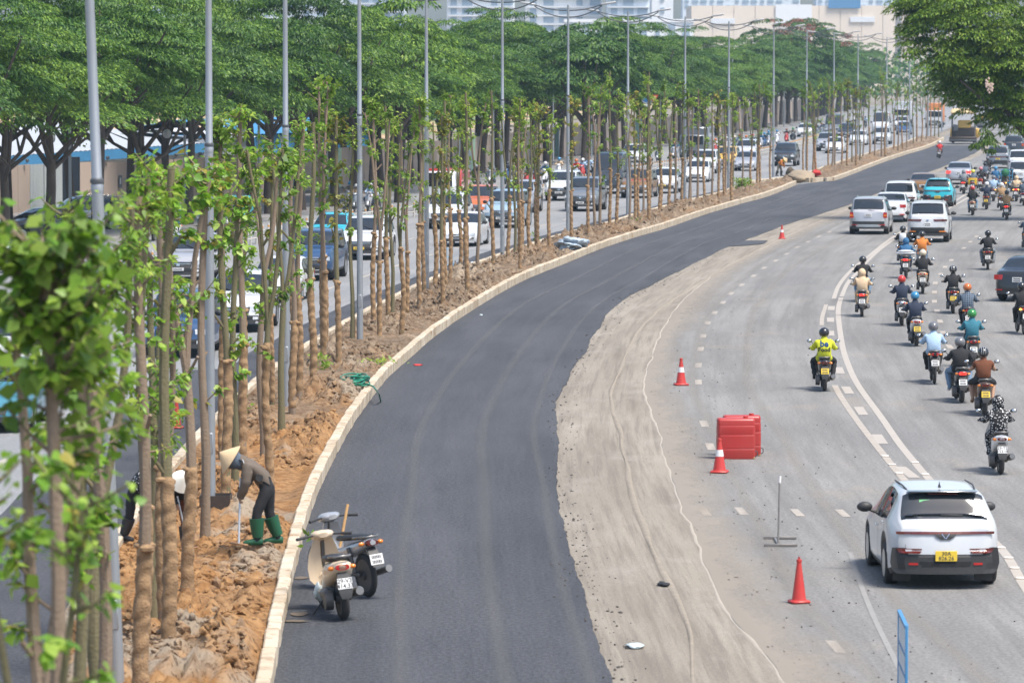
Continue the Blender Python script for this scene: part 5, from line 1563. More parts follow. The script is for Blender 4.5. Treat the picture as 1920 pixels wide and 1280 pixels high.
B('suv', 'suv', 'white SUV at the railing further back than the bronze flower car', 1183, 312, p_white)
B('sedan', 'sedan', 'white sedan in front of the twelfth lamp post', 1564, 288, p_white)
B('suv', 'suv', 'silver car side by side with the white sedan near the thirteenth lamp post', 1548, 284, p_silver)
B('sedan', 'sedan', 'white sedan with wide dark mouth behind slim saplings', 1608, 273, p_white)
B('suv', 'suv', 'pale gold SUV ahead of the white minibus', 1652, 271, p_pearl)
B('suvwide', 'suv', 'black car close behind the wide-mouthed white sedan', 1586, 264, p_black)
B('van', 'van', 'tinted minibus behind the twin white cars', 1562, 258, p_grey)
B('van', 'van', 'pale minibus behind the pale gold SUV', 1651, 252, p_pearl)
B('sedan', 'sedan', 'dark blue sedan with orange plate right of the fifteenth lamp post', 1694, 253, p_blue)
B('suv', 'suv', 'white SUV following the dark blue sedan', 1690, 245, p_white)
B('suv', 'suv', 'dark grey SUV with lit lamps beyond the sixteenth lamp post', 1748, 240, p_dark)
B('suv', 'suv', 'white SUV last in the far queue by the orange truck', 1757, 235, p_white)
B('sedan', 'sedan', 'white car on the motorbike lane behind the railing', 1508, 257, p_white)
# parked cars behind the railing
B('sedan', 'sedan', 'long dark sedan parked under the trees at the frame edge', -8, 452, p_dark, -.9)
B('suv', 'suv', 'silver car parked behind the second street tree trunk', 62, 436, p_silver, -1.1)
B('hatch', 'hatchback', 'teal taxi parked at the pavement in front of the green hoarding panel', 293, 432, p_teal, .1)
B('hatch', 'hatchback', 'second teal taxi parked beside the kerb behind the second lamp post', 396, 430, p_teal, -.2)
# plates that can be read
for nm, tx in (('923.28', '923.28'), ('125.71', '125.71')):
    for o in [q for q in COL.objects if q.parent is None and nm in str(q.get('label', ''))]:
        for ch in list(o.children):
            if base(ch.name) == 'number_plate' and ch.data.vertices[0].co.y > 0:
                for t in list(ch.children): bpy.data.objects.remove(t)
                me = text_mesh(tx, .095)
                cs = [v.co for v in ch.data.vertices]
                y = max(c.y for c in cs); z = sum(c.z for c in cs) / len(cs)
                place_text(me, ch, (0, y + .003, z), (PI/2, 0, PI), m_ink)
# red flowers on the bonnet of the bronze SUV, red roof load on the taxi
m_flower = M('red_flowers', (.62,.03,.03), .7, var=.3, scale=12)
for o in [q for q in COL.objects if q.parent is None and 'red flowers' in str(q.get('label', ''))]:
    mb = MB(); r_ = random.Random(4)
    for i in range(40):
        x = r_.uniform(-.6, .6); y = r_.uniform(1.25, 2.0); z = 1.07 + .0 + r_.uniform(-.02, .05) - .12 * (y - 1.25)
        mb.ell((x, y, z), (.07, .07, .05), 6, 4)
    stuff(mb.obj('flower_garland', m_flower, o))
# lorry, bus and the two road machines
def truck(label, px, py, col, cabcol, h=3.0, w=2.3, L=6.5, name='lorry'):
    p = G(px, py); yaw = heading(p.y)
    root = thing(name, label, 'bus' if name == 'bus' else 'truck', (p.x - math.sin(yaw)*L/2, p.y + math.cos(yaw)*L/2, 0), yaw + PI, gB)
    mb = MB().box((0, L*.5-.9, 1.35), (w*.92, 1.8, 1.7), 0, None, .12); mb.obj('cab', cabcol, root)
    MB().box((0, L*.5-.02, 1.75), (w*.8, .06, .75), 0, None, .02).obj('windscreen', m_glass, root)
    MB().box((0, -.9, h*.5+.45), (w, L-2.0, h-.7), 0, None, .06).obj('cargo_box', col, root)
    MB().box((0, L*.5+.02, .75), (w*.75, .08, .35), 0, None, .03).obj('grille', m_trim, root)
    for sg in (-1, 1):
        MB().box((sg*w*.34, L*.5+.03, .85), (.28, .06, .18), 0, None, .03).obj('headlight', m_clear, root)
        for y in (L*.5-1.2, -L*.5+1.3):
            MB().lathe([(.3,-.13),(.45,-.13),(.45,.13),(.3,.13)], 16, 0, Matrix.Translation((sg*w*.40, y, .45)) @ Matrix.Rotation(PI/2, 4, 'Y')).obj('wheel', m_tyre, root)
    return root
truck('red-topped box truck with a white front, hidden behind the fifth lamp post', 822, 398, p_rear, p_white, 2.2, 1.9, 5.0)
truck('small lorry with an orange lettered box above the far queue', 1751, 240, M('truck_orange', (.55,.20,.06), .5), p_white, 3.0)
truck('pale bus with a light board on its brow behind the dark blue sedan', 1690, 236, p_pearl, p_pearl, 3.1, 2.4, 8.5, 'bus')
truck('grey box truck behind the saplings left of the ninth lamp post', 1298, 303, p_grey, p_grey, 2.7)
# ---------------------------------------------------------------- scooters
m_eng = M('engine_metal', (.12,.12,.12), .5, metal=.5, var=.35, scale=14, dirt=(.10,.08,.06), dirt_amt=.5)
m_seat = M('seat_vinyl', (.02,.02,.02), .5, var=.2)
m_exh = M('exhaust_metal', (.25,.24,.23), .4, metal=.7, var=.2)
m_mirror = M('mirror_glass', (.6,.65,.7), .05, metal=1.0)
def ring(y, zc, hw, hh, n=12, p=2.6, x0=0.0):
    out = []
    for k in range(n):
        a = 2*PI*k/n; c, s_ = math.cos(a), math.sin(a)
        out.append((x0 + math.copysign(abs(c)**(2/p), c)*hw, y, zc + math.copysign(abs(s_)**(2/p), s_)*hh))
    return out
def wheel_meshes(R, tw):
    Mx = Matrix.Rotation(PI/2, 4, 'Y')
    t = MB().lathe([(R*.74,-tw*.42),(R*.88,-tw*.5),(R*.97,-tw*.3),(R,0),(R*.97,tw*.3),(R*.88,tw*.5),(R*.74,tw*.42)], 24, 0, Mx, close=True).mesh('tyre', [m_tyre], 60)
    rm = MB().lathe([(R*.75,-tw*.4),(R*.68,-tw*.35),(R*.68,tw*.35),(R*.75,tw*.4)], 24, 0, Mx)
    for q in range(6):
        rm.box((0, R*.42, 0), (tw*.30, .024, R*.56), 0, Matrix.Rotation(q*PI/3, 4, 'X') @ Matrix.Translation((0, -R*.42, R*.40)))
    rm.lathe([(.001,-tw*.7),(R*.2,-tw*.7),(R*.2,tw*.7),(.001,tw*.7)], 12, 0, Mx)
    return t, rm.mesh('rim', [m_eng], 40)
BIKE = {}
def bike_meshes(kind):
    """part meshes of a scooter ('scoot') or of a chain-driven underbone motorbike ('under')"""
    if kind in BIKE: return BIKE[kind]
    P = {}
    sc = kind == 'scoot'
    R = .265 if sc else .295; tw = .105 if sc else .075
    P['R'] = R
    P['tyre'], P['rim'] = wheel_meshes(R, tw)
    tail = MB()
    if sc:
        tail.loft([ring(y, z, w, h) for y, z, w, h in [(-.90,.70,.05,.03),(-.86,.70,.11,.07),(-.74,.66,.155,.115),(-.5,.60,.165,.15),(-.25,.54,.155,.17),(-.02,.46,.13,.14),(.08,.38,.12,.07)]])
        tail.loft([ring(y, z, w, h) for y, z, w, h in [(.0,.30,.15,.05),(.15,.29,.16,.045),(.38,.30,.16,.05)]])
    else:
        tail.loft([ring(y, z, w, h) for y, z, w, h in [(-.92,.76,.04,.03),(-.85,.75,.08,.055),(-.65,.69,.11,.085),(-.4,.62,.115,.10),(-.15,.56,.10,.09),(.1,.52,.07,.07),(.38,.64,.06,.07)]])
    P['tail_fairing'] = tail.mesh('tail_fairing', [p_black], 50)
    seat = MB().loft([ring(y, z, w, h) for y, z, w, h in ([(-.78,.795,.06,.02),(-.72,.79,.12,.04),(-.45,.775,.14,.05),(-.15,.745,.13,.05),(.03,.72,.09,.035)] if sc else [(-.80,.83,.06,.02),(-.7,.82,.11,.035),(-.3,.775,.125,.045),(.0,.735,.09,.04)])])
    P['seat'] = seat.mesh('seat', [m_seat], 60)
    sh = MB()
    prof = [(.50,.30,.10),(.47,.42,.21),(.46,.58,.225),(.45,.74,.20),(.42,.88,.15),(.39,.95,.12)] if sc else [(.30,.40,.09),(.38,.50,.15),(.42,.64,.17),(.42,.80,.13),(.39,.92,.10)]
    rings = []
    for y, z, w in prof:
        rings.append([(-w, y-.10, z), (-w*.7, y-.02, z), (0, y+.06, z), (w*.7, y-.02, z), (w, y-.10, z), (w*.66, y-.07, z), (0, y-.02, z), (-w*.66, y-.07, z)])
    sh.loft(rings)
    P['leg_shield'] = sh.mesh('leg_shield', [p_black], 50)
    P['headset'] = MB().loft([ring(y, z, w, h) for y, z, w, h in [(.22,1.00,.07,.03),(.30,1.0,.15,.06),(.38,.98,.15,.07),(.46,.96,.09,.06),(.49,.95,.04,.03)]]).mesh('headset', [p_black], 60)
    P['headlight'] = MB().ell((0,.485,.955), (.07,.03,.04), 10, 6).mesh('headlight', [m_clear], 60)
    hb = MB().tube([(-.34,.20,.985),(-.22,.27,.99),(0,.33,1.0),(.22,.27,.99),(.34,.20,.985)], .014, 6)
    for sg in (-1, 1): hb.tube([(sg*.24,.265,.99),(sg*.36,.19,.984)], .021, 7)
    P['handlebar'] = hb.mesh('handlebar', [m_trim], 60)
    for nm, sg in (('mirror_a', -1), ('mirror_b', 1)):
        mr = MB().tube([(sg*.22,.29,1.0),(sg*.26,.30,1.10),(sg*.31,.28,1.15)], .008, 5)
        mr.ell((sg*.345,.28,1.165), (.065,.022,.042), 10, 6)
        mr.ell((sg*.345,.262,1.165), (.055,.010,.034), 10, 6, 1)
        P[nm] = mr.mesh('mirror', [m_trim, m_mirror], 60)
    fk = MB()
    for sg in (-1, 1): fk.tube([(sg*.075,.64,R),(sg*.075,.50,.55)], .02, 6)
    fk.tube([(0,.47,.5),(0,.38,.95)], .03, 8)
    P['fork'] = fk.mesh('fork', [m_eng], 50)
    fd = MB()
    rr_ = []
    for i in range(9):
        a = math.radians(10 + 130 * i / 8)
        y, z = .64 + math.cos(a)*(R+.045), R + math.sin(a)*(R+.045)
        rr_.append([(-.075,y,z-.02),(-.05,y,z+.012),(.05,y,z+.012),(.075,y,z-.02)])
    fd.loft(rr_, closed=False, cap=False)
    P['front_mudguard'] = fd.mesh('front_mudguard', [p_black], 50)
    en = MB()
    if sc:
        en.box((.10,-.40,.33), (.14,.46,.20), 0, None, .05); en.lathe([(.001,-.06),(.12,-.06),(.13,.04),(.001,.06)], 14, 0, Matrix.Translation((-.16,-.58,R)) @ Matrix.Rotation(PI/2, 4, 'Y'))
        en.box((-.14,-.36,.30), (.11,.50,.17), 0, None, .05); en.box((0,-.18,.32), (.22,.3,.22), 0, None, .05)
    else:
        en.box((0,.0,.36), (.24,.36,.22), 0, None, .06); en.ell((0,.16,.40), (.10,.14,.09), 10, 6); en.box((-.10,-.36,.31), (.03,.56,.06), 0, None, .01); en.box((.10,-.36,.31), (.03,.56,.06), 0, None, .01)
        for sg in (-1, 1): en.tube([(sg*.12,-.56,.34),(sg*.13,-.42,.66)], .028, 8)
    P['engine'] = en.mesh('engine', [m_eng], 50)
    ex = MB()
    if sc: ex.tube([(.17,-.15,.26),(.19,-.42,.30),(.20,-.78,.36),(.20,-.84,.37)], [.03,.06,.066,.05], 12)
    else: ex.tube([(.13,.05,.22),(.15,-.3,.24),(.16,-.5,.28),(.17,-.98,.40)], [.018,.02,.045,.05], 12)
    P['exhaust'] = ex.mesh('exhaust', [m_exh], 60)
    mg = MB()
    if sc:
        mg.loft([[(-.07,-.84,.64),(.07,-.84,.64),(.07,-.87,.63),(-.07,-.87,.63)], [(-.10,-.90,.52),(.10,-.90,.52),(.10,-.93,.51),(-.10,-.93,.51)], [(-.085,-.95,.40),(.085,-.95,.40),(.085,-.975,.39),(-.085,-.975,.39)], [(-.06,-.97,.31),(.06,-.97,.31),(.06,-.985,.31),(-.06,-.985,.31)]])
    else:
        mg.loft([[(-.06,-.80,.70),(.06,-.80,.70),(.06,-.83,.70),(-.06,-.83,.70)], [(-.08,-.92,.60),(.08,-.92,.60),(.08,-.95,.59),(-.08,-.95,.59)], [(-.075,-1.0,.46),(.075,-1.0,.46),(.075,-1.02,.45),(-.075,-1.02,.45)]])
    P['rear_mudguard'] = mg.mesh('rear_mudguard', [m_trim], 40)
    tl_ = MB()
    zt_, yt_ = (.70, -.885) if sc else (.755, -.90)
    tl_.loft([ring(yt_+.03, zt_, .10, .045), ring(yt_-.015, zt_, .085, .035)])
    P['tail_light'] = tl_.mesh('tail_light', [m_dred], 50)
    P['indicators'] = MB().ell((-.14, yt_+.05, zt_-.005), (.045,.03,.03), 8, 5).ell((.14, yt_+.05, zt_-.005), (.045,.03,.03), 8, 5).mesh('indicator', [m_amber], 60)
    gr = MB().tube([(-.11,-.55,.80),(-.13,-.80,.835),(-.08,-.90,.84),(.08,-.90,.84),(.13,-.80,.835),(.11,-.55,.80)], .016, 6)
    P['grab_rail'] = gr.mesh('grab_rail', [m_exh], 60)
    st = MB().tube([(-.12,-.12,.25),(-.30,-.06,.02)], .012, 5).tube([(-.30,-.06,.02),(-.34,-.04,.005)], .012, 5)
    P['side_stand'] = st.mesh('side_stand', [m_trim], 60)
    P['plate'] = MB().box((0,0,0), (.19,.008,.14), 0, None, .003).mesh('number_plate', [m_plate], 0)
    rr_ = random.Random(3); mb = MB()
    for r_ in (.032, -.032):
        xx = -.07
        while xx < .055: w = rr_.uniform(.012, .02); mb.box((xx + w/2, -.0045, r_), (w, .002, .042)); xx += w + .008
    P['scribble'] = mb.mesh('plate_text', [m_ink], 0)
    P['handgrip'] = None
    # everything as one mesh for bikes that show only a few pixels
    bm = bmesh.new(); mats = []
    def addm(me, mtx, mi):
        n0 = len(bm.faces); v0 = len(bm.verts)
        bm.from_mesh(me); bm.verts.ensure_lookup_table(); bm.faces.ensure_lookup_table()
        for v in bm.verts[v0:]: v.co = mtx @ v.co
        for f in bm.faces[n0:]: f.material_index = mi
    I = Matrix.Identity(4)
    for y in (-.62, .64): addm(P['tyre'], Matrix.Translation((0, y, R)), 1)
    for k_ in ('tail_fairing','leg_shield','headset','front_mudguard'): addm(P[k_], I, 0)
    for k_ in ('seat','handlebar','fork','engine','exhaust','rear_mudguard','mirror_a','mirror_b'): addm(P[k_], I, 1)
    addm(P['headlight'], I, 2); addm(P['tail_light'], I, 3)
    addm(P['plate'], Matrix.Translation((0, -.94, .47)), 2)
    me = bpy.data.meshes.new('scooter'); bm.to_mesh(me); bm.free()
    for m in (p_black, m_trim, m_clear, m_red): me.materials.append(m)
    P['whole'] = me
    BIKE[kind] = P
    return P
bike_paints = {'black': p_black, 'white': p_white, 'silver': p_silver, 'red': p_rear, 'cream': M('paint_cream', (.62,.50,.36), .35, var=.06, coat=.5), 'blue': p_blue, 'grey': p_grey, 'brown': M('paint_brown', (.10,.06,.04), .35, coat=.5), 'teal': p_teal}
def scooter(label, loc, yaw, col='black', kind='scoot', plate='w', lit='', full=True, group=None, text=None, lean=0.0, stand=False, shield=None, name=None, mirrors=True):
    P = bike_meshes(kind); R = P['R']; pm = bike_paints[col]
    nm = name or ('scooter' if kind == 'scoot' else 'motorbike')
    if not full:
        o = link(nm, P['whole']); o.location = loc; o.rotation_euler = (0, 0, yaw); tag(o, label, nm, group)
        o.material_slots[0].link = 'OBJECT'; o.material_slots[0].material = pm
        return o
    root = thing(nm, label, nm, loc, yaw, group)
    root.rotation_euler = (0, lean, yaw)
    def part(n_, key, mat=None, par=root, loc=None, rot=None):
        o = link(n_, P[key], par)
        if loc: o.location = loc
        if rot: o.rotation_euler = rot
        if mat is not None: o.material_slots[0].link = 'OBJECT'; o.material_slots[0].material = mat
        return o
    for y in (-.62, .64):
        t = part('wheel', 'tyre', None, root, (0, y, R)); part('rim', 'rim', None, t)
    part('tail_fairing', 'tail_fairing', pm); part('leg_shield', 'leg_shield', bike_paints[shield] if shield else pm); part('headset', 'headset', pm); part('front_mudguard', 'front_mudguard', pm)
    for k_ in ('seat','handlebar','fork','engine','exhaust','grab_rail','headlight'): part(k_, k_)
    if mirrors: part('mirror', 'mirror_a'); part('mirror', 'mirror_b')
    mg = part('rear_mudguard', 'rear_mudguard')
    part('tail_light', 'tail_light', m_redlit if 'r' in lit else m_red if 'd' not in lit else None)
    part('indicator', 'indicators', m_amberlit if 'a' in lit else None)
    if stand: part('side_stand', 'side_stand')
    pl = part('number_plate', 'plate', m_platey if plate == 'y' else None, root, (0, -.945 if kind == 'scoot' else -.985, .50 if kind == 'scoot' else .545), (-.28, 0, 0))
    if text:
        for i, t in enumerate(text):
            place_text(text_mesh(t, .078), pl, (0, -.006, .033 - .066 * i), (PI/2, 0, 0), m_ink)
    else:
        part('plate_text', 'scribble', None, pl)
    return root

# ---------------------------------------------------------------- people
POSES = {}
def skin_body(verts, edges, radii, name, levels=1):
    me = bpy.data.meshes.new(name); me.from_pydata(verts, edges, [])
    o = bpy.data.objects.new('tmp_body', me); COL.objects.link(o)
    md = o.modifiers.new('skin', 'SKIN'); md.use_smooth_shade = True; md.branch_smoothing = .4
    sv = me.skin_vertices[0].data
    for i, r_ in enumerate(radii):
        sv[i].radius = r_ if hasattr(r_, '__len__') else (r_, r_); sv[i].use_root = (i == 0)
    sb = o.modifiers.new('sub', 'SUBSURF'); sb.levels = levels; sb.render_levels = levels
    dg = bpy.context.evaluated_depsgraph_get()
    out = bpy.data.meshes.new_from_object(o.evaluated_get(dg))
    bpy.data.objects.remove(o); bpy.data.meshes.remove(me)
    out.name = name
    return out
def finger_tubes(mb, wrist, hand, side, curl=.9, s=1.0):
    """five bent fingers of unequal length rooted in the palm"""
    w, h = Vector(wrist), Vector(hand)
    d = (h - w).normalized(); x = Vector((side, 0, 0)); x = (x - d * x.dot(d)).normalized(); dn = d.cross(x)
    if dn.z > 0: dn = -dn
    for k, (off, L) in enumerate(((-.027, .055), (-.009, .066), (.009, .062), (.026, .05))):
        p0 = h + x * off * s; p1 = p0 + (d * .6 + dn * curl * .5).normalized() * L * .5 * s; p2 = p1 + (d * .1 + dn * curl).normalized() * L * .4 * s; p3 = p2 + (-d * .5 + dn * .4).normalized() * L * .3 * s
        mb.tube([p0, p1, p2, p3], [.0095*s, .0088*s, .0078*s, .006*s], 6)
    p0 = w.lerp(h, .45) - x * .022 * s; p1 = p0 + (d * .5 - x * .7 + dn * .4).normalized() * .035 * s; p2 = p1 + (d * .6 + dn * .7).normalized() * .028 * s
    mb.tube([p0, p1, p2], [.011*s, .010*s, .007*s], 6)
def join_mesh(a, mb, mat_idx=0):
    bm = bmesh.new(); bm.from_mesh(a)
    t = mb.mesh('tmp', [], 60); bm.from_mesh(t); bpy.data.meshes.remove(t)
    for f in bm.faces: f.smooth = True
    bm.to_mesh(a); bm.free()
def seg_d(p, a, b):
    ab = b - a; t = max(0, min(1, (p - a).dot(ab) / max(ab.length_squared, 1e-9)))
    return (p - (a + ab * t)).length, t
def face_marks(mb, c, yaw_dir, s=1.0):
    pass
def make_pose(key, J):
    """J: joint name -> position; builds the body and clothing meshes"""
    names = ['pelvis','spine','chest','neckbase','neck','head','crown','sl','el','wl','hl','sr','er','wr','hr','pl','kl','al','tl','pr','kr','ar','tr']
    rad = dict(pelvis=(.15,.12), spine=(.135,.105), chest=(.15,.115), neckbase=(.075,.075), neck=.052, head=(.078,.09), crown=(.06,.07),
               sl=.062, el=.043, wl=.03, hl=(.036,.024), sr=.062, er=.043, wr=.03, hr=(.036,.024), pl=.088, kl=.058, al=.04, tl=(.036,.028), pr=.088, kr=.058, ar=.04, tr=(.036,.028))
    E = [('pelvis','spine'),('spine','chest'),('chest','neckbase'),('neckbase','neck'),('neck','head'),('head','crown'),('chest','sl'),('sl','el'),('el','wl'),('wl','hl'),('chest','sr'),('sr','er'),('er','wr'),('wr','hr'),
         ('pelvis','pl'),('pl','kl'),('kl','al'),('al','tl'),('pelvis','pr'),('pr','kr'),('kr','ar'),('ar','tr')]
    idx = {n: i for i, n in enumerate(names)}
    me = skin_body([J[n] for n in names], [(idx[a], idx[b]) for a, b in E], [rad[n] for n in names], 'body')
    V = {n: Vector(J[n]) for n in names}
    bones = {'torso': [('pelvis','spine'),('spine','chest'),('chest','neckbase'),('chest','sl'),('chest','sr'),('pelvis','pl'),('pelvis','pr')], 'head': [('neckbase','neck'),('neck','head'),('head','crown')],
             'upper': [('sl','el'),('sr','er')], 'fore': [('el','wl'),('er','wr')], 'hand': [('wl','hl'),('wr','hr')], 'thigh': [('pl','kl'),('pr','kr')], 'shin': [('kl','al'),('kr','ar')], 'foot': [('al','tl'),('ar','tr')]}
    rb = dict(torso=.13, head=.09, upper=.05, fore=.04, hand=.033, thigh=.075, shin=.05, foot=.036)
    cls = []
    for p in me.polygons:
        c = p.center; best = None
        for b, segs in bones.items():
            for a, e in segs:
                d, t = seg_d(c, V[a], V[e]); q = d / rb[b]
                if best is None or q < best[0]: best = (q, b, t)
        b = best[1]
        ax = (V['spine'] - V['pelvis']).normalized()
        if b == 'torso' and (c - V['pelvis']).dot(ax) < .08: b = 'hips'
        cls.append(b)
    def garment(name, keep, off, mat):
        bm = bmesh.new(); bm.from_mesh(me); bm.faces.ensure_lookup_table()
        dele = [f for i, f in enumerate(bm.faces) if i >= len(cls) or cls[i] not in keep]
        bm.normal_update(); nrm = {v.index: v.normal.copy() for v in bm.verts}
        bmesh.ops.delete(bm, geom=dele, context='FACES')
        rr = random.Random(len(name))
        for v in bm.verts:
            n_ = v.normal
            v.co += n_ * (off + .006 * math.sin(v.co.z * 55 + v.co.x * 30) + rr.uniform(-.002, .002))
        for f in bm.faces: f.smooth = True
        g = bpy.data.meshes.new(name); bm.to_mesh(g); bm.free(); g.materials.append(mat)
        return g
    out = {'J': V, 'body': me}
    me.materials.append(M('skin', (.42,.25,.165), .55, var=.06))
    hands = MB()
    finger_tubes(hands, J['wl'], J['hl'], -1); finger_tubes(hands, J['wr'], J['hr'], 1)
    h = V['head']; fw = J.get('face', Vector((0, 1, 0)))
    up = (V['crown'] - V['head']).normalized(); rt = Vector(fw).cross(up).normalized(); fw = up.cross(rt)
    B = Matrix((rt, fw, up)).transposed().to_4x4(); B.translation = h
    hands.ell((0, .094, -.012), (.013, .02, .024), 8, 5, 0, B)                         # nose
    for sg in (-1, 1): hands.ell((sg*.082, 0, -.005), (.014, .022, .032), 8, 5, 0, B)    # ears
    hands.ell((0, .082, -.055), (.026, .012, .008), 8, 4, 0, B)                         # lips
    hands.ell((0, .055, -.088), (.045, .035, .03), 8, 5, 0, B)                          # chin
    mats_n = len(cls)
    join_mesh(me, hands)
    m_l = M('jacket', (.1,.1,.1), .85)
    k_ = 1.6 if key == 'bent' else 1.0
    out['jacket_long'] = garment('jacket', ('torso','upper','fore') + (() if key == 'bent' else ('hips',)), .022 * k_, m_l)
    out['jacket_short'] = garment('shirt', ('torso','upper','hips'), .018, m_l)
    out['jacket_vest'] = garment('vest', ('torso','hips'), .016, m_l)
    out['trousers_long'] = garment('trousers', ('hips','thigh','shin'), .014 * k_, m_l)
    out['trousers_short'] = garment('shorts', ('hips','thigh'), .02, m_l)
    out['shoes'] = garment('shoes', ('foot',), .010, m_trim)
    eyes = MB()
    for sg in (-1, 1): eyes.ell((sg*.03, .083, .012), (.011, .008, .008), 8, 5, 0, B)
    out['eyes'] = eyes.mesh('eyes', [m_trim], 60)
    hm = MB()
    hm.ell((0, -.005, .035), (.128, .148, .126), 18, 10, 0, B, zlo=-.66)
    hm.ell((0, .10, .03), (.085, .085, .016), 12, 4, 1, B)
    hm.tube([B @ Vector((-.10, .02, -.03)), B @ Vector((-.06, .05, -.10)), B @ Vector((.06, .05, -.10)), B @ Vector((.10, .02, -.03))], .006, 5, 1)
    out['helmet'] = hm.mesh('helmet', [p_black, m_trim], 55)
    sp_ = MB()
    for sg in (-.045, 0, .045):
        pts = []
        for i in range(11):
            a = math.radians(-15 + 170 * i / 10); k_ = math.sqrt(max(.2, 1 - (sg/.118)**2))
            pts.append(B @ Vector((sg, -.005 - math.cos(a) * .151 * k_, .035 + math.sin(a) * .129 * k_)))
        sp_.tube(pts, .011, 5, flat=.35)
    out['stripes'] = sp_.mesh('helmet_stripe', [p_white], 50)
    hd = MB(); hd.ell((0, -.012, .0), (.122, .138, .145), 16, 10, 0, B)
    nb = V['neckbase']; hd.tube([h - up*.08 - fw*.02, h - up * .15 - fw * .02, nb - fw * .02], [.10, .10, .125], 12)
    out['hood'] = hd.mesh('hood', [m_l], 60)
    mk = MB().ell((0, .05, -.05), (.076, .055, .05), 12, 7, 0, B)
    out['mask'] = mk.mesh('face_mask', [M('mask_cloth', (.5,.55,.6), .8)], 60)
    hr_ = MB().ell((0, -.02, .02), (.092, .102, .10), 14, 8, 0, B, zlo=-.7)
    out['hair'] = hr_.mesh('hair', [M('black_hair', (.012,.01,.01), .5)], 60)
    bp = MB().box((0, -.33, 1.06), (.27, .13, .36), 0, None, .05); bp.tube([(-.1,-.24,1.2),(-.12,-.05,1.2),(-.13,-.0,1.0)], .018, 5).tube([(.1,-.24,1.2),(.12,-.05,1.2),(.13,-.0,1.0)], .018, 5)
    out['backpack'] = bp.mesh('backpack', [p_white], 50)
    # all of it in one mesh for riders of a few pixels: 0 skin 1 jacket 2 trousers 3 dark 4 helmet
    bm = bmesh.new()
    for k_, mi in (('body', 0), ('jacket_long', 1), ('trousers_long', 2), ('shoes', 3), ('helmet', 4), ('mask', 5)):
        n0 = len(bm.faces); bm.from_mesh(out[k_]); bm.faces.ensure_lookup_table()
        for f in bm.faces[n0:]: f.material_index = mi
    w = bpy.data.meshes.new('person'); bm.to_mesh(w); bm.free()
    for m in (out['body'].materials[0], m_l, m_l, m_trim, p_white, M('mask_cloth', (.5,.55,.6), .8)): w.materials.append(m)
    out['whole'] = w
    POSES[key] = out
    return out
def rider_joints(dy=0.0, dz=0.0, knee=.17, lean=0.0, el=.235, hands_y=.24, foot=(.14, .12, .34)):
    J = dict(pelvis=(0,-.24,.80), spine=(0,-.235+lean*.3,.94), chest=(0,-.19+lean*.7,1.10), neckbase=(0,-.15+lean,1.215), neck=(0,-.12+lean,1.27), head=(0,-.10+lean,1.36), crown=(0,-.10+lean,1.42))
    for s_, sg in (('l', -1), ('r', 1)):
        J['s'+s_] = (sg*.165,-.165+lean*.9,1.165); J['e'+s_] = (sg*el,-.02+lean*.5,1.0); J['w'+s_] = (sg*.29,hands_y-.06,1.005); J['h'+s_] = (sg*.29,hands_y,1.005)
        J['p'+s_] = (sg*.095,-.19,.78); J['k'+s_] = (sg*knee,.17,.70); J['a'+s_] = (sg*foot[0],foot[1],foot[2]+.04); J['t'+s_] = (sg*(foot[0]+.01),foot[1]+.15,foot[2]-.02)
    return {k: (v[0], v[1] + dy, v[2] + dz) for k, v in J.items()}
make_pose('ride', rider_joints())
make_pose('wide', rider_joints(knee=.27, el=.265, foot=(.22, -.02, .28), lean=-.02))
make_pose('lean', rider_joints(lean=.09, el=.26, knee=.20))
pj = rider_joints(dy=-.27, dz=.04, knee=.22, el=.20, hands_y=.10, foot=(.20, .0, .30))
for s_, sg in (('l', -1), ('r', 1)): pj['w'+s_] = (sg*.19, -.22, .96); pj['h'+s_] = (sg*.16, -.17, .95)
make_pose('pillion', pj)

def cloth(name, col, rough=.85): return M(name, col, rough, var=.14, scale=7, bump=.35, bscale=24)
CL = {'black': cloth('cloth_black', (.018,.018,.020)), 'navy': cloth('cloth_navy', (.022,.032,.060)), 'blue': cloth('cloth_blue', (.03,.12,.25)), 'paleblue': cloth('cloth_pale_blue', (.34,.47,.62)), 'grey': cloth('cloth_grey', (.20,.22,.24)),
      'beige': cloth('cloth_beige', (.58,.43,.28)), 'tan': cloth('cloth_tan', (.36,.23,.12)), 'brown': cloth('cloth_brown', (.14,.045,.018)), 'orange': cloth('cloth_orange', (.60,.20,.04)), 'red': cloth('cloth_red', (.55,.035,.03)),
      'white': cloth('cloth_white', (.62,.64,.66)), 'jeans': cloth('cloth_jeans', (.16,.24,.34)), 'lime': cloth('cloth_lime', (.55,.58,.03)), 'teal': cloth('cloth_teal', (.03,.16,.22)), 'khaki': cloth('cloth_khaki', (.18,.16,.12)), 'olive': cloth('cloth_olive', (.13,.10,.07)), 'green': cloth('cloth_green', (.03,.16,.07)), 'pink': cloth('cloth_pink', (.50,.16,.18)), 'slate': cloth('cloth_slate', (.09,.12,.16))}
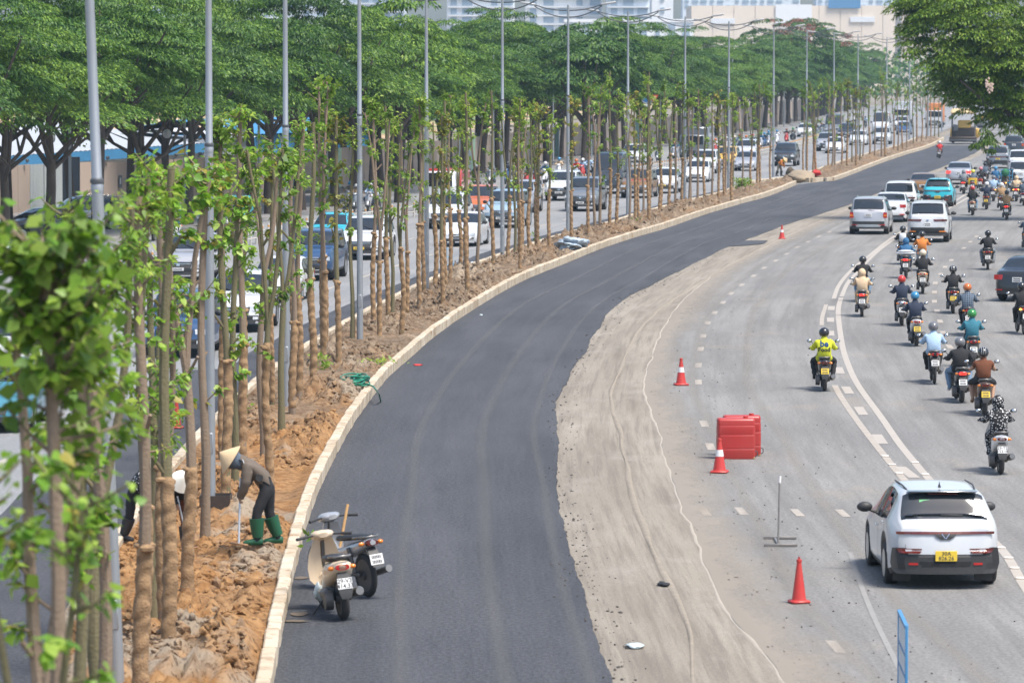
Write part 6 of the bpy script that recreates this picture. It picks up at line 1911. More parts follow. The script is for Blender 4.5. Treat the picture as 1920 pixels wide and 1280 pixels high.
def pattern(name, base_c, mark, kind):
    m = cloth(name, base_c); nt, b, L = nodes_of(m); N = nt.nodes.new
    tc = N('ShaderNodeTexCoord')
    r = N('ShaderNodeMapRange'); mx = N('ShaderNodeMix'); mx.data_type = 'RGBA'; mx.inputs['A'].default_value = (*base_c, 1); mx.inputs['B'].default_value = (*mark, 1)
    if kind == 'dots':
        t = N('ShaderNodeTexVoronoi'); t.inputs['Scale'].default_value = 26; L.new(tc.outputs['Object'], t.inputs['Vector'])
        r.inputs['From Min'].default_value = .40; r.inputs['From Max'].default_value = .28; L.new(t.outputs['Distance'], r.inputs['Value'])
    else:
        a = N('ShaderNodeTexWave'); a.inputs['Scale'].default_value = 6; a.bands_direction = 'X'; L.new(tc.outputs['Object'], a.inputs['Vector'])
        c = N('ShaderNodeTexWave'); c.inputs['Scale'].default_value = 6; c.bands_direction = 'Z'; L.new(tc.outputs['Object'], c.inputs['Vector'])
        mm = N('ShaderNodeMath'); mm.operation = 'MAXIMUM'; L.new(a.outputs['Fac'], mm.inputs[0]); L.new(c.outputs['Fac'], mm.inputs[1])
        r.inputs['From Min'].default_value = .88; r.inputs['From Max'].default_value = .97; L.new(mm.outputs[0], r.inputs['Value'])
    L.new(r.outputs['Result'], mx.inputs['Factor']); L.new(mx.outputs['Result'], b.inputs['Base Color'])
    return m
CL['dotted'] = pattern('cloth_dotted', (.012,.012,.014), (.62,.62,.62), 'dots')
CL['plaid'] = pattern('cloth_plaid', (.022,.035,.06), (.20,.26,.33), 'plaid')
def hel(name, col): return M('helmet_' + name, col, .25, var=.05, coat=.6)
HL = {'black': hel('black', (.016,.016,.018)), 'white': hel('white', (.62,.62,.62)), 'red': hel('red', (.50,.03,.02)), 'blue': hel('blue', (.04,.22,.40)), 'orange': hel('orange', (.50,.14,.03)), 'green': hel('green', (.03,.22,.05)), 'grey': hel('grey', (.14,.14,.15)), 'cream': hel('cream', (.60,.52,.38)), 'silver': hel('silver', (.36,.38,.40)), 'yellow': hel('yellow', (.62,.60,.03)), 'pink': hel('pink', (.55,.18,.2)), 'brown': hel('brown', (.22,.10,.05))}
def person(label, loc, yaw, pose='ride', jacket='black', sleeve='long', legs='black', legkind='long', head='helmet', hcol='black', full=True, group=None, mask=None, pack=None, stripes=False, shoes=None, scale=1.0, lean=0.0):
    P = POSES[pose]
    if not full:
        o = link('person', P['whole']); o.location = loc; o.rotation_euler = (0, 0, yaw); o.scale = (scale,)*3; tag(o, label, 'person', group)
        for i, m in ((1, CL[jacket]), (2, CL[legs]), (4, HL[hcol]), (5, CL[mask] if mask else CL['paleblue'])):
            o.material_slots[i].link = 'OBJECT'; o.material_slots[i].material = m
        return o
    root = thing('person', label, 'person', loc, yaw, group); root.scale = (scale,)*3
    root.rotation_euler = (0, lean, yaw)
    def part(n_, key, mat=None, slot=0):
        o = link(n_, P[key], root)
        if mat is not None: o.material_slots[slot].link = 'OBJECT'; o.material_slots[slot].material = mat
        return o
    part('body', 'body'); part('eyes', 'eyes')
    jk = part({'long': 'jacket', 'short': 'shirt', 'vest': 'vest'}[sleeve], 'jacket_' + sleeve, CL[jacket])
    part('trousers' if legkind == 'long' else 'shorts', 'trousers_' + legkind, CL[legs])
    part('shoes', 'shoes', CL[shoes] if shoes else None)
    if head == 'helmet':
        h = part('helmet', 'helmet', HL[hcol])
        if stripes: link('helmet_stripe', P['stripes'], h)
        part('hair', 'hair')
    elif head == 'hood': part('hood', 'hood', CL[jacket])
    if mask: part('face_mask', 'mask', CL[mask])
    if pack: part('backpack', 'backpack', CL[pack])
    return root
gR, gM = 'riders heading away on the near carriageway', 'scooters heading away on the near carriageway'
def ride(px, py, what, bike, rider, ey=0.0, pillion=None, full=True, away=True, groups=(gR, gM), z=.004, wheel_y=-.62):
    """a scooter with its rear (or, oncoming, front) wheel on a picture point, and its rider"""
    p = G(px, py); yaw = heading(p.y) + ey
    d = Vector((-math.sin(yaw), math.cos(yaw), 0))
    q = p + d * .62; q.z = z
    rz = yaw if away else yaw + PI
    b = scooter(f"{bike.pop('words')}", q, rz, full=full, group=groups[1], **bike)
    r_ = person(what, q, rz, full=full, group=groups[0], **rider)
    if pillion:
        w = pillion.pop('words'); person(w, q, rz, pose='pillion', full=full, group=groups[0], **pillion)
    return b, r_
def onto(me_target, text, size, x, z, parent, mat, name, bold=True, flip=False):
    """lettering laid onto the back of a garment"""
    me = text_mesh(text, size, name, bold)
    bm = bmesh.new(); bm.from_mesh(me)
    bmesh.ops.subdivide_edges(bm, edges=[e for e in bm.edges if e.calc_length() > .03], cuts=2); bmesh.ops.triangulate(bm, faces=bm.faces)
    tb = bmesh.new(); tb.from_mesh(me_target); tree = BVHTree.FromBMesh(tb)
    for v in bm.verts:
        X, Zz = v.co.x + x, v.co.y + z
        hit = tree.ray_cast(Vector((X, -2, Zz)), Vector((0, 1, 0)))
        v.co = Vector((X, (hit[0].y if hit[0] else -.36) - .008, Zz))
    bm.to_mesh(me); bm.free(); tb.free()
    me.materials.clear(); me.materials.append(mat)
    return link(name, me, parent)
bk = lambda words, col='black', **k: dict(words=words, col=col, **k)
b, r_ = ride(1546, 733, 'person in bright lime delivery jacket lettered be Food and black helmet riding alone', bk('dark scooter with a cream plate under the lime-jacketed delivery rider', 'black', plate='y', lit='d'), dict(pose='wide', jacket='lime', legs='black', hcol='black'))
jk = [c for c in r_.children if base(c.name) == 'jacket'][0]
m_bl = M('print_blue', (.01,.05,.16), .7); m_bk = M('print_black', (.015,.02,.015), .7)
onto(jk.data, 'be', .21, 0, 1.125, jk, m_bl, 'print'); onto(jk.data, 'Food', .145, 0, .985, jk, m_bk, 'print')
ride(1616, 594, 'person in a hooded beige rain jacket riding a black scooter', bk('black scooter with a lit red lamp under the rider in hooded beige', lit='r'), dict(jacket='beige', legs='beige', head='hood'))
ride(1617, 566, 'person in a black tee and jeans riding directly in front of the hooded beige rider', bk('dark scooter hidden in front of the hooded beige rider'), dict(pose='wide', jacket='black', sleeve='short', legs='jeans', hcol='black'))
ride(1691, 611, 'person in a dark blue jacket with a bright red helmet', bk('silver-tailed scooter under the red-helmeted rider', 'silver'), dict(jacket='navy', legs='black', hcol='red'))
ride(1718, 649, 'person in navy jacket and sky blue helmet with a bag strap', bk('white-sided scooter with a cream plate under the sky blue helmet', 'white', plate='y'), dict(jacket='navy', legs='black', hcol='blue'), .04)
ride(1752, 720, 'person in a pale blue shirt and grey helmet', bk('sporty black motorbike under the pale blue shirt', 'black', kind='under'), dict(pose='lean', jacket='paleblue', legs='black', hcol='grey'))
ride(1803, 755, 'person in black jacket, light jeans and matt grey helmet', bk('black scooter with a bright brake lamp beside the brown vest rider', lit='r'), dict(pose='wide', jacket='black', legs='jeans', hcol='grey', shoes='white'), .03)
ride(1846, 779, 'person in rust brown vest, bare arms, shorts and a striped helmet', bk('brown scooter with an orange plate under the striped helmet', 'brown', plate='y', lit='d'), dict(pose='wide', jacket='brown', sleeve='vest', legs='black', legkind='short', hcol='black', stripes=True, shoes='tan'))
ride(1876, 889, 'person in a black hooded raincoat with white flecks, closest rider of all', bk('black and white scooter with a white two-line plate, closest to the camera', 'white', lit='d', text=['29-T2', '153.18'], shield='white'), dict(jacket='dotted', legs='dotted', head='hood'))
ride(1824, 690, 'person in a teal blue shirt and green helmet', bk('dark scooter behind the green helmet', 'black'), dict(jacket='teal', legs='black', hcol='green'))
ride(1815, 630, 'person in a checked navy shirt with an orange helmet', bk('black motorbike under the checked shirt', 'black', kind='under'), dict(pose='lean', jacket='plaid', legs='black', hcol='orange'))
ride(1787, 588, 'person in black tee with a black and white helmet', bk('black scooter with a cream plate under the black tee', 'black', plate='y'), dict(jacket='black', sleeve='short', legs='black', hcol='black', stripes=True))
ride(1730, 551, 'person in black jacket with a cream cap-like helmet', bk('cream scooter with a white plate', 'cream'), dict(jacket='black', legs='black', hcol='cream'))
ride(1698, 522, 'person in a blue hooded jacket carrying a grey bundle behind', bk('dark scooter with a lit lamp below the grey bundle', lit='r'), dict(jacket='blue', legs='navy', head='hood'))
ride(1728, 508, 'person in an orange and red jacket with a black helmet', bk('scooter under the orange and red jacket', 'grey'), dict(jacket='orange', legs='jeans', hcol='black'))
ride(1692, 496, 'person with a white backpack and black helmet in front of the pearl SUV', bk('scooter of the rider with the white backpack', 'black'), dict(jacket='black', legs='black', hcol='black', pack='white'))
ride(1852, 506, 'person in black tee and grey trousers riding apart by the frame edge', bk('small black scooter riding apart behind the pack', 'black'), dict(pose='wide', jacket='black', sleeve='short', legs='grey', hcol='black'))
ride(1920, 627, 'person cut by the frame edge beside the dark sedan', bk('dark motorbike with amber lamps cut by the frame edge', 'black', kind='under', lit='a'), dict(jacket='black', legs='black', hcol='black'), .1)
ride(1925, 470, 'person in dark clothes far at the frame edge behind the dark sedan', bk('scooter at the frame edge beyond the dark sedan', 'grey'), dict(jacket='slate', legs='black', hcol='silver'))
ride(1761, 298, 'person in a red shirt and white helmet riding alone on the fresh asphalt', bk('scooter alone on the fresh asphalt near the paving machine', 'silver'), dict(jacket='red', sleeve='short', legs='black', hcol='white'))
ride(1806, 364, 'person in a grey hooded jacket beside the yellow delivery box', bk('scooter with a red lamp next to the yellow delivery box', lit='r'), dict(jacket='grey', legs='black', head='hood'))
ride(1823, 404, 'person in black shirt with a cream helmet and a red-helmeted companion', bk('cream scooter carrying two people', 'cream'), dict(jacket='black', legs='black', hcol='cream'), 0, dict(words='person in black with a red and white helmet sitting behind on the cream scooter', jacket='black', hcol='red', legs='jeans'))
ride(1849, 393, 'person in navy with a white helmet in the middle of the pack', bk('dark scooter with an orange plate in the pack', plate='y'), dict(jacket='navy', legs='grey', hcol='white'))
ride(1862, 378, 'person in a pale grey-blue jacket in the middle of the pack', bk('scooter under the pale grey-blue jacket', 'grey', lit='a'), dict(jacket='paleblue', legs='black', hcol='grey'))
ride(1877, 395, 'person in a tan jacket and white helmet left of the other tan jacket', bk('scooter under the white-helmeted tan jacket', 'brown'), dict(jacket='tan', legs='black', hcol='white'))
ride(1887, 413, 'person in tan jacket with dark helmet at the back of the pack', bk('scooter with a glowing red lamp under the tan jacket', lit='r'), dict(jacket='tan', legs='black', hcol='black'))
ride(1905, 378, 'person in a hooded beige jacket near the white SUV', bk('scooter with orange lamps under the hooded beige jacket', lit='ra'), dict(jacket='beige', legs='black', head='hood'))
ride(1919, 386, 'person in slate jacket at the frame edge next to the hooded beige one', bk('scooter at the frame edge in the pack', 'blue'), dict(jacket='slate', legs='navy', hcol='silver'))
ride(1838, 358, 'person in black with a pink helmet behind the silver sedan', bk('scooter under the pink helmet', 'red'), dict(jacket='black', legs='black', hcol='pink'))
ride(1846, 348, 'person in slate blue with a dark helmet deep in the pack', bk('scooter deep in the pack under slate blue', 'black'), dict(jacket='slate', legs='black', hcol='black'))
ride(1866, 357, 'person in deep blue with a blue helmet deep in the pack', bk('scooter under the deep blue jacket', 'blue'), dict(jacket='blue', legs='black', hcol='blue'))
ride(1882, 366, 'person in olive brown below the blue goods frame', bk('motorbike loaded with a blue goods frame', 'brown', kind='under', lit='a'), dict(jacket='olive', legs='khaki', hcol='silver'))
ride(1896, 360, 'person in long black coat by the white SUV tail', bk('scooter of the rider in the long black coat', 'black'), dict(jacket='black', legs='black', hcol='black'))
ride(1851, 334, 'person in black riding just ahead of the pack', bk('scooter just ahead of the pack', 'black'), dict(jacket='black', legs='black', hcol='grey'))
# loads
def at_scooter(words):
    return [o for o in COL.objects if o.parent is None and o.get('label') == words][0]
s_ = at_scooter('dark scooter with a lit lamp below the grey bundle')
bd = MB().ell((0, 0, 0), (.36, .2, .09), 16, 8).ell((0, -.02, .07), (.30, .18, .07), 14, 6)
o = bd.obj('cloth_bundle', M('bundle_cloth', (.42,.44,.46), .9, var=.2, bump=.5, bscale=12)); o.location = s_.matrix_basis @ Vector((0, -.58, .93)); o.rotation_euler = s_.rotation_euler
tag(o, 'grey cloth bundle tied across the scooter of the blue hooded rider', 'bundle')
s_ = at_scooter('scooter with a red lamp next to the yellow delivery box')
root = thing('delivery_box', 'yellow delivery box with red print carried beside the grey hooded rider', 'box', s_.location + Vector((.55, .1, .56)), s_.rotation_euler.z)
MB().box((0, 0, .2), (.55, .42, .42), 0, None, .02).obj('shell', M('box_orange', (.62,.34,.05), .5), root)
MB().box((0, -.213, .2), (.44, .006, .30), 0).obj('print_panel', M('box_yellow', (.75,.60,.03), .5), root)
mb = MB()
for x in (-.12, -.02, .08): mb.lathe([(.045, 0), (.045, .004)], 10, 0, Matrix.Translation((x, -.221, .2)) @ Matrix.Rotation(PI/2, 4, 'X'))
mb.obj('print', m_rear_print if 'm_rear_print' in globals() else M('print_red', (.6,.05,.04), .6), root)
person('person in grey with a bright yellow helmet next to the yellow delivery box', s_.location + Vector((.62, .5, -.02)), s_.rotation_euler.z, jacket='slate', legs='black', hcol='yellow', group=gR)
scooter('grey scooter of the yellow-helmeted rider', s_.location + Vector((.62, .5, 0)), s_.rotation_euler.z, 'grey', group=gM)
s_ = at_scooter('motorbike loaded with a blue goods frame')
root = thing('goods_frame', 'blue tube frame with a green sack carried on a motorbike in the pack', 'rack', s_.location + Vector((0, -.55, .75)), s_.rotation_euler.z)
mb = MB()
for x in (-.42, -.25, .25, .42): mb.tube([(x, 0, -.1), (x*1.05, 0, .85)], .02, 5)
for z in (.0, .45, .8): mb.tube([(-.44, 0, z), (.44, 0, z)], .018, 5)
mb.obj('tubes', M('frame_blue', (.04,.25,.45), .5), root)
MB().ell((0, .1, .62), (.26, .2, .26), 10, 7).obj('sack', CL['green'], root)
# oncoming riders on the far motorbike lane
gl, gm = 'oncoming riders on the far motorbike lane', 'oncoming scooters on the far motorbike lane'
jcs = ['navy','slate','paleblue','white','black','grey','olive','beige','teal','khaki','blue','red']
hcs = ['white','black','silver','red','blue','grey','cream','green','orange','brown']
bcs = ['black','white','blue','red','silver','grey']
pts = [(288,452),(322,455),(428,432),(405,436),(446,428),(470,426),(12,512),(664,398),(690,396),(702,404),(652,392),(918,348),(890,352),(968,352),(986,356),(1004,350),(1020,346),(868,360),(948,346),(1046,336),(1078,340),(1090,338),(1102,334),
       (1262,299),(1276,296),(1290,294),(1328,296),(1340,292),(1352,290),(1362,288),(1376,286),(1398,285),(1410,282),(1426,279),(1432,278),(1440,274),(1456,272),(1474,269),(1486,267),(1532,258),(1540,256),(1548,254),(1590,246),(1600,244),(1622,240),(1216,306),(1232,304),(1316,301),(1386,282)]
rm = random.Random(23); used_l = set()
for i, (px, py) in enumerate(pts):
    k = None
    while True:
        a, h_ = rm.choice(jcs), rm.choice(hcs)
        if (a, h_) not in used_l: used_l.add((a, h_)); break
    p = G(px, py); full = p.y < 210
    w = {'paleblue': 'pale blue'}.get(a, a)
    _k, ph = lamp_slot(p)
    bc = rm.choice(bcs)
    ride(px, py, f'oncoming person in {w} with {h_} helmet {ph.replace("median ", "")}', bk(f'{bc} scooter under the rider in {w} with the {h_} helmet', bc, lit=''), dict(pose=rm.choice(['ride','wide','lean']), jacket=a, legs=rm.choice(['black','jeans','navy']), hcol=h_, mask='paleblue' if rm.random() < .6 else 'black'), 0, None, full, False, (gl, gm), .01)
# ---------------------------------------------------------------- workers on the median
bent = dict(pelvis=(0,-.05,.90), spine=(0,.07,1.04), chest=(0,.24,1.16), neckbase=(0,.34,1.23), neck=(0,.40,1.25), head=(0,.48,1.24), crown=(0,.53,1.28), face=(0,.6,-.8),
            sl=(-.16,.27,1.16), el=(-.20,.30,.92), wl=(-.10,.37,.72), hl=(-.08,.385,.66), sr=(.16,.27,1.16), er=(.20,.22,.93), wr=(.08,.345,.82), hr=(.06,.375,.77),
            pl=(-.09,-.03,.84), kl=(-.10,.14,.47), al=(-.10,.12,.09), tl=(-.10,.28,.045), pr=(.09,-.05,.84), kr=(.12,-.06,.47), ar=(.13,-.19,.09), tr=(.13,-.03,.045))
make_pose('bent', bent)
m_straw = M('straw_hat', (.62,.46,.27), .8, var=.12, scale=9, bump=.4, bscale=60)
m_whitehat = M('white_hat', (.74,.71,.62), .7, var=.08)
m_boot = M('green_rubber', (.010,.085,.038), .5, var=.15)
m_hand = M('work_glove', (.50,.50,.49), .9)
def worker(label, loc, yaw, jacket, legs, boots, hat, scarf, scale=1.0, tool='hoe'):
    P = POSES['bent']
    root = thing('person', label, 'person', loc, yaw); root.scale = (scale,) * 3
    def part(n_, key, mat=None):
        o = link(n_, P[key], root)
        if mat is not None: o.material_slots[0].link = 'OBJECT'; o.material_slots[0].material = mat
        return o
    part('body', 'body'); part('eyes', 'eyes'); part('jacket', 'jacket_long', jacket); part('trousers', 'trousers_long', legs); part('hood', 'hood', scarf)
    bt = MB()
    for k in ('l', 'r'):
        a, t = Vector(bent['a'+k]), Vector(bent['t'+k]); kn = Vector(bent['k'+k])
        top = a.lerp(kn, .80)
        bt.tube([top, a.lerp(kn, .45), a + Vector((0, .0, .03))], [.112, .098, .078], 12)
        bt.loft([ring(a.y + d, z, w, h, 12, 2.4, a.x) for d, z, w, h in ((-.075, .05, .035, .045), (-.04, .06, .052, .06), (.05, .055, .052, .055), (.13, .045, .055, .042), (.19, .04, .045, .034), (.215, .035, .02, .02))])
    bt.obj('boots', boots, root, 60)
    h, c = Vector(bent['head']), Vector(bent['crown'])
    up = (c - h).normalized(); up = (up + Vector((0, .35, .1))).normalized()
    fw = Vector((0, 0, -1)); fw = (fw - up * fw.dot(up)).normalized(); rt = fw.cross(up)
    B = Matrix((rt, fw, up)).transposed().to_4x4(); B.translation = h + up * .02
    MB().lathe([(.235, -.005), (.24, .0), (.16, .075), (.08, .145), (.012, .20), (.001, .203)], 26, 0, B).lathe([(.228, -.006), (.08, .125), (.001, .18)], 26, 0, B).obj('conical_hat', hat, root, 50)
    fan = MB().lathe([(.001, .012), (.055, .012), (.06, 0), (.06, -.02)], 16, 0, Matrix.Translation((-.172, .10, 1.00)) @ Matrix.Rotation(-PI/2, 4, 'Y')); fan.obj('vent_fan', m_trim, root)
    MB().tube([(-.12,.34,1.26),(-.185,.30,1.16),(-.23,.30,1.05),(-.24,.31,.95)], .006, 5).obj('cord', CL['white'], root)
    if tool:
        # held in both hands: a long pole with a flat blade on the ground
        t = thing('hoe', 'long-handled hoe with a pale pole held by the ' + label.split(' in ')[0].replace('person', 'worker') + tool, 'hoe', loc, yaw); t.scale = (scale,)*3
        a = Vector((-.085, .385, .62)); b = Vector((.05, .365, .86)); d = (b - a).normalized()
        lo = Vector((-.13, .40, .02)); hi = b + (b - lo).normalized() * .12
        MB().tube([lo, hi], .015, 8).obj('handle', M('pole_metal', (.55,.57,.60), .35, metal=.5), t)
        MB().box((0, 0, 0), (.42, .07, .025), 0, Matrix.Translation(lo + Vector((0, .0, .01))) @ Matrix.Rotation(.5, 4, 'Z'), .006).obj('blade', M('rusty_blade', (.28,.16,.08), .7), t)
    return root
p = G(498, 1036, .22)
w1 = worker('bent-over person in grey-brown jacket, green rubber boots and a straw conical hat hoeing the soil', (p.x, p.y, soil_at(p.x, p.y) + .06), math.radians(97), M('jacket_umber', (.125,.098,.075), .75, var=.1, bump=.2, bscale=18), CL['black'], m_boot, m_straw, CL['slate'], 1.08, ' in green boots')
p = G(334, 1020, .22)
worker('stooping person in black under a white conical hat with painted flowers, between the trunks', (p.x, p.y, soil_at(p.x, p.y)), PI + .25, CL['black'], CL['brown'], M('dark_boot', (.03,.028,.03), .6), m_whitehat, CL['black'], .88, ' in the white hat')
p = G(258, 1014, .22)
worker('stooping person in a black flecked jacket mostly hidden behind wrapped trunks', (p.x, p.y, .22), PI + .9, CL['dotted'], CL['black'], M('dark_boot', (.03,.028,.03), .6), m_whitehat, CL['black'], .95, None)
p = G(1461, 331, .22)
worker('distant stooping person in an orange vest by the gap in the median', (p.x, p.y, .25), -2.0, CL['orange'], CL['khaki'], M('dark_boot', (.03,.028,.03), .6), m_straw, CL['yellow'] if 'yellow' in CL else CL['lime'], .9, None)

# ---------------------------------------------------------------- the two parked bikes
def parked(px, py, yaw, **k):
    p = G(px, py, .055); d = Vector((-math.sin(yaw), math.cos(yaw), 0)); q = p + d * .62 * 1.12
    o = scooter(k.pop('label'), (q.x, q.y, .055), yaw, **k); o.scale = (1.12,) * 3
    return o, q
s1, q1 = parked(645, 1161, .23, label='cream scooter parked on the fresh asphalt on its side stand, plate 29-V3 414.33', col='cream', lit='', text=['29-V3', '414.33'], lean=-.10, stand=True, mirrors=False)
s2, q2 = parked(690, 1119, .50, label='silver and black motorbike parked crosswise behind the cream scooter', col='silver', kind='under', lit='d', lean=-.10, stand=True, mirrors=False)
m_wood = M('wood_handle', (.46,.27,.11), .7, var=.2, scale=8)
t = thing('shovel', 'wooden-handled shovel leaning between the two parked bikes', 'shovel', (q2.x, q2.y, .055))
top = AT(652, 945, q2.y + .35) - Vector((q2.x, q2.y, .055)); ft = Vector((-.22, -.1, .03))
MB().tube([ft + (top - ft) * .2, top], .022, 8).obj('handle', m_wood, t)
MB().box((0, 0, 0), (.2, .02, .26), 0, Matrix.Translation(ft + (top - ft) * .1) @ Matrix.Rotation(-.2, 4, 'Y'), .008).obj('blade', m_dsteel, t)
def lumpy(name, label, cat, c, r, mat, seed=1, amp=.25, freq=2.0, sub=3):
    bm = bmesh.new(); bmesh.ops.create_icosphere(bm, subdivisions=sub, radius=1)
    rr = random.Random(seed); ox, oy = rr.uniform(0, 50), rr.uniform(0, 50)
    for v in bm.verts:
        d = float(fbm(v.co.x * freq + ox, v.co.y * freq + v.co.z * freq * 1.3 + oy, 3, seed)) * amp
        v.co = Vector((v.co.x * r[0], v.co.y * r[1], v.co.z * r[2])) * (1 + d)
    for f in bm.faces: f.smooth = True
    me = bpy.data.meshes.new(name); bm.to_mesh(me); bm.free(); me.materials.append(mat)
    o = link(name, me); o.location = c
    if label: tag(o, label, cat)
    return o
m_bag = M('plastic_bag', (.66,.68,.68), .35, var=.2, scale=14, dirt=(.2,.42,.40), dirt_amt=.6)
lumpy('plastic_bag', 'crumpled white and green plastic bag hooked on the cream scooter', 'bag', q1 + Vector((-.24, .18, .30)), (.07, .05, .12), m_bag, 5, .3)
sp = []
r_ = np.random.default_rng(8)
P = r_.normal(0, .06, (14, 3)); D = r_.normal(0, 1, (14, 3)); D[:, 2] = abs(D[:, 2])
o = link('leaf_sprig', leaf_mesh('leaf_sprig', P, D, unit(r_.normal(0, 1, (14, 3))), np.full(14, .13), np.full(14, .06), m_leafs)); o.location = q1 + Vector((-.36, .68, 1.0)); tag(o, 'small green leaf sprig stuck on the handlebar of the cream scooter', 'leaves')

# ---------------------------------------------------------------- road works furniture
m_red = M('barrier_red', (.42,.011,.012), .42, var=.2, scale=2.5, dirt=(.30,.09,.07), dirt_amt=.5)
m_cone = M('cone_red', (.50,.020,.018), .45, var=.12, scale=5, dirt=(.35,.14,.1), dirt_amt=.35)
m_band = M('cone_band', (.72,.72,.72), .4, dirt=(.5,.45,.4), dirt_amt=.4)
def cone(label, px, py, h=.64, band=True, z=.004, tilt=0):
    p = G(px, py, z)
    root = thing('traffic_cone', label, 'traffic cone', (p.x, p.y, z), RNG.uniform(-.4, .4), 'traffic cones along the works'); root.rotation_euler[0] = tilt
    b = .17 if band else .14
    MB().box((0, 0, .025), (b*2, b*2, .05), 0, None, .022).obj('base', m_cone, root)
    pr = [(b*.78, .05), (b*.72, .08), (.035, h-.03), (.032, h)]
    MB().lathe(pr, 18).lathe([(.036, h-.02), (.042, h), (.034, h+.03), (.012, h+.035)], 14).obj('cone', m_cone, root)
    if band:
        f = lambda t: b*.72 + (.035 - b*.72) * t
        MB().lathe([(f(.46)+.003, .08+(h-.11)*.46), (f(.70)+.003, .08+(h-.11)*.70)], 18).obj('reflective_band', m_band, root)
    else:
        MB().tube([(0,-.02,h+.02),(0,-.025,h+.06),(0,.025,h+.06),(0,.02,h+.02)], .008, 5).obj('ring', m_cone, root)
    return root
cone('red cone with a white band standing before the red plastic barrier', 1349, 886)
cone('red cone with a white band halfway up the milled strip', 1277, 722)
cone('plain tall red cone with a top ring next to the thin stand', 1498, 1130, .62, False)
cone('small far red cone where the milled strip narrows', 1466, 448, .60)
cone('red cone seen through the saplings on the far carriageway', 331, 803, .62, False)
def barrier(label, px, py, dx, dy):
    p = G(px, py, .004)
    root = thing('water_barrier', label, 'road barrier', (p.x + dx, p.y + dy, .004), .06, 'red plastic barriers')
    W, D, H = .76, .42, .82
    rings = []
    for z, k, s_ in ((0,.97,.95),(.05,1,1),(.19,1,1),(.20,.985,.98),(.212,.985,.98),(.222,1,1),(.47,1,.97),(.48,.985,.95),(.492,.985,.95),(.502,1,.96),(.655,.995,.90),(.665,.98,.88),(.677,.98,.88),(.687,.99,.88),(.775,.99,.82),(.80,.97,.74),(.815,.93,.62)):
        w, d = W/2*k, D/2*s_; r = .07
        rg = []
        for cx, cy, a0 in ((w-r, d-r, 0), (-w+r, d-r, 90), (-w+r, -d+r, 180), (w-r, -d+r, 270)):
            for a in (0, 30, 60, 90): rg.append((cx + r*math.cos(math.radians(a0+a)), cy + r*math.sin(math.radians(a0+a)), z))
        rings.append(rg)
    MB().loft(rings).obj('shell', m_red, root, 18)
    MB().lathe([(.05, 0), (.05, .03), (.001, .035)], 12, 0, Matrix.Translation((.2, 0, .82))).obj('filler_cap', m_cone, root)
    MB().tube([(W/2-.02, -.1, .16), (W/2+.05, -.1, .14), (W/2+.05, -.1, .06), (W/2-.01, -.1, .03)], .012, 5).obj('hook', m_dsteel, root)
    MB().box((0, 0, .02), (W*.98, D*.94, .035), 0, None, .01).obj('muddy_foot', M('dried_mud', (.34,.24,.12), .95, var=.3), root)
    return root
barrier('red plastic water barrier with moulded ribs, in front of its twin', 1380, 860, 0, .15)
barrier('second red plastic water barrier, mostly hidden behind the first', 1396, 858, -.03, .62)
# thin stand on two feet
p = G(1466, 1024, .004)
root = thing('sign_stand', 'thin bare metal stand with a white tip on two parallel feet', 'stand', p)
m_pipe = M('dull_pipe', (.20,.20,.20), .5, metal=.4, var=.2, dirt=(.32,.26,.2), dirt_amt=.5)
MB().tube([(-.05, .2, .03), (-.02, .35, 1.02)], .016, 8).obj('pole', m_pipe, root)
MB().tube([(-.018, .355, 1.0), (-.008, .38, 1.13)], .019, 8).obj('tip', m_band, root)
MB().box((-.02, -.02, .025), (.55, .045, .045), 0, None, .006).obj('foot', m_pipe, root)
MB().box((-.02, 1.15, .025), (.55, .045, .045), 0, Matrix.Rotation(-.05, 4, 'Z'), .006).obj('foot', m_pipe, root)
MB().box((-.05, .57, .02), (.04, 1.2, .03), 0, None, .006).obj('spine', m_pipe, root)
# blue folding fence panel
a, b = G(1685, 1330, 0), G(1699, 1365, 0)
yaw = math.atan2(b.y - a.y, b.x - a.x); Lp = (b - a).length
root = thing('barrier_panel', 'upright blue metal fence panel seen almost edge-on at the bottom of the frame', 'barrier', a, yaw)
m_bluep = M('blue_metal', (.03,.22,.46), .45, var=.12, dirt=(.25,.30,.34), dirt_amt=.3)
mb = MB()
for x in (0, Lp): mb.box((x, 0, .62), (.035, .035, 1.24), 0, None, .006)
mb.box((Lp/2, 0, 1.215), (Lp, .045, .045)); mb.obj('frame', m_bluep, root)
for z in (.30, .60, .86): MB().box((Lp/2, 0, z), (Lp - .05, .03, .03)).obj('rail', m_bluep, root)
MB().box((Lp/2, .0, .60), (Lp - .06, .012, 1.16)).obj('mesh_sheet', M('white_sheet', (.66,.70,.73), .6, var=.2), root)
for x in (0, Lp): MB().box((x, 0, .02), (.05, .5, .04), 0, None, .006).obj('foot', m_bluep, root)
# hose
m_hose = M('green_hose', (.015,.20,.12), .35, var=.35, scale=9)
p = G(668, 722, .3); rr = random.Random(6); pts = []
for i in range(150):
    t = i / 149; a = t * 2*PI*7.5 + .3*math.sin(t*30)
    rx, ry = .25 + .10*math.sin(t*17), .9 + .35*math.sin(t*11+1)
    pts.append((p.x + rx*math.cos(a) + .12*math.sin(t*23), p.y + ry*math.sin(a), .40 + .05*math.sin(t*37) + .10*t))
e = [G(700, 724, .35), G(706, 732, .36), G(711, 740, .30), G(714, 752, .06)]
pts += [tuple(q) for q in e]
tag(MB().tube(pts, .02, 6).obj('hose', m_hose, None, 60), 'tangled green hose heaped on the soil with an end hanging over the kerb', 'hose')
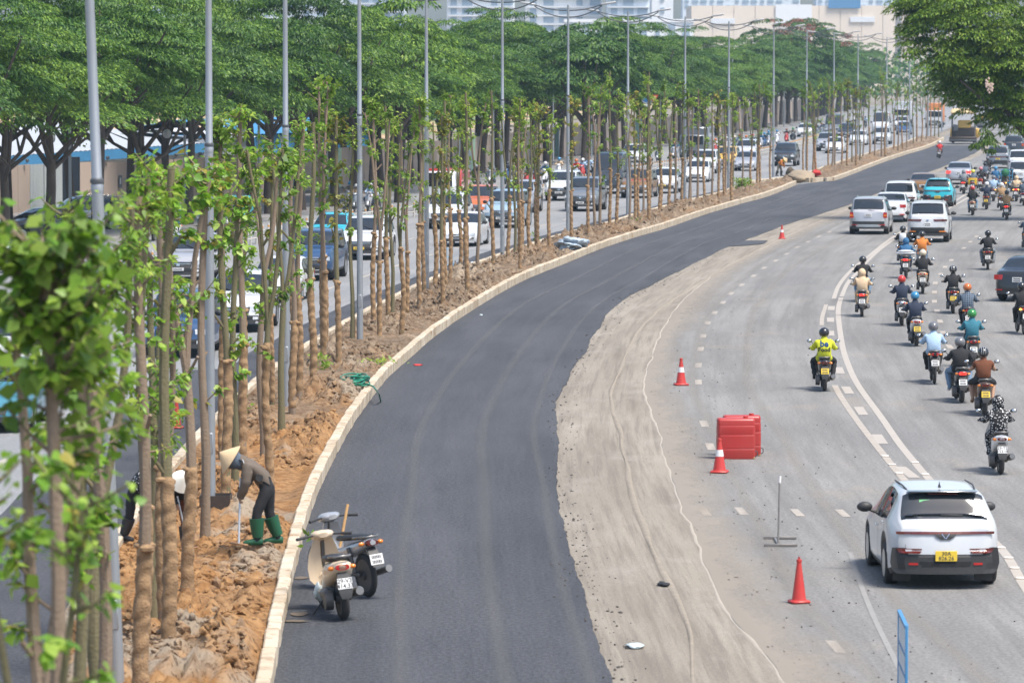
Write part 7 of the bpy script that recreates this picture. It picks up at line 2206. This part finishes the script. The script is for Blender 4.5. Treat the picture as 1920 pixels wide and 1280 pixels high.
# steel tray round the foot of the second lamp post
p = lamp_pos[1]
root = thing('steel_tray', 'dark open steel box round the foot of the second lamp post', 'box', (p.x + .11, p.y - .3, .22))
m_tray = M('black_steel', (.03,.03,.032), .55, metal=.3, var=.4, scale=7, dirt=(.16,.10,.06), dirt_amt=.5)
MB().box((0, -.28, .13), (.52, .012, .26)).obj('side', m_tray, root); MB().box((0, .28, .13), (.52, .012, .26)).obj('side', m_tray, root)
MB().box((-.26, 0, .13), (.012, .56, .26)).obj('side', m_tray, root); MB().box((.26, 0, .13), (.012, .56, .26)).obj('side', m_tray, root)
MB().box((0, 0, .18), (.5, .54, .012)).obj('plate', m_dsteel, root)
# sacks and sheeting dumped on the median
m_tarp = M('pale_tarp', (.55,.60,.64), .5, var=.3, scale=5, dirt=(.10,.22,.34), dirt_amt=.7, bump=.6, bscale=9)
p = G(1072, 464, .3)
lumpy('tarp_heap', 'crumpled heap of pale blue and white plastic sheeting on the median', 'plastic sheet', (p.x, p.y, .42), (.62, 1.3, .30), m_tarp, 3, .35, 2.6, 4)
p = G(1096, 462, .3)
lumpy('orange_sack', 'orange and red scrap of cloth next to the plastic sheeting heap', 'cloth', (p.x, p.y, .42), (.2, .5, .13), CL['orange'], 4, .3)
p = G(886, 504, .3)
lumpy('white_sack', 'crumpled white sack lying at the kerb behind the saplings', 'sack', (p.x, p.y, .38), (.3, .8, .16), m_bag, 9, .3)
p = G(843, 512, .2)
root = thing('blue_trestle', 'small light blue metal trestle standing among the saplings', 'trestle', p, .3)
mb = MB()
for x in (-.15, .15): mb.tube([(x, 0, 0), (x*.7, 0, .95)], .018, 6)
for z in (.3, .6, .9): mb.tube([(-.14, 0, z), (.14, 0, z)], .014, 5)
mb.obj('tubes', M('pale_blue_metal', (.20,.42,.60), .5), root)
p = G(1482, 331, .2)
lumpy('root_ball', 'round dark root ball beside the lamp post at the median gap', 'root ball', (p.x, p.y, .45), (.34, .34, .38), M('root_soil', (.10,.075,.05), .95, var=.3, bump=.8, bscale=12), 2, .1)
p = G(1508, 336, .2)
stuff(lumpy('sand_pile', None, None, (p.x, p.y + 3, .15), (1.0, 3.5, .62), M('sand', (.30,.235,.16), .95, var=.2, bump=.5, bscale=30), 12, .08, 1.5, 4))
p = G(1530, 333, .2)
lumpy('red_sack', 'red and yellow bundle lying at the start of the next median section', 'bundle', (p.x, p.y, .5), (.32, .8, .2), CL['red'], 14, .3)
# bits of litter
def litter(label, cat, px, py, sx, sy, mat, z, seed):
    p = G(px, py, z); o = lumpy(cat.replace(' ', '_'), label, cat, (p.x, p.y, z + .012), (sx, sy, .025), mat, seed, .35, 2, 2); return o
litter('torn red scrap lying on the fresh asphalt by the kerb', 'red scrap', 783, 685, .12, .2, CL['red'], .055, 3)
litter('white paper scrap on the fresh asphalt beyond the red scrap', 'paper scrap', 902, 591, .06, .16, m_bag, .055, 4)
litter('black rag lying on the milled strip', 'rag', 1242, 1095, .085, .22, CL['black'], .02, 5)
litter('flat white sheet scrap at the bottom of the milled strip', 'white scrap', 1190, 1211, .13, .22, m_bag, .02, 6)
litter('small white scrap lying on the soil near the wrapped trunks', 'scrap', 446, 1246, .05, .2, m_bag, .3, 7)
m_smear = M('clay_smear', (.12,.095,.07), .95, var=.3, scale=4)
for i, (px, py, w, L) in enumerate([(566,1082,.12,.22),(562,1150,.16,.28),(553,1163,.2,.16)]):
    p = G(px, py, .07); r_ = random.Random(i); n = 14
    me = bpy.data.meshes.new('clay_smear'); me.from_pydata([(p.x + w*math.cos(2*PI*k/n)*r_.uniform(.6, 1.1), p.y + L*math.sin(2*PI*k/n)*r_.uniform(.6, 1.1), .069) for k in range(n)], [], [tuple(range(n))]); me.materials.append(m_smear); struct(link('clay_smear', me))
# weeds and a low bush
def weed(label, px, py, n, r, h, name='weed', z=.25):
    p = G(px, py, z); q = np.random.default_rng(px)
    P = np.stack([q.normal(0, r*.35, n), q.normal(0, r*.5, n), q.random(n) * h], -1); D = q.normal(0, .8, (n, 3)); D[:, 2] = np.abs(D[:, 2]) * .6
    Ln = q.uniform(.10, .2, n)
    o = link(name, leaf_mesh(name, P, D, unit(q.normal(0, .6, (n, 3)) + [0, 0, 1]), Ln, Ln*.5, m_leafs)); o.location = (p.x, p.y, z); tag(o, label, 'bush' if name == 'bush' else 'weed')
weed('low dark green bush at the kerb between two saplings', 1392, 358, 700, .75, .75, 'bush')
weed('tuft of fresh weeds at the foot of the spiral-wrapped sapling', 603, 697, 60, .3, .4)
weed('flat green weeds on the soil beside the green hose', 712, 683, 60, .7, .12)
weed('small weed tuft on the grey spoil before the eighth lamp post', 1200, 422, 40, .4, .35)
weed('small weed tuft beneath the saplings near the tray', 444, 780, 50, .4, .5)
weed('weed tuft on the spoil right of the sixth lamp post', 1008, 452, 30, .3, .3)

# ---------------------------------------------------------------- paving machine and roller at the end of the fresh asphalt
p = G(1807, 271); yaw = heading(p.y)
root = thing('paving_machine', 'tan-roofed asphalt paving machine standing at the end of the fresh lane', 'paving machine', (p.x, p.y + .8, .05), yaw)
m_yel = M('machine_yellow', (.62,.40,.08), .5, var=.15, dirt=(.2,.14,.08), dirt_amt=.5)
MB().box((0, 0, .45), (2.75, .9, .5), 0, None, .06).obj('screed', m_tray, root)
MB().box((0, -.5, .35), (2.7, .35, .12), 0, None, .03).obj('walkway', m_dsteel, root)
MB().box((0, 2.6, 1.15), (2.3, 3.4, 1.1), 0, None, .08).obj('hull', m_tray, root)
MB().box((.1, 1.4, 1.95), (1.3, 1.2, .8), 0, None, .08).obj('engine_cover', m_yel, root)
MB().box((0, 1.6, 3.25), (2.6, 2.6, .55), 0, None, .14, .93).obj('canopy', M('canopy_tan', (.72,.55,.30), .6), root)
mb = MB()
for x in (-1.15, 1.15):
    for y in (.5, 2.7): mb.tube([(x, y, 1.3), (x, y, 3.1)], .05, 6)
mb.obj('canopy_post', m_dsteel, root)
for sg in (-1, 1): MB().box((sg*1.05, 2.4, .42), (.34, 3.2, .78), 0, None, .3).obj('crawler_track', m_tyre, root)
MB().box((0, 5.0, 1.0), (2.9, 1.6, 1.0), 0, None, .1).obj('hopper', m_yel, root)
MB().box((-.75, .55, 1.6), (.5, .4, .7), 0, None, .05).obj('control_box', m_dsteel, root)
MB().box((1.55, .3, .95), (.35, .5, .5), 0, None, .08).obj('gas_bottle_box', m_yel, root)
p = G(1866, 240); 
root = thing('road_roller', 'tan and grey road roller parked past the paving machine under the tree', 'road roller', (p.x, p.y + 1.2, .0), -1.2)
for y in (-1.6, 1.6): MB().lathe([(.001,-.95),(.62,-.95),(.64,-.9),(.64,.9),(.62,.95),(.001,.95)], 24, 0, Matrix.Translation((0, y, .64)) @ Matrix.Rotation(PI/2, 4, 'Y')).obj('drum', m_galv, root)
MB().box((0, 0, 1.15), (1.7, 4.0, .7), 0, None, .12).obj('chassis', m_yel, root)
MB().box((0, .2, 2.6), (1.9, 2.2, .14), 0, None, .05).obj('canopy', m_galv, root)
mb = MB()
for x in (-.8, .8):
    for y in (-.7, 1.1): mb.tube([(x, y, 1.4), (x, y, 2.6)], .045, 6)
mb.obj('canopy_post', m_dsteel, root)
MB().box((0, -.1, 1.75), (.6, .6, .5), 0, None, .08).obj('seat', m_seat, root)
# ---------------------------------------------------------------- railing between the far car lanes and the motorbike lane
root = thing('lane_railing', 'long low pale railing of posts and rails beside the far motorbike lane', 'railing', (0, 0, 0))
m_rail = M('railing_white', (.52,.50,.46), .7, var=.15, dirt=(.3,.27,.24), dirt_amt=.5)
m_reflect = M('post_reflector', (.62,.28,.05), .4)
post = MB().lathe([(.045, 0), (.045, .78), (.03, .82)], 8).lathe([(.047, .66), (.047, .74)], 8, 1).mesh('post', [m_rail, m_reflect], 40)
ys_ = list(np.arange(150, 330, 1.5)) + list(np.arange(330, 520, 1.1))
ys_ = ys_[:300]
for y in ys_:
    o = link('post', post, root); o.location = (float(PICK(y)), y, 0)
for z in (.28, .55):
    MB().tube([(float(PICK(y)), y, z) for y in np.arange(150, 520, 3)], .03, 5).obj('rail', m_rail, root)

# ---------------------------------------------------------------- hoarding behind the far trees
cols = {'brown': M('hoarding_brown', (.42,.33,.27), .75, var=.14, scale=1.3, dirt=(.42,.36,.31), dirt_amt=.5), 'tan': M('hoarding_tan', (.50,.39,.30), .75, var=.14, scale=1.3), 'green': M('hoarding_green', (.34,.50,.36), .6, var=.12), 'grey': M('hoarding_grey', (.36,.39,.40), .6, var=.12), 'white': M('hoarding_white', (.46,.48,.48), .6, var=.1), 'slate': M('hoarding_slate', (.12,.13,.15), .6)}
hroot = thing('hoarding', 'long brown site hoarding of upright panels with floodlights behind the far trees', 'hoarding', (0, 0, 0))
def ppanel(w, corr):
    mb = MB()
    n = 8 if corr else 2
    pts = [(-w/2 + w*i/n, -.02 if (i % 2 and corr) else .02) for i in range(n+1)]
    vs = [(x, y, 0) for x, y in pts] + [(x, y, 2.5) for x, y in pts] + [(x, y+.05, 0) for x, y in pts] + [(x, y+.05, 2.5) for x, y in pts]
    N_ = n + 1; fs = []
    for i in range(n):
        fs += [(i, i+1, N_+i+1, N_+i), (2*N_+i+1, 2*N_+i, 3*N_+i, 3*N_+i+1), (N_+i, N_+i+1, 3*N_+i+1, 3*N_+i)]
    fs += [(0, N_, 3*N_, 2*N_), (n, 2*N_+n, 3*N_+n, N_+n)]
    return mb.add(vs, fs).mesh('panel', [cols['brown']], 0)
pm_flat, pm_corr = ppanel(1.97, False), ppanel(1.97, True)
fl = MB().box((0, -.25, .12), (.22, .12, .16), 0, Matrix.Rotation(-.5, 4, 'X'), .02).tube([(0, 0, 0), (0, -.2, .12)], .015, 5).mesh('floodlight', [m_dsteel], 40)
y, i = 232.0, 0
rh = random.Random(9)
while y < 720 and i < 300:
    x = float(HOARD(y)); x2 = float(HOARD(y + 1)); dx = x2 - x; a = math.atan2(1, dx); s_ = 2.0 / math.hypot(dx, 1)
    col = pix((x, y, 1.2))
    kind = 'brown' if rh.random() < .72 else 'tan'; me = pm_flat
    if 40 < col < 100: kind, me = 'grey', pm_corr
    elif 222 < col < 276: kind = 'green'
    elif 276 <= col < 330: kind = 'tan'
    elif 505 < col < 560 or 610 < col < 636 or 860 < col < 885: kind = 'white' if i % 2 else 'green'
    elif 716 < col < 745: kind = 'slate'
    o = link('panel', me, hroot); o.location = (x + dx*s_/2, y + s_/2, .14 + rh.uniform(-.02, .03)); o.rotation_euler = (0, 0, a + PI if False else a)
    o.material_slots[0].link = 'OBJECT'; o.material_slots[0].material = cols[kind]
    if i % 2 == 0:
        f = link('floodlight', fl, hroot); f.location = (x + dx*s_/2, y + s_/2, 2.66); f.rotation_euler = (rh.uniform(-.2, .2), 0, a + rh.uniform(-.3, .3))
    y += s_; i += 1
MB().box((0, 0, 0), (.001, .001, .001))
# the printed green panel: dark logo block and pale lettering
def on_hoarding(px, z, w, h, mat, name, off=.06, text=None, tsize=.4):
    yy = 243.0
    for _ in range(30):
        c = pix((float(HOARD(yy)), yy, z)); yy += (px - c) * .06
    x = float(HOARD(yy)); dx = float(HOARD(yy+1)) - x; a = math.atan2(1, dx)
    Mx = Matrix.Translation((x, yy, z)) @ Matrix.Rotation(a, 4, 'Z') @ Matrix.Translation((0, -off, 0))
    if text:
        me = text_mesh(text, tsize, name); me.materials.append(mat); o = link(name, me, hroot); o.matrix_local = Mx @ Matrix.Rotation(PI/2, 4, 'X')
    else:
        o = MB().box((0, 0, 0), (w, .02, h)).obj(name, mat, hroot, 0); o.matrix_local = Mx
    return o
on_hoarding(224, 1.55, .30, .68, cols['slate'], 'logo_block')
on_hoarding(224, 1.58, .09, .34, cols['white'], 'logo_mark', .075)
on_hoarding(242, 1.6, .9, .36, M('print_bluegrey', (.20,.27,.33), .6), 'lettering', .06, 'INTERPO', .36)
# low sheds behind the hoarding
m_roof = M('corrugated_roof', (.40,.42,.44), .5, var=.1, scale=.6)
m_blue = M('blue_sheet', (.05,.22,.42), .55, var=.2, scale=.8)
def behind(px, Y, z=0): return AT(px, 300, Y)
def shed(label, px0, px1, Y, depth, z_eave, z_ridge, wall, roof, fascia=None):
    a, b = AT(px0, 300, Y), AT(px1, 300, Y + (px1 - px0) * .12)
    d = Vector((b.x - a.x, b.y - a.y, 0)); L = d.length; yaw = math.atan2(d.y, d.x)
    root = thing('shed', label, 'shed', (a.x, a.y, 0), yaw)
    MB().box((L/2, depth/2, z_eave/2 - .03), (L, depth, z_eave - .06)).obj('wall', wall, root, 0)
    n = int(L / 1.0); mb = MB()
    for i in range(n):
        x = L * (i + .5) / n
        mb.add([(x - L/n/2, -.4, z_eave), (x, -.4, z_eave + .05), (x + L/n/2, -.4, z_eave), (x + L/n/2, depth/2, z_ridge), (x, depth/2, z_ridge + .05), (x - L/n/2, depth/2, z_ridge)], [(0, 1, 4, 5), (1, 2, 3, 4)])
        mb.add([(x - L/n/2, depth + .4, z_eave), (x, depth + .4, z_eave + .05), (x + L/n/2, depth + .4, z_eave), (x + L/n/2, depth/2, z_ridge), (x, depth/2, z_ridge + .05), (x - L/n/2, depth/2, z_ridge)], [(0, 1, 4, 5), (1, 2, 3, 4)])
    mb.obj('roof', roof, root, 20)
    if fascia: MB().box((L/2, -.44, z_eave - .32), (L, .06, .62)).obj('fascia', fascia, root, 0)
    return root
m_wallg = M('shed_wall', (.36,.38,.39), .7)
shed('long low shed with a pale corrugated roof and blue fascia behind the hoarding', -60, 425, 262, 26, 2.55, 3.85, m_wallg, m_roof, m_blue)
shed('small white-roofed shed right of the long one', 425, 475, 312, 10, 2.9, 3.5, m_wallg, M('white_roof', (.6,.62,.63), .5))
shed('blue sheeted shed peeping between trunks behind the third lamp post', 478, 604, 330, 12, 2.9, 3.9, m_blue, m_blue)
shed('second blue sheeted shed behind the fourth lamp post', 640, 708, 345, 12, 2.9, 3.9, m_blue, m_blue)
# light boards and cabinets on the far pavement
m_board = M('board_dark', (.07,.08,.095), .4, var=.1)
for i, (px, py, w, h, lab) in enumerate([(134, 402, .9, 2.85, 'tall dark double-sided light board beside the first row of trunks'), (1040, 297, .75, 2.6, 'teal-grey upright light board right of the seventh lamp post'), (1197, 282, .8, 2.7, 'teal-grey upright light board near the eighth lamp post'), (735, 352, .9, 2.7, 'dark upright light board behind the oncoming riders')]):
    p = G(px, py, .14); root = thing('light_board', lab, 'sign board', p, slope(p.y) * -1)
    MB().box((0, 0, h/2 + .15), (w, .22, h), 0, None, .02).obj('cabinet', m_board if i in (0, 3) else M('board_teal', (.10,.17,.18), .4), root)
    MB().box((0, 0, .08), (w*.9, .3, .16)).obj('plinth', m_galv, root)
    MB().box((0, -.118, h/2 + .15), (w*.86, .012, h*.92), 0).obj('screen', m_glass if False else (m_board if i in (0, 3) else MATS['board_teal']), root)
# road signs over the far kerb
p = G(1218, 283, .14)
root = thing('traffic_sign', 'blue round and red triangular traffic signs on one pole near the ninth lamp post', 'road sign', p)
MB().tube([(0, 0, 0), (0, 0, 5.4)], .05, 8).obj('pole', m_galv, root)
zc = AT(1212, 188, p.y).z
MB().lathe([(.001, 0), (.42, 0), (.42, .02), (.001, .02)], 20, 0, Matrix.Translation((-.35, -.1, zc)) @ Matrix.Rotation(PI/2, 4, 'X')).obj('round_plate', M('sign_white', (.6,.62,.63), .5), root)
MB().lathe([(.001, 0), (.34, 0), (.34, .012), (.001, .012)], 20, 0, Matrix.Translation((-.35, -.125, zc)) @ Matrix.Rotation(PI/2, 4, 'X')).obj('round_face', M('sign_blue', (.03,.14,.34), .5), root)
Mt = Matrix.Translation((.36, -.1, zc + .08)) @ Matrix.Rotation(PI/2, 4, 'X')
MB().lathe([(.001, 0), (.5, 0), (.5, .02), (.001, .02)], 3, 0, Mt @ Matrix.Rotation(-PI/2, 4, 'Z')).obj('triangle_border', M('sign_red', (.5,.05,.03), .5), root, 0)
MB().lathe([(.001, .02), (.33, .02), (.33, .032), (.001, .032)], 3, 0, Mt @ Matrix.Rotation(-PI/2, 4, 'Z')).obj('triangle_face', M('sign_yellow', (.6,.45,.2), .5), root, 0)
MB().box((-.3, -.1, zc - .62), (.5, .03, .3)).obj('text_plate', MATS['sign_white'], root, 0)

# ---------------------------------------------------------------- grassy earth bank behind the hoarding
def bank_mat():
    m = bpy.data.materials.new('bank_earth'); nt, b, L = nodes_of(m); N = nt.nodes.new
    tc = N('ShaderNodeTexCoord'); n = N('ShaderNodeTexNoise'); n.inputs['Scale'].default_value = .09; n.inputs['Detail'].default_value = 6; L.new(tc.outputs['Object'], n.inputs['Vector'])
    r = N('ShaderNodeValToRGB'); e = r.color_ramp.elements
    e[0].position, e[0].color = .40, (.10,.165,.045,1); e[1].position, e[1].color = .50, (.40,.27,.15,1)
    x = e.new(.47); x.color = (.16,.20,.07,1); x = e.new(.6); x.color = (.50,.36,.23,1)
    L.new(n.outputs['Fac'], r.inputs['Fac']); L.new(r.outputs['Color'], b.inputs['Base Color']); b.inputs['Roughness'].default_value = .95
    n2 = N('ShaderNodeTexNoise'); n2.inputs['Scale'].default_value = 1.5; n2.inputs['Detail'].default_value = 5; L.new(tc.outputs['Object'], n2.inputs['Vector'])
    bp = N('ShaderNodeBump'); bp.inputs['Strength'].default_value = .6; bp.inputs['Distance'].default_value = .3; L.new(n2.outputs['Fac'], bp.inputs['Height']); L.new(bp.outputs[0], b.inputs['Normal'])
    return m
m_bank = bank_mat()
def bank_z(X, Y, u):
    d = (1 - u) * 90
    t = np.clip((d - 4) / 24, 0, 1); t = t*t*(3-2*t)
    return .0 + t * (4.6 + 1.6 * fbm(X * .03, Y * .02, 3, 21)) + .25 * fbm(X*.2, Y*.1, 3, 22)
struct(strip('earth_bank', lambda y: HOARD(y) - 122, lambda y: HOARD(y) - 32, ysteps(250, 1000, .008, 2), bank_z, m_bank, 40))
rb_ = np.random.default_rng(31)
for i in range(14):
    yy = 380 + i * 42 + rb_.uniform(-10, 10); x = float(HOARD(yy)) - rb_.uniform(48, 70)
    n = 500; q = unit(rb_.normal(0, 1, (n, 3))) * rb_.random((n, 1)) ** .4
    P = q * [2.2, 2.2, 1.5] + [0, 0, 1.2]; Ln = rb_.uniform(.3, .6, n)
    o = link('bush', leaf_mesh('bush', P, q + [0, 0, .2], unit(q + rb_.normal(0, .6, (n, 3))), Ln, Ln*.5, m_leafrow)); z0 = float(bank_z(np.array([x]), np.array([yy]), np.array([1 - (float(HOARD(yy)) - 32 - x) / 90]))[0])
    o.location = (x, yy, z0); tag(o, f'dark bush on the earth bank, {ORD[i]} along it', 'bush', 'bushes on the earth bank')

# ---------------------------------------------------------------- city behind the trees
YB = 1380.0
sc_ = YB / FPX
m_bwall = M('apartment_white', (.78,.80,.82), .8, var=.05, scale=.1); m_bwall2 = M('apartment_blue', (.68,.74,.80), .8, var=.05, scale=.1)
m_win = M('far_window', (.30,.38,.46), .3, var=.3, scale=.2); m_balc = M('balcony', (.80,.81,.82), .8)  # panes, like the walls above, paled to carry some haze in their colour
wmesh = MB().box((0, 0, 0), (1, .5, 1)).mesh('window', [m_win], 0)
def apartment(label, px0, px1, ytop, Y, wall, dw=25, dh=17, ww=15, wh=10, y_from=120, balc=True, d=18):
    a, b = AT(px0, 100, Y), AT(px1, 100, Y); ztop = AT(px0, ytop, Y).z; k = Y / FPX
    root = thing('apartment_building', label, 'building', ((a.x + b.x)/2, Y, 0))
    W = b.x - a.x
    MB().box((0, d/2, ztop/2), (W, d, ztop)).obj('wall', wall, root, 0)
    nx = max(1, int(round((px1 - px0) / dw))); step = W / nx
    z = AT(px0, y_from, Y).z; nz = 0
    while z + wh*k < ztop - .5 and nz < 14:
        for i in range(nx):
            if (i + nz) % 7 == 6: continue
            o = link('window', wmesh, root); o.location = (-W/2 + step*(i+.5), -.12, z + wh*k/2); o.scale = (ww*k * (1 if i % 3 else .6), 1, wh*k)
        if balc:
            MB().box((0, -.6, z - .5), (W*.96, 1.1, .35)).obj('balcony', m_balc, root, 0)
        z += dh*k; nz += 1
    MB().box((0, d/2, ztop + .4), (W + .6, d + .6, .8)).obj('parapet', m_balc, root, 0)
    return root
apartment('pale apartment block seen in the gap above the trees behind the fourth lamp post', 486, 640, -60, YB, m_bwall, 24, 16, 14, 9, 95)
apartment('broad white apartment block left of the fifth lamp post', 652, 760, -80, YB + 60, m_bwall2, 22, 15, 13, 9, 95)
apartment('white apartment block with wide glazed bays behind the sixth lamp post', 838, 965, -90, YB, m_bwall, 27, 16, 19, 10, 75)
apartment('white apartment block with wide glazed bays behind the seventh lamp post', 985, 1130, -90, YB + 20, m_bwall, 27, 16, 19, 10, 75)
apartment('white apartment block with wide glazed bays left of the ninth lamp post', 1138, 1218, -90, YB + 5, m_bwall2, 27, 16, 19, 10, 75)
apartment('plain pale tower edge beside the cream hall', 1222, 1262, -90, YB + 40, m_bwall, 40, 22, 12, 9, 90, False)
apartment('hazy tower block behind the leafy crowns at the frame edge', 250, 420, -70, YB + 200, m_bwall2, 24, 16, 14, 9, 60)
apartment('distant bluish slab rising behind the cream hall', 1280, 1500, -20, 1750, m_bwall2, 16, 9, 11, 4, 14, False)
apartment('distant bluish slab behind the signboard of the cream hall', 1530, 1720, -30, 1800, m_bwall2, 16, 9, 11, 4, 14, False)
apartment('low white block between the towers and the cream hall', 1060, 1300, 42, 1180, m_bwall, 26, 14, 12, 8, 110, False)
# pale vaulted roof in front of the blocks
p = AT(965, 62, 1240)
root = thing('hall', 'low pale hall with a curved roof in front of the apartment blocks', 'building', (p.x, 1240, 0)); W = 46
rings = []
for yy in (-.5, 26):
    rings.append([(W/2 * math.cos(PI*i/12), yy, 12.2 + 5.0 * math.sin(PI*i/12)) for i in range(13)])
MB().loft(rings, closed=False, cap=False).obj('roof', M('pale_roof', (.58,.60,.62), .5), root, 60)
MB().box((0, 13, 6.1), (W*.99, 26, 12.2)).obj('wall', m_bwall, root, 0)
# cream shopping hall with a white sign panel and a blue board
Ym = 1300.0; km = Ym / FPX
a, b = AT(1296, 60, Ym), AT(1695, 60, Ym); W = b.x - a.x; zt = AT(1300, 11, Ym).z
root = thing('shopping_hall', 'long cream windowless hall with a white panel and a blue board above the trees', 'building', ((a.x + b.x)/2, Ym, 0))
m_cream = M('cream_cladding', (.76,.66,.55), .8, var=.05, scale=.1)
for i in range(10):
    MB().box((-W/2 + W*(i+.5)/10, 20, zt/2), (W/10 - .12, 40, zt)).obj('cladding_panel', m_cream, root, 0)
MB().box((0, 20.2, zt/2 - .2), (W - .3, 39.6, zt - .5)).obj('core', m_cream, root, 0)
X = lambda px: AT(px, 60, Ym).x - (a.x + b.x)/2
Zm = lambda py: AT(1400, py, Ym).z
def sheet(name, px0, px1, py0, py1, mat, off): MB().box(((X(px0)+X(px1))/2, -off, (Zm(py0)+Zm(py1))/2), (X(px1)-X(px0), .3, Zm(py0)-Zm(py1))).obj(name, mat, root, 0)
sheet('white_panel', 1454, 1522, 44, 9, M('panel_white', (.80,.81,.82), .6), .3)
sheet('blue_board', 1553, 1613, 16, -8, M('board_blue', (.10,.25,.45), .5), .5)
sheet('window_band', 1333, 1378, 45, 35, M('band_white', (.74,.76,.78), .5), .25); sheet('window_band', 1594, 1640, 42, 32, MATS['band_white'], .25)
a2, b2 = AT(1690, 60, Ym-60), AT(1790, 60, Ym-60)
root2 = thing('annex_building', 'pale cream annex beside the shopping hall at the overhanging tree', 'building', ((a2.x+b2.x)/2, Ym-60, 0))
MB().box((0, 10, AT(1700, 24, Ym-60).z/2), (b2.x-a2.x, 20, AT(1700, 24, Ym-60).z)).obj('wall', M('annex_cream', (.64,.56,.47), .8), root2, 0)
for i in range(3): o = link('window', wmesh, root2); o.location = (-4 + i*4, -.1, AT(1700, 52, Ym-60).z); o.scale = (2.4, 1, 3)
# trees closing the far end of the road
n = 9000; q = np.random.default_rng(41)
P = np.stack([q.uniform(40, 150, n), q.uniform(880, 980, n), 1.5 + 8 * q.random(n) ** .8 * (1 + .25*np.sin(np.arange(n)))], -1); Ln = q.uniform(.7, 1.4, n)
P[:, 0] += (P[:, 1] - 880) * .12
stuff(link('far_tree_belt', leaf_mesh('far_tree_belt', P, q.normal(0, 1, (n, 3)), unit(q.normal(0, .7, (n, 3)) + [0, 0, 1]), Ln, Ln*.6, m_leafrow2)))
# ---------------------------------------------------------------- air
hz = MB().box((0, 0, 0), (1, 1, 1)).mesh('haze', [], 0)
haze = stuff(link('haze', hz))
haze.location = (150, 1090, 35.5); haze.scale = (1700, 2300, 75)
hm = bpy.data.materials.new('haze'); hm.use_nodes = True
nt = hm.node_tree; nt.nodes.remove(nt.nodes['Principled BSDF'])
pv = nt.nodes.new('ShaderNodeVolumePrincipled')
pv.inputs['Color'].default_value = (.56, .80, 1.0, 1)
pv.inputs['Density'].default_value = HAZE
pv.inputs['Anisotropy'].default_value = .2
nt.links.new(pv.outputs[0], nt.nodes['Material Output'].inputs['Volume'])
hz.materials.append(hm)
